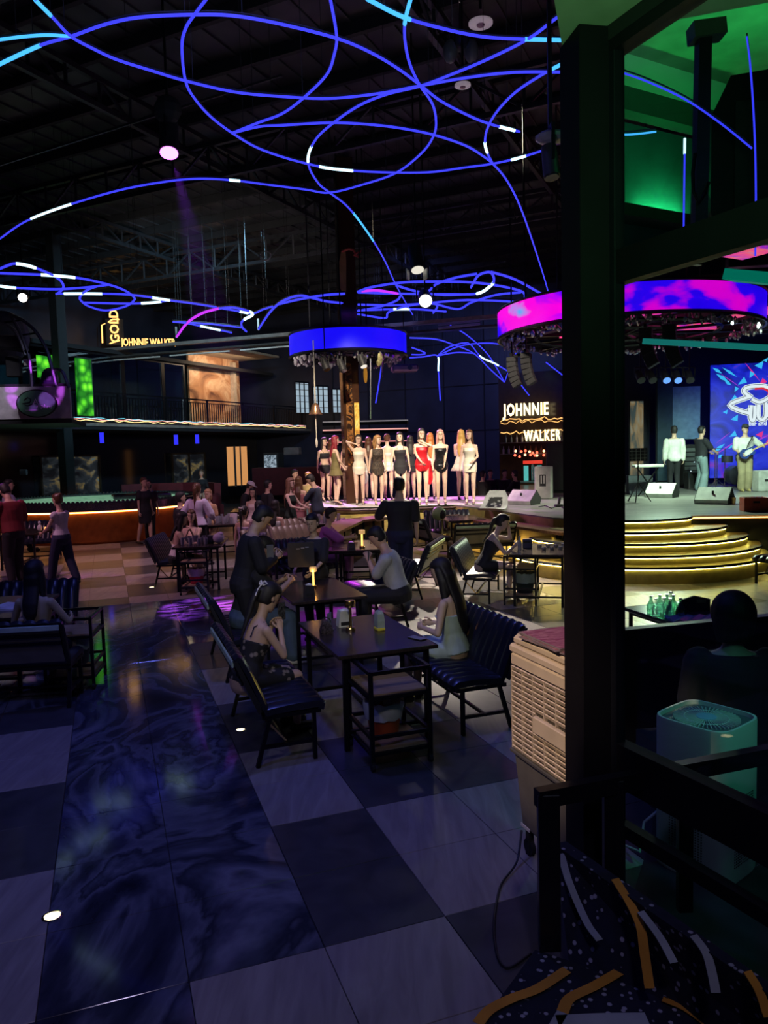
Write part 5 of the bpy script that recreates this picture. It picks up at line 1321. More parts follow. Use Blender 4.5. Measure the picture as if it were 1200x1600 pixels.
t = thing('menu_bag', 'black carrier bag with pale print held over the second table', 'bag', prop(472, 912) + V((0, .0, .20)), T20 * .3)
MB().loft([[V((x * a_, y, z)) for x, y in ((-.15, -.05), (.15, -.05), (.15, .05), (-.15, .05))] for a_, z in ((.92, 0), (1, .02), (1, .26), (.96, .28))]).build('bag_body', mat('bag_black', (.02, .02, .03), .5), t)
for k in range(3): MB().box((-.03 + k * .05, -.054, .21 + .008 * k), (.04, .003, .012), 0).build('printed_mark', mat('mark_grey', (.35, .35, .42), .6), t)
MB().tube([(-.07 + .14 * i / 8, 0, .27 + .05 * math.sin(PI * i / 8)) for i in range(9)], .008, 5).build('handle', KM, t)
# glasses and bottles on the crowded tables
GL = mat('glass_grey_clear', (.45, .45, .52), .08, .3)
gprof = [(.001, 0), (.03, 0), (.033, .005), (.036, .11), (.033, .11), (.03, .01), (.001, .008)]
gm = MB().lathe(gprof, n=12)
gme = None
def tumblers(c, n, sx, sy, lab, grp, seed, z=.75, h=1.0):
    global gme
    rg = random.Random(seed)
    for i in range(n):
        if gme is None:
            o = gm.build('tumbler', GL, None, 40); gme = o.data
        else:
            o = bpy.data.objects.new('tumbler', gme); C.objects.link(o)
        gx, gy = (i % 4) / 3 - .5, (i // 4) / max(1, (n - 1) // 4) - .5
        o.location = (c[0] + gx * sx + rg.uniform(-.008, .008), c[1] + gy * sy + rg.uniform(-.008, .008), z); o.scale = (1, 1, h * rg.uniform(.9, 1.15)); tag(o, '%s %s from the left, %s row counted from the front' % (lab, ORD[i % 4], ORD[i // 4]), 'glass', grp)
tumblers(A(312, 12.95), 12, .40, .42, 'tumbler on the left table,', 'tumblers on the left table', 1)
tumblers(A(350, 16.8), 16, .5, .6, 'glass behind the ponytail woman,', 'glasses on the far left table', 2, h=1.4)
tumblers(A(515, 16.4), 8, .45, .3, 'glass left of the ledge counter,', 'glasses left of the counter', 3, h=1.3)
tumblers(A(866, 11.0), 8, .35, .3, 'low glass near the pillar,', 'glasses near the pillar', 4, h=.4)
tumblers(A(792, 23.4) , 8, .7, .3, 'glass on the far group table,', 'glasses of the far group', 6, h=1.2)
p = A(368, 16.6); t = thing('water_pitcher', 'pale plastic pitcher on the table behind the ponytail woman', 'pitcher', (p.x, p.y, .75)); MB().lathe([(.001, 0), (.07, 0), (.08, .2), (.075, .21), (.065, .02), (.001, .02)], n=16).build('jug', mat('jug_pale', (.6, .5, .55), .3), t, 40); MB().tube([(.08, 0, .17), (.13, 0, .15), (.13, 0, .06), (.075, 0, .04)], .01, 5).build('handle', mat('jug_pale', (.6, .5, .55), .3), t)
p = A(345, 12.8); t = thing('towel_roll', 'crumpled lilac towel on the left table', 'towel', (p.x, p.y, .75)); MB().ell((0, 0, .09), (.1, .08, .09), 12, 8).ell((.03, 0, .15), (.06, .05, .05), 10, 6).build('cloth', mat('lilac_towel', (.55, .45, .62), .9, bump=.8, bs=18), t, 60)
p = A(332, 12.85); t = thing('ice_mug', 'dark square mug on the left table', 'mug', (p.x, p.y, .75)); MB().box((0, 0, .07), (.12, .1, .14), 0, .02).build('cup', mat('mug_dark', (.04, .04, .06), .3), t); MB().tube([(.06, 0, .12), (.1, 0, .1), (.1, 0, .04), (.06, 0, .02)], .01, 5).build('handle', CHROME, t)
p = A(825, 11.1); t = thing('napkin_holder', 'dark blue napkin holder near the elbow of the woman in black', 'napkin holder', (p.x, p.y, .75), C17); MB().box((0, 0, .07), (.14, .09, .14), 0, .01).build('case', mat('holder_blue', (.03, .03, .09), .4), t); MB().box((0, -.046, .1), (.1, .004, .03)).build('slot', KM, t)
p = A(813, 11.0); t = thing('sauce_bottle', 'clear sauce bottle left of the dark blue napkin holder', 'bottle', (p.x, p.y, .75)); MB().lathe([(.001, 0), (.03, 0), (.032, .1), (.014, .14), (.014, .18), (.001, .18)], n=14).build('glass_body', GL, t, 40); MB().cyl((0, 0, .18), (0, 0, .2), .016).build('cap', CHROME, t)
p = A(687, 15.9); t = thing('round_speaker', 'pale green rounded table speaker with dark face', 'speaker', (p.x, p.y, .75)); MB().ell((0, 0, .15), (.15, .12, .15), 14, 10).build('shell', mat('pale_green_shell', (.3, .42, .2), .5), t, 60); MB().ell((.07, -.06, .13), (.08, .08, .1), 12, 8).build('dark_face', KM, t, 60)
p = A(746, 17.4); t = thing('candle_flame', 'small burning candle at the stage edge above the ledge counter', 'candle', (p.x + .3, p.y - .8, .74)); MB().cyl((0, 0, 0), (0, 0, .07), .03).build('wax', PAPER, t, 40); MB().ell((0, 0, .1), (.018, .018, .035), 8, 6).build('flame', glow('flame_glow', (1, .7, .35), 12), t)
p = A(28, 7.6); t = thing('newspaper', 'crumpled pale papers on the table at the left edge', 'paper', (p.x, p.y, .75), .1); MB().loft([[V((-.3 + .1 * i, y, .004 + .012 * ((i * 7 + j * 3) % 4))) for i in range(7)] + [V((.3 - .1 * i, y, .0)) for i in range(7)] for j, y in enumerate((-.14, -.05, .05, .14))]).build('sheet', PAPER, t)
p = A(70, 7.8); t = thing('spray_bottle', 'small white bottle standing by the lower left table edge', 'bottle', (p.x, p.y, .75)); MB().lathe([(.001, 0), (.03, 0), (.03, .11), (.012, .13), (.012, .16), (.001, .16)], n=12).build('bottle_body', WHITE, t, 40); MB().box((0, 0, .17), (.03, .05, .02)).build('cap', KM, t)
p = A(66, 15.8); t = thing('soft_toy', 'small white spray bottle and orange candle on the far left table', 'bottle', (p.x, p.y, .75)); MB().ell((0, 0, .08), (.05, .05, .08), 10, 7).ell((0, 0, .19), (.035, .035, .04), 8, 6).build('bottle_body', WHITE, t, 60); MB().ell((.12, 0, .05), (.035, .035, .05), 8, 6).build('flame_glass', glow('amber_soft', (1, .4, .12), 1.6), t); t.name = 'bottle_with_candle'
# bottles on the table behind the glass
tb = A(1045, 6.6)
gb = MB().lathe([(.001, 0), (.034, 0), (.037, .01), (.037, .08), (.014, .125), (.013, .155), (.001, .155)], n=12)
for i, (x, y) in enumerate(((1017, 958), (1025, 962), (1031, 956), (1037, 961), (1042, 955), (1047, 962), (1052, 956), (1048, 951), (1063, 962))):
    p = G(x, y + 2, .75); b_ = tag(gb.build('soda_bottle', BOTG if i % 2 else BOTG2, None, 40, p), ('clear soda bottle', 'green soda bottle')[0 if i % 2 else 1] + ' behind the glass, %s of the cluster from the left' % ORD[(0, 1, 2, 3, 4, 6, 7, 5, 8)[i]], 'bottle', 'soda bottles behind the glass')
    MB().cyl((0, 0, .153), (0, 0, .165), .016, n=10).build('bottle_cap', CHROME, b_)
p = G(1082, 955, .75); t = thing('tray', 'black tray with handle opening leaning behind the soda bottles', 'tray', p, .2); MB().loft([[V((x, y, z)) for x, z in ((-.17, 0), (.17, 0), (.17, .1), (.02, .14), (-.1, .11))] for y in (-.01, .01)]).build('tray_side', KM, t); MB().box((.08, -.012, .085), (.09, .004, .03)).build('handle_opening', mat('gold_gap', (.5, .42, .15), .6), t)
p = G(1082, 968, .75); tag(MB().loft([[V((p.x - .2 + .4 * i / 8, p.y + y, .755 + (.02 if (i + j) % 2 else .005))) for i in range(9)] + [V((p.x + .2 - .4 * i / 8, p.y + y, .751)) for i in range(9)] for j, y in enumerate((-.1, -.03, .03, .1))]).build('plastic_sheet', mat('clear_blue_film', (.25, .28, .5), .2)), 'crumpled clear plastic film beside the soda bottles', 'plastic')
# ------------------------------------------------------------------ equipment on the stage
def monitor(p, rz, label, s=1.0, z=SZ):
    t = thing('stage_monitor', label, 'stage monitor', (p[0], p[1], z), rz, 'wedge monitors on the stage'); t.scale = (s, s, s)
    w = .34
    MB().loft([[V((x, y, z_)) for y, z_ in ((-.22, 0), (.2, 0), (.26, .14), (.05, .36), (-.25, .1))] for x in (-w, w)]).build('cabinet', MONG, t)
    for s_ in (-1, 1): MB().loft([[V((s_ * (w + .001 + e_), y, z_)) for y, z_ in ((-.22, 0), (.2, 0), (.26, .14), (.05, .36), (-.25, .1))] for e_ in (0, .012)]).build('side_panel', KM, t)
    MB().box((0, -.105, .245), (.04, .02, .09), 0, 0).build('handle_slot', KM, t)
    return t
for x, y, rz, s, lab in ((818, 788, -.75, .95, 'wedge monitor left of the pillar beside the tall loudspeaker'), (1034, 777, -.7, 1.0, 'wedge monitor in front of the man in the white sweater'), (1116, 787, -.7, 1.0, 'wedge monitor in front of the man in the black tee'), (1172, 790, .4, .5, 'small wedge monitor beside the red crate')):
    monitor(G(x, y, SZ), rz, lab, s)
t = thing('stage_monitor', 'dark speaker box behind the left stage monitor beyond the glass', 'stage monitor', G(1000, 772, SZ), -.1, 'wedge monitors on the stage')
MB().loft([[V((x, y, z_)) for y, z_ in ((-.2, 0), (.2, 0), (.25, .5), (-.05, .5))] for x in (-.32, .32)]).build('cabinet', mat('monitor_blue_black', (.03, .04, .06), .6), t)
p = G(850, 779, SZ); t = thing('loudspeaker', 'tall grey loudspeaker standing on the stage left of the pillar', 'loudspeaker', p, -.35)
MB().box((0, 0, .42), (.42, .4, .84), 0, .02).build('cabinet', MONG, t); MB().box((0, -.205, .48), (.16, .01, .3)).build('grip_recess', KM, t)
for s_ in (-.035, .035): MB().box((s_, -.212, .5), (.03, .01, .2)).build('grip_bar', MONG, t)
p = A(872, 21.6, SZ); t = thing('tall_panel', 'tall black panel standing on the stage beside the pillar', 'panel', (p.x, p.y, SZ + .06), -.1)
MB().box((0, 0, .7), (.62, .3, 1.35), 0, .02).build('cabinet', KM, t); MB().box((0, 0, -.01), (.5, .4, .05)).build('foot', K, t)
p = G(770, 798, .9); t = thing('shell_chair', 'white tilted shell chair with patterned cushion at the podium edge', 'chair', (p.x, p.y, .92), -.5)
MB().loft([[V((x * w_, y, z)) for x in (-1, -.5, 0, .5, 1)] + [V((x * w_ * .96, y + .03, z - .03)) for x in (1, .5, 0, -.5, -1)] for y, z, w_ in ((-.34, .06, .2), (-.2, .03, .28), (.0, .04, .3), (.14, .12, .29), (.24, .27, .26), (.3, .40, .18))]).build('shell', WHITE, t, 40)
MB().loft([[V((x * w_, y - .01, z + .012)) for x in (-1, 0, 1)] + [V((x * w_, y + .005, z)) for x in (1, 0, -1)] for y, z, w_ in ((.02, .055, .17), (.13, .125, .17), (.21, .25, .15))]).build('patterned_cushion', ramp_mat('black_white_print', [(.10, (.65, .65, .62)), (.30, (.4, .4, .38)), (.45, (.04, .04, .04))], voro=True, nscale=11), t)
MB().cyl((0, 0, -.02), (0, 0, .03), .1).build('base', CHROME, t)
p = G(880, 792, SZ); t = thing('floor_pedal', 'small black floor device with cable on the stage by the pillar', 'pedal', (p.x - .1, p.y, SZ)); MB().box((0, 0, .03), (.18, .1, .06), .2, .01).build('body', KM, t); MB().bar((0, 0, .05), (.03, 0, .22), .05).build('lever', KM, t)
tag(MB().tube(smoothpts([G(x, y, SZ + .01) for x, y in ((842, 792), (852, 790), (862, 794), (872, 790), (884, 795), (896, 792))], 4), .012, 5).build('stage_cable', K), 'black cable lying on the pale stage floor left of the pillar', 'cable')
t = thing('backdrop_panel', 'tall pale blue grey rectangular panel behind the band', 'panel', A(1071, 25.5)); 
z0, z1 = W(1070, 686, 25.5).z, W(1070, 604, 25.5).z
MB().box((0, 0, (z0 + z1) / 2), (.94, .06, z1 - z0)).build('panel', mat('blue_grey_panel', (.25, .42, .50), .5), t); MB().box((0, .04, (z0 + z1) / 2), (1.0, .04, z1 - z0 + .06)).build('panel_frame', KM, t)
for x in (-.4, .4): MB().bar((x, .03, SZ), (x, .03, z0), .05).build('leg', K, t)
t = thing('backdrop_panel', 'narrow dark blue panel left of the pale stage panel', 'panel', A(1038, 25.4)); MB().box((0, 0, 2.7), (.5, .1, 3.4)).build('panel', mat('blue_dark_panel', (.03, .07, .09), .5), t); MB().box((0, .05, 2.7), (.56, .04, 3.5)).build('panel_frame', KM, t)
t = thing('statue_banner', 'narrow lit banner with golden figure just right of the pillar', 'banner', A(995, 25.0)); MB().box((0, 0, 2.3), (.42, .05, 2.7)).build('banner', ramp_mat('banner_picture', [(.4, (.1, .13, .12)), (.55, (.55, .33, .14)), (.7, (.45, .5, .42))], scale=(3, 3, .8), nscale=1.5, dist=1, emit=.5), t); MB().box((0, .04, 2.3), (.5, .04, 2.8)).build('banner_frame', KM, t)
p = A(1078, 23.2, SZ); t = thing('equipment_rack', 'black equipment rack with small lights behind the band', 'rack', p)
MB().box((0, 0, .65), (.6, .5, 1.3), 0, .02).build('case', KM, t)
for k in range(8): MB().box((0, -.255, .15 + .14 * k), (.52, .01, .10)).build('rack_unit', mat('rack_grey', (.12, .14, .14), .4), t)
for k in range(4): MB().ell((-.18 + .1 * k, -.262, .2 + .28 * (k % 3)), (.012, .008, .012), 6, 4).build('indicator_light', glow('white_dot', (.8, .9, 1), 5), t)
p = A(1086, 22.0, SZ); t = thing('road_case', 'black road case with aluminium edges beside the singer', 'case', p); MB().box((0, 0, .25), (.5, .4, .5), 0, .01).build('case', KM, t)
e_ = MB()
for x in (-.25, .25): e_.bar((x, -.2, 0), (x, -.2, .5), .03)
for z in (0.015, .485): e_.bar((-.25, -.2, z), (.25, -.2, z), .03)
e_.build('metal_edge', CHROME, t)
p = A(1012, 19.5, SZ); t = thing('keyboard', 'pale keyboard on a folding stand right of the pillar', 'keyboard', p)
MB().box((0, 0, .78), (.75, .25, .07), 0, .01).build('keyboard_body', mat('keys_white', (.65, .65, .62), .4), t); MB().box((0, -.06, .818), (.65, .1, .006)).build('keys', PAPER, t)
for s_ in (-1, 1): MB().bar((s_ * .28, 0, .74), (-s_ * .25, 0, .0), .03).build('leg', K, t)
p = A(997, 17.6, SZ); t = thing('music_stand', 'black folding music stand right beside the pillar', 'music stand', p); MB().box((0, 0, 1.1), (.42, .03, .30)).build('desk', KM, t); MB().cyl((0, 0, .3), (0, 0, 1.0), .014).build('stem', K, t)
for a in (0, 2.1, 4.2): MB().bar((0, 0, .45), (.3 * math.cos(a), .3 * math.sin(a), 0), .02).build('leg', K, t)
gm2 = MB()
for i in range(4): gm2.box((-.15 + .1 * i, -.018, 1.1), (.01, .004, .28))
for i in range(3): gm2.box((0, -.018, 1.02 + .08 * i), (.4, .004, .01))
gm2.build('desk_bars', MONG, t)
p = A(1150, 23, SZ); t = thing('drum_kit', 'dark drum kit standing behind the guitarist', 'drum kit', p)
MB().cyl((0, -.2, .32), (0, .2, .32), .3, n=20).build('bass_drum', mat('drum_dark', (.05, .05, .07), .3), t, 40)
for x, z in ((-.28, .72), (.15, .75)): MB().cyl((x, 0, z), (x, 0, z + .2), .16).build('tom_drum', mat('drum_dark', (.05, .05, .07), .3), t, 40)
for x, z in ((-.6, 1.15), (.55, 1.2)): MB().cyl((x, .1, z), (x, .1, z + .01), .22).build('cymbal', BRASS, t, 40); 
for x in (-.6, .55, -.3): MB().cyl((x, .1, 0), (x, .1, 1.15), .015).build('stand', CHROME, t)
p = A(1120, 21.5, SZ); t = thing('tripod_stand', 'thin chrome tripod stand between the two musicians', 'stand', p); MB().cyl((0, 0, .1), (0, 0, 1.1), .012).build('pole', CHROME, t)
for a in (0, 2.1, 4.2): MB().bar((0, 0, .3), (.3 * math.cos(a), .3 * math.sin(a), 0), .015).build('leg', CHROME, t)
p = G(1178, 798, SZ); 
for k, dx in enumerate((0, .52)):
    t = thing('bottle_crate', ('red bottle crate standing on the stage at the right edge', 'second darker red crate cut by the right edge')[k], 'crate', (p.x + dx, p.y - .12 * k, SZ), -.2)
    cr_ = mat('crate_red' if k == 0 else 'crate_dark_red', (.65, .06, .03) if k == 0 else (.3, .03, .03), .5)
    for a, b, sx, sy in ((0, -.17, .44, .02), (0, .17, .44, .02), (-.21, 0, .02, .34), (.21, 0, .02, .34)): MB().box((a, b, .13), (sx, sy, .26), 0, .004).build('crate_side', cr_, t)
    MB().box((0, 0, .01), (.42, .34, .02)).build('crate_bottom', cr_, t); MB().box((0, -.182, .18), (.12, .006, .04)).build('handle_opening', KM, t)
rg = random.Random(8)
for i in range(8): q = p + V((-.15 + .1 * (i % 4), -.06 + .12 * (i // 4), .03)); tag(gb.build('crate_bottle', GL, None, 40, q), 'crate bottle %s from the left, %s row, red stage crate' % (ORD[i % 4], ('front', 'rear')[i // 4]), 'bottle', 'bottles in the crate').scale = (1.1, 1.1, 1.5)
p = G(1180, 768, SZ); t = thing('chair_grey', 'grey stage box at the right edge in front of the guitarist', 'box', (p.x + .25, p.y, SZ)); MB().box((0, 0, .28), (.5, .4, .56), 0, .02).build('case', MONG, t); MB().box((0, -.205, .3), (.2, .01, .06)).build('handle', KM, t); t.name = 'stage_box'
p = G(1146, 788, SZ); t = thing('glass_of_tea', 'small amber drink glass on the stage floor right of the monitor', 'glass', p); MB().lathe([(.001, 0), (.04, 0), (.05, .15), (.045, .15), (.001, .01)], n=12).build('cup', mat('amber_drink', (.7, .35, .12), .3), t, 40); MB().lathe([(.001, .14), (.045, .14), (.045, .145), (.001, .146)], n=12).build('drink', mat('amber_drink', (.7, .35, .12), .3), t); t.name = 'drink_glass'
# ------------------------------------------------------------------ people
RF = [(-.13, .085, .075, -.005), (-.09, .14, .10, -.01), (-.02, .172, .118, -.012), (.07, .152, .102, -.004), (.16, .115, .085, .0), (.24, .124, .092, .006), (.33, .142, .118, .018), (.40, .145, .10, .004), (.455, .150, .078, -.008), (.49, .125, .062, -.012), (.515, .07, .052, -.008), (.54, .05, .048, .0), (.60, .046, .046, .01)]
RM_ = [(-.13, .085, .08, 0), (-.09, .13, .10, 0), (-.02, .165, .118, 0), (.07, .155, .112, .004), (.16, .146, .108, .008), (.26, .158, .115, .006), (.35, .175, .122, .006), (.42, .185, .108, 0), (.465, .185, .088, -.006), (.50, .15, .068, -.01), (.525, .08, .056, -.006), (.545, .06, .056, 0), (.605, .056, .056, .01)]
HEAD = [(-.122, .022, .022, .045), (-.112, .040, .038, .038), (-.09, .056, .058, .022), (-.055, .066, .078, .008), (-.01, .073, .090, -.001), (.04, .076, .097, -.006), (.08, .069, .090, -.008), (.105, .05, .068, -.008), (.12, .022, .03, -.008)]
RQ = []
pcount = [0]


def ik(a, c, l1, l2, hint):
    d = c - a; L = min(d.length, (l1 + l2) * .998); u = d.normalized(); c = a + u * L
    x = (l1 * l1 - l2 * l2 + L * L) / (2 * L); h_ = math.sqrt(max(0, l1 * l1 - x * x))
    p = hint - u * hint.dot(u)
    return a + u * x + p.normalized() * h_, c


def person(label, pos, face, h=1.65, sex='F', skin=None, sit=False, lean=0, side=0, hy=0, hp=0, hl=None, hr=None, el=None, er=None, fl=None, fr=None, kl=None, kr=None,
           wear=(), hair=('long', HAIRK), q=.014, heels=False, group=None, curl=.5, shoes=None, build=1.0, pz=None, hw=1.0):
    skin = skin or SKIN; k = h / 1.7
    t = thing('person', label, 'person', pos, -math.radians(face), group); t.scale = (k, k, k)
    hz = .055 if heels else 0
    P = V((0, 0, (pz if pz is not None else .535) if sit else .925 + hz))
    la, sa = math.radians(lean), math.radians(side)
    ax = V((math.sin(sa), math.sin(la) * math.cos(sa), math.cos(la) * math.cos(sa))).normalized()
    X = V((1, 0, 0)); X = (X - ax * X.dot(ax)).normalized(); F_w = ax.cross(X)
    T_ = RF if sex == 'F' else RM_
    n = 16
    def ring(d, rx, ry, o, e=0.0, c=None):
        c_ = (P + ax * d + F_w * o) if c is None else c
        return [c_ + X * ((rx * build + e) * math.cos(2 * PI * i / n)) + F_w * ((ry * build + e) * math.sin(2 * PI * i / n)) for i in range(n)]
    body = MB(); ext = MB()
    body.loft([ring(*r) for r in T_])
    # head
    nt = P + ax * .60 + F_w * .01
    yaw, pit = math.radians(hy), math.radians(hp)
    Rt = Matrix((X, F_w, ax)).transposed()
    Rh = Matrix.Rotation(-yaw, 3, 'Z') @ Matrix.Rotation(-pit - la * .0, 3, 'X')
    base = Matrix.Identity(3) if abs(lean) > 12 else Rt
    Rh = base @ Rh
    hc = nt + ax * .03 + Rh @ V((0, .012, .095))
    Mh = Matrix.Translation(hc) @ Rh.to_4x4()
    body.loft([[Mh @ V((rx * math.cos(2 * PI * i / n), ry * math.sin(2 * PI * i / n) + o, z)) for i in range(n)] for z, rx, ry, o in HEAD])
    body.cap(nt - ax * .06, hc + Rh @ V((0, -.02, -.06)), .047 if sex == 'F' else .056, .05, 10)
    ext.loft([[Mh @ V(p) for p in r] for r in ([(-.007, .088, .018), (.007, .088, .018), (0, .08, .024)], [(-.012, .086, -.022), (.012, .086, -.022), (0, .118, -.018)], [(-.010, .082, -.032), (.010, .082, -.032), (0, .098, -.032)])])
    for s_ in (-1, 1): ext.ell(Mh @ V((s_ * .077, -.008, -.008)), (.010, .02, .031), 8, 6)
    # arms
    sw = .158 if sex == 'F' else .198
    arms = []
    for s_, tgt, hint in ((-1, hl, el), (1, hr, er)):
        sh_ = P + ax * .455 + X * (s_ * sw * build) + F_w * -.008
        w = V(tgt) if tgt is not None else P + V((s_ * .25, .03, -.10))
        hi = V(hint) if hint is not None else V((s_ * .7, -.9, -.5))
        e, w = ik(sh_, w, .275, .235, hi)
        R = .047 if sex == 'M' else .038
        body.cap(sh_ + V((0, 0, -.012)), e, R * 1.12, R * .84, 10); body.cap(e, w, R * .86, R * .58, 10)
        d = (w - e).normalized(); inn = V((-s_, .25, 0)); inn = (inn - d * inn.dot(d)).normalized(); wd_ = d.cross(inn) * s_
        Mp = Matrix((wd_, d, inn)).transposed().to_4x4(); Mp.translation = w + d * .045
        body.ell((0, 0, 0), (.036, .055, .017), 10, 7, Mp)
        Mp.translation = w
        for j, (fx, ln) in enumerate(((-.027, .058), (-.009, .068), (.009, .064), (.026, .05))):
            a = V((fx, .075, 0)); b = a + V((0, math.cos(curl * .9), math.sin(curl * .9))) * ln * .52; c_ = b + V((0, math.cos(curl * 2.0), math.sin(curl * 2.0))) * ln * .5
            ext.cap(Mp @ a, Mp @ b, .0088, .008, 6); ext.cap(Mp @ b, Mp @ c_, .008, .0065, 6)
        sd = 1
        a = V((.026, .03, .004)); b = V((.052, .062, .014)); c_ = V((.055, .088, .024))
        ext.cap(Mp @ a, Mp @ b, .0105, .0095, 6); ext.cap(Mp @ b, Mp @ c_, .0095, .0075, 6)
        arms.append((sh_, e, w, R))
    # legs
    legs = []
    for s_, tgt, hint in ((-1, fl, kl), (1, fr, kr)):
        hj = P + V((s_ * .088, 0, -.03)) if not sit else P + V((s_ * .09, .03, -.01))
        an = V(tgt) if tgt is not None else (V((s_ * .11, .44, .085)) if sit else V((s_ * .085, 0, .085 + hz)))
        hi = V(hint) if hint is not None else V((0, 1, .6 if sit else 0))
        kn, an = ik(hj, an, .415, .405, hi)
        R1, R2 = (.083, .056) if sex == 'F' else (.085, .06)
        body.cap(hj, kn, R1, R2, 12)
        mid = kn.lerp(an, .3); bk = (kn - an).cross(X).normalized(); bk = bk if bk.y < 0 else -bk
        body.cap(kn, mid + bk * .012, R2 * .98, R2 * 1.0, 12); body.cap(mid + bk * .012, an, R2 * .98, .034, 12)
        if heels:
            toe = an + V((0, .125, -an.z + .022 if an.z < .3 else -.1)); body.cap(an + V((0, -.02, -.03)), an + V((0, -.025, -.035)), .03, .03, 8); body.cap(an + V((0, 0, -.03)), toe, .032, .026, 8)
            foot = (an, toe)
        else:
            toe = an + V((0, .15, -.058)); body.cap(an + V((0, -.025, -.045)), toe, .035, .03, 8); foot = (an, toe)
        legs.append((hj, kn, an, foot, R1, R2))
    ob = body.build('body', skin, t); tag(ob); RQ.append((ob, ext, q, 4))
    # face
    for s_ in (-1, 1):
        MB().ell((0, 0, 0), (.013, .006, .0065), 8, 5, Mh @ Matrix.Translation((s_ * .031, .0835, .006))).build('eye', EYE, t, 60)
        MB().bar(Mh @ V((s_ * .018, .088, .026)), Mh @ V((s_ * .046, .078, .026)), .006, .005).build('eyebrow', hair[1], t)
    MB().ell((0, 0, 0), (.022, .008, .0075), 8, 5, Mh @ Matrix.Translation((0, .077, -.062))).build('mouth', LIP if sex == 'F' else mat('lip_m', (.35, .14, .11), .5, var=0), t, 60)
    # hair
    st_, hm = hair
    H = MB(); rs = []
    for z_, rx, ry, o in ((-.075, .060, .055, -.035), (-.05, .074, .078, -.026), (-.01, .086, .094, -.018), (.03, .090, .106, -.012), (.07, .086, .108, -.008), (.105, .068, .088, -.008), (.128, .04, .05, -.010), (.136, .012, .015, -.01)):
        rr = []
        for i in range(20):
            a = 2 * PI * i / 20; x, y = rx * math.cos(a), ry * math.sin(a) + o
            if y > .0 and z_ < .055:
                f_ = max(0, min(1, y / .03)); y = y * (1 - .62 * f_); x *= (1 - .22 * f_)
            rr.append(Mh @ V((x, y, z_)))
        rs.append(rr)
    H.loft(rs)
    def strand(pts, r):
        rings = []
        for p, (a_, b_) in zip(pts, r):
            rings.append([p + X * (a_ * hw * math.cos(2 * PI * i / 12)) + V((0, 1, 0)) * (b_ * math.sin(2 * PI * i / 12)) for i in range(12)])
        H.loft(rings)
    hb = lambda x, y, z: Mh @ V((x, y, z))
    if st_ in ('long', 'xlong'):
        L_ = .34 if st_ == 'long' else .46
        bq = P + ax * .44 - F_w * .105
        p3 = P + ax * (.44 - (L_ - .18)) - F_w * .125
        strand([hb(0, -.05, .06), hb(0, -.075, -.04), hb(0, -.07, -.12), bq, bq.lerp(p3, .6), p3], [(.065, .045), (.08, .045), (.078, .04), (.082, .034), (.07, .03), (.03, .016)])
        for s_ in (-1, 1):
            a = hb(s_ * .07, -.01, .03); b = hb(s_ * .082, -.015, -.08); c_ = P + ax * .44 + X * (s_ * .088) - F_w * .01; d = P + ax * .34 + X * (s_ * .088) + F_w * (.10 if abs(hy) < 1 and st_ == 'long' else -.05)
            strand([a, b, c_, d], [(.022, .04), (.026, .045), (.028, .035), (.012, .014)])
    elif st_ == 'pony':
        strand([hb(0, -.10, .05), hb(0, -.135, .02), hb(0, -.14, -.08), hb(0, -.125, -.20), P + ax * .32 - F_w * .14], [(.025, .02), (.035, .03), (.038, .032), (.032, .028), (.01, .01)])
    elif st_ == 'bun':
        H.ell(hb(0, -.09, .09), (.045, .045, .04), 12, 8)
    elif st_ == 'puff':
        H.ell(hb(0, -.03, .03), (.135, .135, .14), 14, 10); strand([hb(0, -.03, .04), hb(0, -.05, -.06), hb(0, -.05, -.15)], [(.12, .08), (.125, .075), (.10, .05)])
    elif st_ == 'bob':
        strand([hb(0, -.03, .04), hb(0, -.045, -.04), hb(0, -.04, -.13)], [(.085, .07), (.09, .065), (.075, .05)])
    ho = H.build('hair', hm, t); RQ.append((ho, None, max(q * .8, .010), 3))
    if st_ == 'cap':
        MB().loft([[Mh @ V((rx * math.cos(2 * PI * i / 18), ry * math.sin(2 * PI * i / 18) - .005, z_)) for i in range(18)] for z_, rx, ry in ((.045, .092, .112), (.09, .09, .108), (.13, .06, .07), (.142, .01, .01))]).build('cap', kwcap[0], t, 60)
        MB().loft([[Mh @ V((x, y, z_)) for x, y in ((-.07, .08), (-.05, .16), (0, .18), (.05, .16), (.07, .08))] for z_ in (.05, .06)]).build('cap_peak', kwcap[0], t)
    # clothes
    for w_ in wear:
        kind, m_ = w_[0], w_[1]; o = dict(w_[2]) if len(w_) > 2 else {}
        e = .013 + o.get('loose', 0); G_ = MB()
        if kind in ('top', 'dress'):
            lo, hi = o.get('lo', -.04), o.get('hi', .50)
            G_.loft([ring(*r, e=e) for r in T_ if lo <= r[0] <= hi])
            sl = o.get('sleeve', 0)
            if sl:
                for sh_, el_, wr, R in arms:
                    f1 = min(1, sl); G_.cap(sh_ + V((0, 0, -.01)), sh_.lerp(el_, f1), R * 1.12 + e, R * .9 + e * 1.25, 10)
                    if sl > 1: G_.cap(el_, el_.lerp(wr, sl - 1), R * .88 + e, R * .6 + e, 10)
            if o.get('straps'):
                S_ = MB()
                for s_ in (-1, 1):
                    S_.tube([P + ax * hi + X * (s_ * .075) + F_w * (.125), P + ax * .455 + X * (s_ * .085) + F_w * .08, P + ax * .505 + X * (s_ * .09) + F_w * -.01, P + ax * .45 + X * (s_ * .085) - F_w * .09, P + ax * hi + X * (s_ * .08) - F_w * .10], .005, 5)
                S_.build('strap', m_, t)
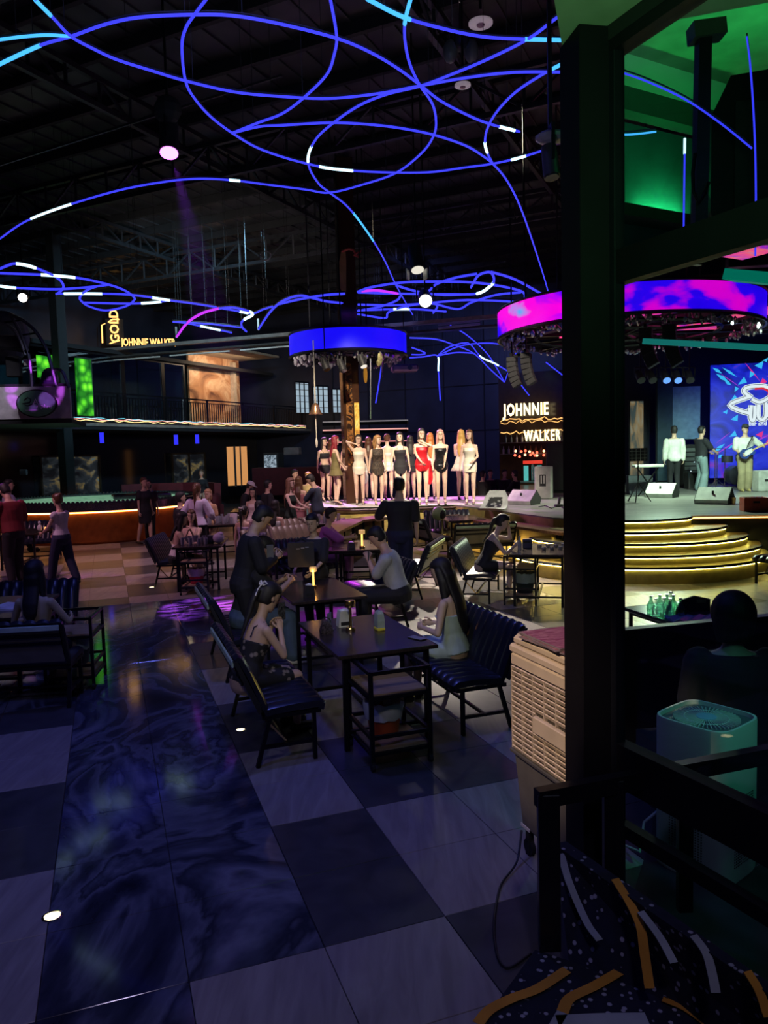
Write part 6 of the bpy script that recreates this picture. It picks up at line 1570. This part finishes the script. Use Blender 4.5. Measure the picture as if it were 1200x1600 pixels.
        if kind in ('dress', 'skirt'):
            hem = o.get('hem', .40); fl_ = o.get('flare', .0)                       # hem: share of the thigh covered
            if sit:
                for hj, kn, an, ft, R1, R2 in legs: G_.cap(hj, hj.lerp(kn, hem), R1 + e, R1 + (R2 - R1) * hem + e + fl_ * .25, 12)
                a, b = legs[0][0].lerp(legs[0][1], hem * .9), legs[1][0].lerp(legs[1][1], hem * .9)
                G_.cap(legs[0][0], legs[1][0], .09, .09, 10); G_.cap(a, b, .055, .055, 8); G_.cap(legs[0][0].lerp(legs[0][1], hem * .5), legs[1][0].lerp(legs[1][1], hem * .5), .07, .07, 8)
                if kind == 'skirt': G_.loft([ring(*r, e=e) for r in T_ if -.13 <= r[0] <= .12])
            else:
                zt_ = P.z + (.13 if kind == 'skirt' else -.02); zb_ = P.z - .03 - .415 * hem
                rr = [ring(*r, e=e) for r in T_ if -.03 <= r[0] <= .12] if kind == 'skirt' else []
                rings = []
                for i in range(6):
                    f_ = i / 5; z = P.z - .02 + (zb_ - P.z + .02) * f_
                    rx, ry = .168 + fl_ * f_ + e - .022 * f_ * (fl_ < .03), .114 + fl_ * f_ * .9 + e
                    rings.append([V((rx * (1 + (.05 * math.sin(9 * 2 * PI * j / 24) if fl_ > .05 else 0) * f_) * math.cos(2 * PI * j / 24) + P.x, ry * math.sin(2 * PI * j / 24) + P.y, z)) for j in range(24)])
                G_.loft(rings)
                if rr: G_.loft(rr)
        if kind == 'pants':
            G_.loft([ring(*r, e=e) for r in T_ if -.13 <= r[0] <= .09])
            ln = o.get('len', 1.0)
            for hj, kn, an, ft, R1, R2 in legs:
                G_.cap(hj, kn if ln > .5 else hj.lerp(kn, ln * 2), R1 + e, R2 + e + (R1 - R2) * (0 if ln > .5 else .5), 12)
                if ln > .5: G_.cap(kn, kn.lerp(an, min(1, (ln - .5) * 2) * .97), R2 + e, .042 + e + o.get('wide', 0), 12)
        if kind == 'cloak':                                                        # hanging loose piece
            G_.loft([[P + V((o['x'] + a_, o.get('y', -.1) + b_, z)) for a_, b_ in ((-w2, 0), (0, .03), (w2, 0), (0, -.03))] for z, w2 in ((.08, .05), (-.15, .09), (-.35, .11), (-.5, .05))])
        nm = {'top': 'shirt', 'dress': 'dress', 'skirt': 'skirt', 'pants': 'trousers', 'cloak': 'fabric_train'}[kind]
        go = G_.build(o.get('name', nm), m_, t)
        if o.get('label'): go['label'] = o['label']
        RQ.append((go, None, q, 3))
    sm = shoes or (mat('shoe_black', (.015, .015, .018), .4))
    for hj, kn, an, (a_, toe), R1, R2 in legs:
        s_ = MB()
        if heels:
            s_.box(toe + V((0, .0, -.014)), (.06, .09, .014), 0, .003); s_.bar(toe + V((0, -.03, -.008)), an + V((0, -.02, -.065)), .045, .01); s_.cyl(an + V((0, -.045, -.06)), an + V((0, -.05, -an.z + .002 if an.z < .3 else -.14)), .014, .006, 6)
            s_.tube([an + V((.036 * math.cos(x), .036 * math.sin(x), .0)) for x in [2 * PI * i / 10 for i in range(10)]], .006, 4, True); s_.box(toe + V((0, .01, .022)), (.064, .016, .012))
        else:
            s_.cap(an + V((0, -.03, -.047)), toe + V((0, .008, .0)), .043, .038, 10)
        s_.build('shoe', sm, t, 50)
    pcount[0] += 1
    return t, Mh, P


kwcap = [None]


def finish_people():
    for ob, ext, q, it in RQ:
        r = ob.modifiers.new('r', 'REMESH'); r.mode = 'VOXEL'; r.voxel_size = q; r.use_smooth_shade = True
        s_ = ob.modifiers.new('s', 'SMOOTH'); s_.factor = .5; s_.iterations = it
    dg = bpy.context.evaluated_depsgraph_get()
    for ob, ext, q, it in RQ:
        me = bpy.data.meshes.new_from_object(ob.evaluated_get(dg))
        if ext is not None:
            bm = bmesh.new(); bm.from_mesh(me); em = bpy.data.meshes.new('x'); em.from_pydata(ext.v, [], ext.f); em.update()
            for p in em.polygons: p.use_smooth = True
            bm.from_mesh(em); bm.to_mesh(me); bm.free(); bpy.data.meshes.remove(em)
        ob.modifiers.clear()
        if not me.materials: me.materials.append(ob.data.materials[0])
        ob.data = me


BK = cloth('black_cloth', (.012, .012, .016)); BKT = cloth('black_tee_cloth', (.018, .018, .024)); NAVY = cloth('navy_cloth', (.015, .02, .06)); WC = cloth('white_cloth', (.75, .72, .68), .6)
IV = mat('ivory_satin', (.80, .76, .62), .35, bump=.2, bs=18); SQ = mat('black_sequin', (.03, .03, .035), .2, .6, var=.9, sc=70, bump=.6, bs=90); LACE = mat('black_lace', (.05, .035, .025), .7, var=.9, sc=35); REDS = mat('red_satin', (.55, .015, .025), .35, bump=.4, bs=14)
OLV = cloth('olive_cloth', (.16, .13, .05)); TAN = cloth('tan_cloth', (.45, .28, .14)); PINKW = cloth('pale_pink_cloth', (.75, .60, .55)); SILV = mat('silver_shoe', (.5, .45, .6), .3, .5, var=0); JEAN = cloth('jeans_blue', (.07, .11, .17)); KHA = cloth('khaki_cloth', (.32, .26, .15))
# women on the podium
def st_(x, y, z=SZ + .015): return G(x, y, z)
SK = SKIN2; gq = .0135; ARM = dict(hl=(-.24, .03, .80), hr=(.24, .03, .80))
wm = lambda lab, x, y, face, h, wear, hair, **k: person(lab, st_(x, y), face, h, 'F', skin=SK, wear=wear, hair=hair, q=gq, heels=True, group='women standing on the round podium', **k)
wm('woman in a black cropped top and mini skirt, leftmost on the podium', 509, 783, 150, 1.62, [('top', BK, dict(lo=.22, hi=.41, straps=1)), ('skirt', BK, dict(hem=.35))], ('long', HAIRK), hy=-10)
wm('woman in a tan dress half hidden behind the red haired woman', 520, 781, 20, 1.60, [('dress', TAN, dict(hi=.41, hem=.42))], ('long', HAIRB))
wm('red haired woman in an olive top and pleated short skirt', 526, 789, 70, 1.62, [('top', OLV, dict(hi=.42)), ('skirt', OLV, dict(hem=.42, flare=.08))], ('long', HAIRR), hr=(.12, .22, 1.02), hl=(-.1, .24, 1.0))
wm('woman in a white skirt hidden behind the column edge', 545, 779, 10, 1.58, [('top', TAN, dict(hi=.42)), ('skirt', WC, dict(hem=.4))], ('long', HAIRK))
wm('woman in an ivory satin mini dress raising one hand to her hair', 563, 788, 180, 1.64, [('dress', IV, dict(hi=.40, hem=.42))], ('long', HAIRK), hr=(-.02 + .10, .06, 1.58), er=(1, .1, .2), hl=(-.24, .05, .82))
wm('brown haired woman with her back turned and a white ruffled train', 578, 781, 0, 1.60, [('dress', BK, dict(hi=.36, hem=.4)), ('cloak', WC, dict(x=-.12, y=-.16))], ('long', HAIRB))
wm('woman in a black lace mini dress with long light brown hair', 592, 789, 165, 1.60, [('dress', LACE, dict(hi=.49, hem=.42))], ('long', mat('light_brown_hair', (.38, .2, .08), .4)), hy=-45, hl=(-.2, .12, .85))
wm('woman with hair in a bun, bare back and white skirt', 607, 781, 10, 1.66, [('skirt', WC, dict(hem=.36)), ('top', WC, dict(lo=.24, hi=.34, name='halter_top'))], ('bun', HAIRB))
wm('woman in a black deep necked slip dress at the middle of the podium', 627, 787, 175, 1.66, [('dress', BK, dict(hi=.41, hem=.44, straps=1))], ('long', HAIRK), hy=15)
wm('dark haired woman in black standing with her back turned, behind the slip dress', 643, 781, -10, 1.60, [('dress', BK, dict(hi=.38, hem=.36))], ('long', HAIRK))
wm('woman in a red ruched mini dress with a hand at her face', 661, 788, 180, 1.72, [('dress', REDS, dict(hi=.40, hem=.34)), ('cloak', REDS, dict(x=-.17, y=.02, name='red_tie'))], ('long', HAIRK), hl=(-.02, .15, 1.50), el=(-1, .3, -.5), hr=(.02, .2, 1.02))
wm('orange haired woman with her back turned in a pale skirt', 674, 780, 0, 1.66, [('dress', PINKW, dict(hi=.38, hem=.38))], ('xlong', HAIRO))
wm('woman in a black sequined strapless mini dress with pink blond hair', 690, 788, 178, 1.68, [('dress', SQ, dict(hi=.40, hem=.34))], ('long', HAIRP), hl=(-.05, .2, .88), hr=(.22, .1, .82))
wm('blond woman with her back turned in a flared pale pink dress', 722, 781, 20, 1.70, [('dress', PINKW, dict(hi=.36, hem=.46, flare=.12))], ('xlong', HAIRY), hl=(-.05, .2, 1.3))
wm('brown haired woman in a white lace mini dress, rightmost on the podium', 735, 787, 190, 1.66, [('dress', IV, dict(hi=.40, hem=.42, flare=.01))], ('long', HAIRB), hl=(-.1, .2, 1.05), hy=20)
# band on the stage
m_, mh, p_ = person('man in a white long sleeved sweater and black trousers, back turned, on the stage', A(1053, 20.6, SZ), 8, 1.74, 'M', skin=SKIN, wear=[('top', cloth('sweater_white', (.72, .74, .66)), dict(sleeve=1.95, lo=-.1, loose=.012)), ('pants', BK, dict(loose=.005))], hair=('short', HAIRK), q=gq, group='musicians on the stage')
person('musician in a black tee shirt and wide pale jeans facing right', A(1095, 21.0, SZ), 80, 1.72, 'M', wear=[('top', BKT, dict(sleeve=.9, lo=-.1, loose=.02)), ('pants', cloth('pale_jeans', (.22, .30, .32)), dict(loose=.02, wide=.05))], hair=('short', HAIRK), hl=(-.15, .34, 1.05), hr=(.15, .36, 1.05), q=gq, group='musicians on the stage')
kwcap[0] = cloth('cap_dark', (.03, .03, .03))
g_, _, _ = person('guitarist in a white tee shirt, khaki trousers and dark cap', A(1163, 20.4, SZ), 185, 1.72, 'M', wear=[('top', cloth('tee_white', (.66, .66, .62)), dict(sleeve=.85, lo=-.12, loose=.02)), ('pants', KHA, dict(loose=.025, wide=.02))], hair=('cap', HAIRK), hr=(.18, .24, 1.00), hl=(-.38, .28, 1.18), q=gq, build=1.08, shoes=mat('shoe_tan', (.4, .3, .12), .6), group='musicians on the stage')
gt = thing('electric_guitar', 'blue and white electric guitar held by the guitarist', 'guitar', A(1163, 20.4, SZ) + V((0, -.27, 1.08)), 0)
Mg = Matrix.Rotation(math.radians(-24), 4, 'Y')
def gl(px, y0, y1): return MB().loft([[Mg @ V((x, y, z)) for x, z in px] for y in (y0, y1)])
gl([(-.26, -.10), (-.16, -.15), (-.04, -.10), (.06, -.14), (.13, -.08), (.08, -.02), (.16, .09), (.08, .08), (-.02, .08), (-.14, .13), (-.26, .08), (-.30, 0)], -.025, .025).build('guitar_body', mat('guitar_blue', (.03, .06, .22), .25), gt)
gl([(-.16, -.08), (.0, -.06), (.07, -.04), (.07, .05), (-.10, .06), (-.18, .0)], -.032, -.025).build('pick_guard', WHITE, gt)
gl([(.05, -.02), (.58, -.016), (.58, .016), (.05, .02)], -.045, -.025).build('neck', mat('maple', (.55, .38, .2), .4), gt)
gl([(.58, -.03), (.72, -.03), (.74, .02), (.66, .04), (.58, .03)], -.045, -.025).build('headstock', mat('maple', (.55, .38, .2), .4), gt)
for i in range(5): MB().ell(Mg @ V((.60 + .025 * i, -.04, .045)), (.008, .008, .012), 6, 4).build('tuning_peg', CHROME, gt)
MB().tube([V((.1, .0, .0)) + Mg @ V((-.28, 0, 0)), V((-.05, -.03, .2)), V((.10, .02, .40)), V((.16, .25, .38))], .014, 5).build('shoulder_strap', KM, gt)
# staff and guests
person('waiter in a black shirt bending over a table left of the podium', A(499, 17.6), -75, 1.70, 'M', wear=[('top', mat('steel_blue_shirt', (.04, .06, .085), .7), dict(sleeve=.9, lo=-.1, loose=.015)), ('pants', BK)], hair=('short', HAIRK), lean=8, hp=25, hl=(-.12, .4, .98), hr=(.14, .4, .98), q=gq)
person('tall man in a black tee shirt, back turned, standing before the podium', A(628, 11.6), 5, 1.76, 'M', wear=[('top', BKT, dict(sleeve=.8, lo=-.1, loose=.012)), ('pants', NAVY, dict(loose=.015))], hair=('short', HAIRK), hl=(-.16, .22, 1.15), el=(-1, -.3, -.6), q=.012, build=1.08)
person('young man in black standing by the second table, head bent over his phone', A(386, 7.8), 70, 1.68, 'M', wear=[('top', BK, dict(sleeve=1.8, lo=-.1, loose=.012)), ('pants', BK, dict(loose=.015))], hair=('short', HAIRK), lean=14, hp=40, hl=(-.06, .34, 1.20), hr=(.10, .34, 1.18), q=.0105)
ph = thing('smartphone', 'phone held up by the young man standing in black', 'phone', A(424, 7.75) + V((.04, -.02, 1.24)), .3); MB().box((0, 0, 0), (.07, .012, .14), 0, .003).build('case', mat('phone_case', (.25, .25, .25), .3, .4), ph); MB().box((0, .007, 0), (.062, .002, .13)).build('screen', glow('phone_glow', (.5, .6, .8), .4), ph)
person('woman in a black tee shirt standing behind the second table holding a black bag', A(496, 9.0), 200, 1.46, 'F', skin=SKIN2, wear=[('top', BKT, dict(sleeve=.95, lo=-.1, loose=.015)), ('pants', BK)], hair=('bun', HAIRK), hp=12, hl=(-.1, .28, 1.0), hr=(.2, .22, 1.0), q=.011)
person('seated man in a pale grey tee shirt looking down at his phone', A(626, 9.05), -82, 1.70, 'M', sit=True, lean=17, hp=35, wear=[('top', cloth('grey_tee', (.42, .46, .48)), dict(sleeve=.85, lo=-.06, loose=.01)), ('pants', BK, dict(loose=.02))], hair=('short', HAIRK), hl=(-.05, .36, .94), hr=(.08, .36, .94), q=.0105, build=1.04)
ph = thing('smartphone', 'phone in the hands of the seated man in grey', 'phone', A(580, 9.05) + V((-.0, 0, .98)), 1.4); MB().box((0, 0, 0), (.07, .012, .13), 0, .003).build('case', KM, ph); MB().box((0, -.007, 0), (.062, .002, .12)).build('screen', mat('phone_grey', (.3, .3, .35), .2), ph)
FLO = ramp_mat('black_floral', [(.0, (.35, .3, .28)), (.30, (.18, .15, .14)), (.36, (.012, .012, .016)), (1, (.015, .015, .02))], voro=True, nscale=16, rough=.8)
bp = TC1 - EU * .98 + EV * .0
_, mh, _ = person('seated woman in a black floral strap dress with a pale bow in her hair', (bp.x, bp.y, 0), 52, 1.56, 'F', sit=True, lean=18, hp=28, pz=.53, wear=[('dress', FLO, dict(hi=.36, hem=.72, flare=.05, straps=1))], hair=('pony', HAIRK), hl=(-.06, .30, .92), hr=(.10, .30, .92), fl=(-.1, .45, .085), fr=(.12, .42, .085), q=.010)
hb_ = lambda p: (Matrix.Translation((bp.x, bp.y, 0)) @ Matrix.Rotation(-math.radians(52), 4, 'Z') @ Matrix.Scale(1.56 / 1.7, 4)) @ (mh @ V(p))
bw = thing('hair_bow', 'pale ribbon bow tied in the dark hair of the seated woman', 'bow'); 
MB().tube([hb_(p) for p in ((0, -.115, .08), (.035, -.12, .105), (.065, -.105, .09), (.04, -.12, .07), (0, -.118, .08), (-.03, -.12, .10), (-.055, -.11, .085), (-.03, -.12, .07), (0, -.118, .08))], .008, 5).build('bow_loop', WC, bw); MB().tube([hb_(p) for p in ((0, -.118, .08), (.02, -.145, .02), (.03, -.15, -.04))], .006, 5).build('ribbon_end', WC, bw)
ph = thing('smartphone', 'phone with dark decorated case held by the seated floral dress woman', 'phone', bp + EU * .33 + EV * .12 + V((0, 0, .97)), .8); MB().box((0, 0, 0), (.075, .012, .14), 0, .003).build('case', mat('phone_case2', (.12, .12, .13), .2, .5, var=.9, sc=50), ph); MB().box((0, .008, 0), (.065, .002, .13)).build('screen', mat('phone_grey', (.3, .3, .35), .2), ph)
bp2 = TC2 - EU * .80 - EV * .08
person('seated person in blue jeans mostly hidden behind the standing young man in black', (bp2.x, bp2.y, 0), 66, 1.74, 'M', sit=True, lean=15, hp=30, wear=[('top', BKT, dict(sleeve=.9, lo=-.06, loose=.02)), ('pants', JEAN, dict(loose=.022))], hair=('short', HAIRK), hl=(-.1, .46, .86), hr=(.1, .46, .86), fl=(-.14, .5, .085), fr=(.14, .46, .085), q=.011, shoes=mat('sneaker_white', (.6, .6, .62), .5))
bp3 = TC1 + EU * .86 + EV * .06
WLACE = mat('white_lace_dress', (.50, .62, .58), .7, bump=.5, bs=50, var=.2)
person('seated woman with very long black hair in a white strapless dress', (bp3.x, bp3.y, 0), -62, 1.62, 'F', skin=SKIN2, sit=True, pz=.52, hw=1.35, lean=6, hp=14, wear=[('dress', WLACE, dict(hi=.36, hem=.75, flare=.12))], hair=('xlong', HAIRK), hl=(-.12, .26, .72), hr=(.12, .26, .72), q=.010)
bp4 = G(715, 943) + CU * .33 + CV * .35
person('seated woman in a black dress with crossed legs resting her head on her hand', (bp4.x, bp4.y, 0), 92, 1.64, 'F', skin=mat('skin_dim', (.58, .42, .36), .5, var=.05), sit=True, lean=24, hp=22, wear=[('dress', BK, dict(hi=.40, hem=.35))], hair=('pony', HAIRK), hl=(-.02, .40, 1.17), el=(0, .4, -1), hr=(.10, .48, .84), fl=(-.02, .62, .16), fr=(.06, .38, .14), kl=(.3, 1, 1), heels=True, q=.011)
person('seated woman seen from behind at lower left with bare shoulders and dark hair', A(66, 6.95), 4, 1.62, 'F', sit=True, skin=mat('skin_olive', (.5, .42, .26), .5, var=.05), wear=[('dress', NAVY, dict(hi=.32, hem=.6))], hair=('long', HAIRK), hl=(-.2, .3, .75), hr=(.2, .3, .75), fr=(.2, .3, .085), q=.011)
person('waitress in a white sleeveless vest, navy trousers and face mask walking left', G(100, 914), -72, 1.58, 'F', skin=SKIN, wear=[('top', cloth('vest_white', (.62, .58, .66)), dict(lo=-.06, hi=.51, loose=.016, sleeve=.12)), ('pants', NAVY, dict(loose=.02))], hair=('bun', HAIRB), hp=10, hl=(-.16, .3, 1.02), hr=(.18, .26, .98), fl=(-.08, .22, .085), fr=(.08, -.25, .11), q=.012)
person('man in a dark red polo shirt leaning over a table at far left', A(27, 13.6), -60, 1.80, 'M', wear=[('top', cloth('polo_red', (.16, .012, .018)), dict(sleeve=.85, lo=-.08, loose=.025)), ('pants', BK, dict(loose=.015))], hair=('short', HAIRK), lean=9, hp=30, hl=(-.2, .42, .88), hr=(.28, .12, .80), q=.012)
person('man in a pale shirt sitting at the far left edge behind the red polo', A(20, 17.5), 60, 1.72, 'M', sit=True, wear=[('top', cloth('shirt_lilac', (.5, .45, .6)), dict(sleeve=1.6, lo=-.06, loose=.02)), ('pants', BK)], hair=('short', HAIRK), hl=(-.15, .4, .8), hr=(.2, .35, .78), q=.014, pz=.95)
person('short haired woman in a black dress walking away by the copper podium', A(229, 19.5), 120, 1.66, 'F', wear=[('dress', BK, dict(hi=.50, hem=.8, sleeve=.5, loose=.02))], hair=('short', HAIRB), fr=(.08, -.22, .1), fl=(-.08, .1, .085), hr=(.24, .05, .82), q=.014)
person('companion in a dark shirt with a pale stripe beside the black dress', A(236, 19.9), 170, 1.60, 'F', wear=[('top', cloth('dark_plum_shirt', (.05, .02, .03)), dict(sleeve=.6, lo=-.08, loose=.02)), ('pants', BK)], hair=('bob', HAIRK), q=.015)
person('seated woman in a white tube top with dark hair at the left table', A(277, 13.0), 75, 1.60, 'F', sit=True, lean=10, wear=[('dress', WC, dict(hi=.30, hem=.1)), ('skirt', BK, dict(hem=.6))], hair=('long', HAIRK), hl=(-.1, .42, .80), hr=(.15, .42, .80), q=.012)
person('seated woman looking at the camera between the glasses on the left table', A(304, 13.8), 178, 1.56, 'F', skin=SKIN2, sit=True, wear=[('dress', mat('lilac_top', (.4, .3, .4), .7), dict(hi=.38, hem=.5, straps=1))], hair=('long', HAIRB), hl=(-.02, .2, .98), hr=(.05, .2, .95), q=.011)
person('woman with a ponytail in a white shirt and black trousers, back turned', A(313, 15.0), 10, 1.64, 'F', wear=[('top', cloth('shirt_white', (.62, .55, .72)), dict(sleeve=1.5, lo=-.02, loose=.03)), ('pants', BK, dict(loose=.01))], hair=('pony', HAIRB), hl=(-.28, .15, 1.0), hr=(.26, .22, .98), q=.013)
person('seated man in dark clothes left of the ponytail woman', A(286, 15.3), 60, 1.68, 'M', sit=True, wear=[('top', BK, dict(sleeve=1.5, loose=.02)), ('pants', BK)], hair=('short', HAIRK), pz=.7, q=.015)
person('seated fair haired guest right of the ponytail woman', A(330, 16.8), 200, 1.6, 'F', sit=True, wear=[('top', TAN, dict(sleeve=.8))], hair=('bob', mat('sandy_hair', (.35, .2, .1), .4)), pz=.75, q=.015)
kwcap[0] = cloth('cap_white', (.75, .72, .72))
person('man in a white cap and dark shirt seated far behind', A(383, 20.0), 90, 1.72, 'M', sit=True, lean=12, hp=15, wear=[('top', BK, dict(sleeve=.9, loose=.02)), ('pants', BK)], hair=('cap', HAIRK), pz=.7, q=.015)
person('seated woman in pink beside the man in the white cap', A(398, 19.6), 180, 1.6, 'F', sit=True, wear=[('dress', PINKW, dict(hi=.4, hem=.5))], hair=('long', HAIRK), pz=.62, q=.015)
_, mh5, _ = person('small woman with a white bow in her dark ponytail, back turned', A(384, 14.6), 20, 1.55, 'F', sit=True, wear=[('dress', mat('lilac_dress', (.35, .28, .4), .7), dict(hi=.4, hem=.5))], hair=('pony', HAIRK), q=.013)
q5 = A(384, 14.6); tag(MB().tube([(Matrix.Translation(q5) @ Matrix.Rotation(-math.radians(20), 4, 'Z') @ Matrix.Scale(1.55 / 1.7, 4)) @ (mh5 @ V(p)) for p in ((0, -.12, .07), (.05, -.12, .10), (.06, -.11, .05), (0, -.12, .07), (-.05, -.12, .10), (-.06, -.11, .04), (0, -.12, .07))], .011, 5).build('hair_bow', WC), 'white bow in the ponytail of the small woman', 'bow')
FL2 = ramp_mat('lilac_floral', [(.3, (.10, .08, .30)), (.5, (.42, .33, .5)), (.7, (.5, .4, .55))], nscale=18, detail=2, rough=.8)
person('seated woman with a bare back, long ponytail and lilac floral dress', A(409, 13.8), 0, 1.62, 'F', sit=True, skin=mat('skin_rosy', (.55, .36, .36), .5, var=.05), wear=[('dress', FL2, dict(hi=.26, hem=.6))], hair=('pony', HAIRK), q=.012, pz=.62)
person('man in black with short dark hair seated far behind the lilac dress', A(421, 19.3), 60, 1.72, 'M', sit=True, wear=[('top', BK, dict(sleeve=.9, loose=.02)), ('pants', BK)], hair=('short', HAIRK), pz=.72, q=.015)
person('seated dark haired woman with a pale collar on the taupe bench', A(433, 15.2), 20, 1.60, 'F', sit=True, wear=[('top', WC, dict(lo=.1, hi=.45)), ('pants', BK)], hair=('long', HAIRK), q=.014, pz=.55)
person('long haired woman in a dark green mini dress standing in the crowd', A(457, 16.6), 110, 1.64, 'F', skin=SKIN2, wear=[('dress', cloth('green_black', (.015, .03, .02)), dict(hi=.46, hem=.35))], hair=('xlong', mat('sandy_hair2', (.22, .12, .07), .4)), hr=(.1, .32, 1.08), hl=(-.1, .36, 1.1), q=.014)
person('woman in a long dusty pink dress with her back turned in the crowd', A(470, 18.2), 10, 1.62, 'F', wear=[('dress', cloth('dusty_pink', (.42, .16, .16)), dict(hi=.44, hem=1.3, flare=.02))], hair=('xlong', HAIRB), q=.015)
person('man in a dark red shirt standing behind the pink dress', A(463, 20.2), 120, 1.74, 'M', wear=[('top', cloth('maroon_shirt', (.10, .01, .02)), dict(sleeve=.9, loose=.02)), ('pants', BK)], hair=('short', HAIRK), q=.016)
person('guest with fair hair and pale top right of the pink dress', A(485, 20.6), 200, 1.66, 'F', wear=[('top', cloth('dull_yellow', (.4, .3, .14)), dict(sleeve=.6)), ('pants', JEAN)], hair=('bob', HAIRY), hl=(-.3, .1, 1.35), q=.016)
person('seated person reaching a hand toward the glowing lamp, lit purple', A(508, 12.7), 95, 1.64, 'F', sit=True, lean=10, wear=[('top', cloth('violet_shirt', (.35, .08, .4)), dict(sleeve=1.2, loose=.02)), ('pants', cloth('violet_pants', (.25, .1, .3)))], hair=('short', HAIRK), hr=(.05, .5, .84), hl=(-.1, .45, .84), q=.013)
person('silhouetted guest with full dark hair seated close behind the glass', A(1142, 4.45), 10, 1.66, 'M', sit=True, pz=.5, wear=[('top', BK, dict(sleeve=1.5, loose=.03)), ('pants', BK)], hair=('puff', HAIRK), q=.012)
for x, D, f, w_, lab in ((755, 23.6, 60, BK, 'guest leaning at the far table, nearest the podium'), (767, 24.6, 180, BK, 'guest in black facing the camera at the far table'), (789, 24.4, 160, BK, 'guest in a dark cap at the far table'), (806, 23.2, -60, BK, 'guest in black at the right of the far table')):
    person(lab, A(x, D), f, 1.68, 'M', sit=True, wear=[('top', w_, dict(sleeve=1.3, loose=.02)), ('pants', BK)], hair=('short', HAIRK), q=.016, hl=(-.1, .35, .85), hr=(.1, .35, .85), pz=.72)
for x, D, f, lab in ((318, 27.2, 180, 'small distant face above the dark red sofa'),):
    person(lab, A(x, D), f, 1.66, 'F', sit=True, wear=[('top', BK, dict(sleeve=1))], hair=('bob', HAIRB), q=.018, pz=.95)
# face mask and badge
q = G(100, 914)
finish_texts()
finish_people()
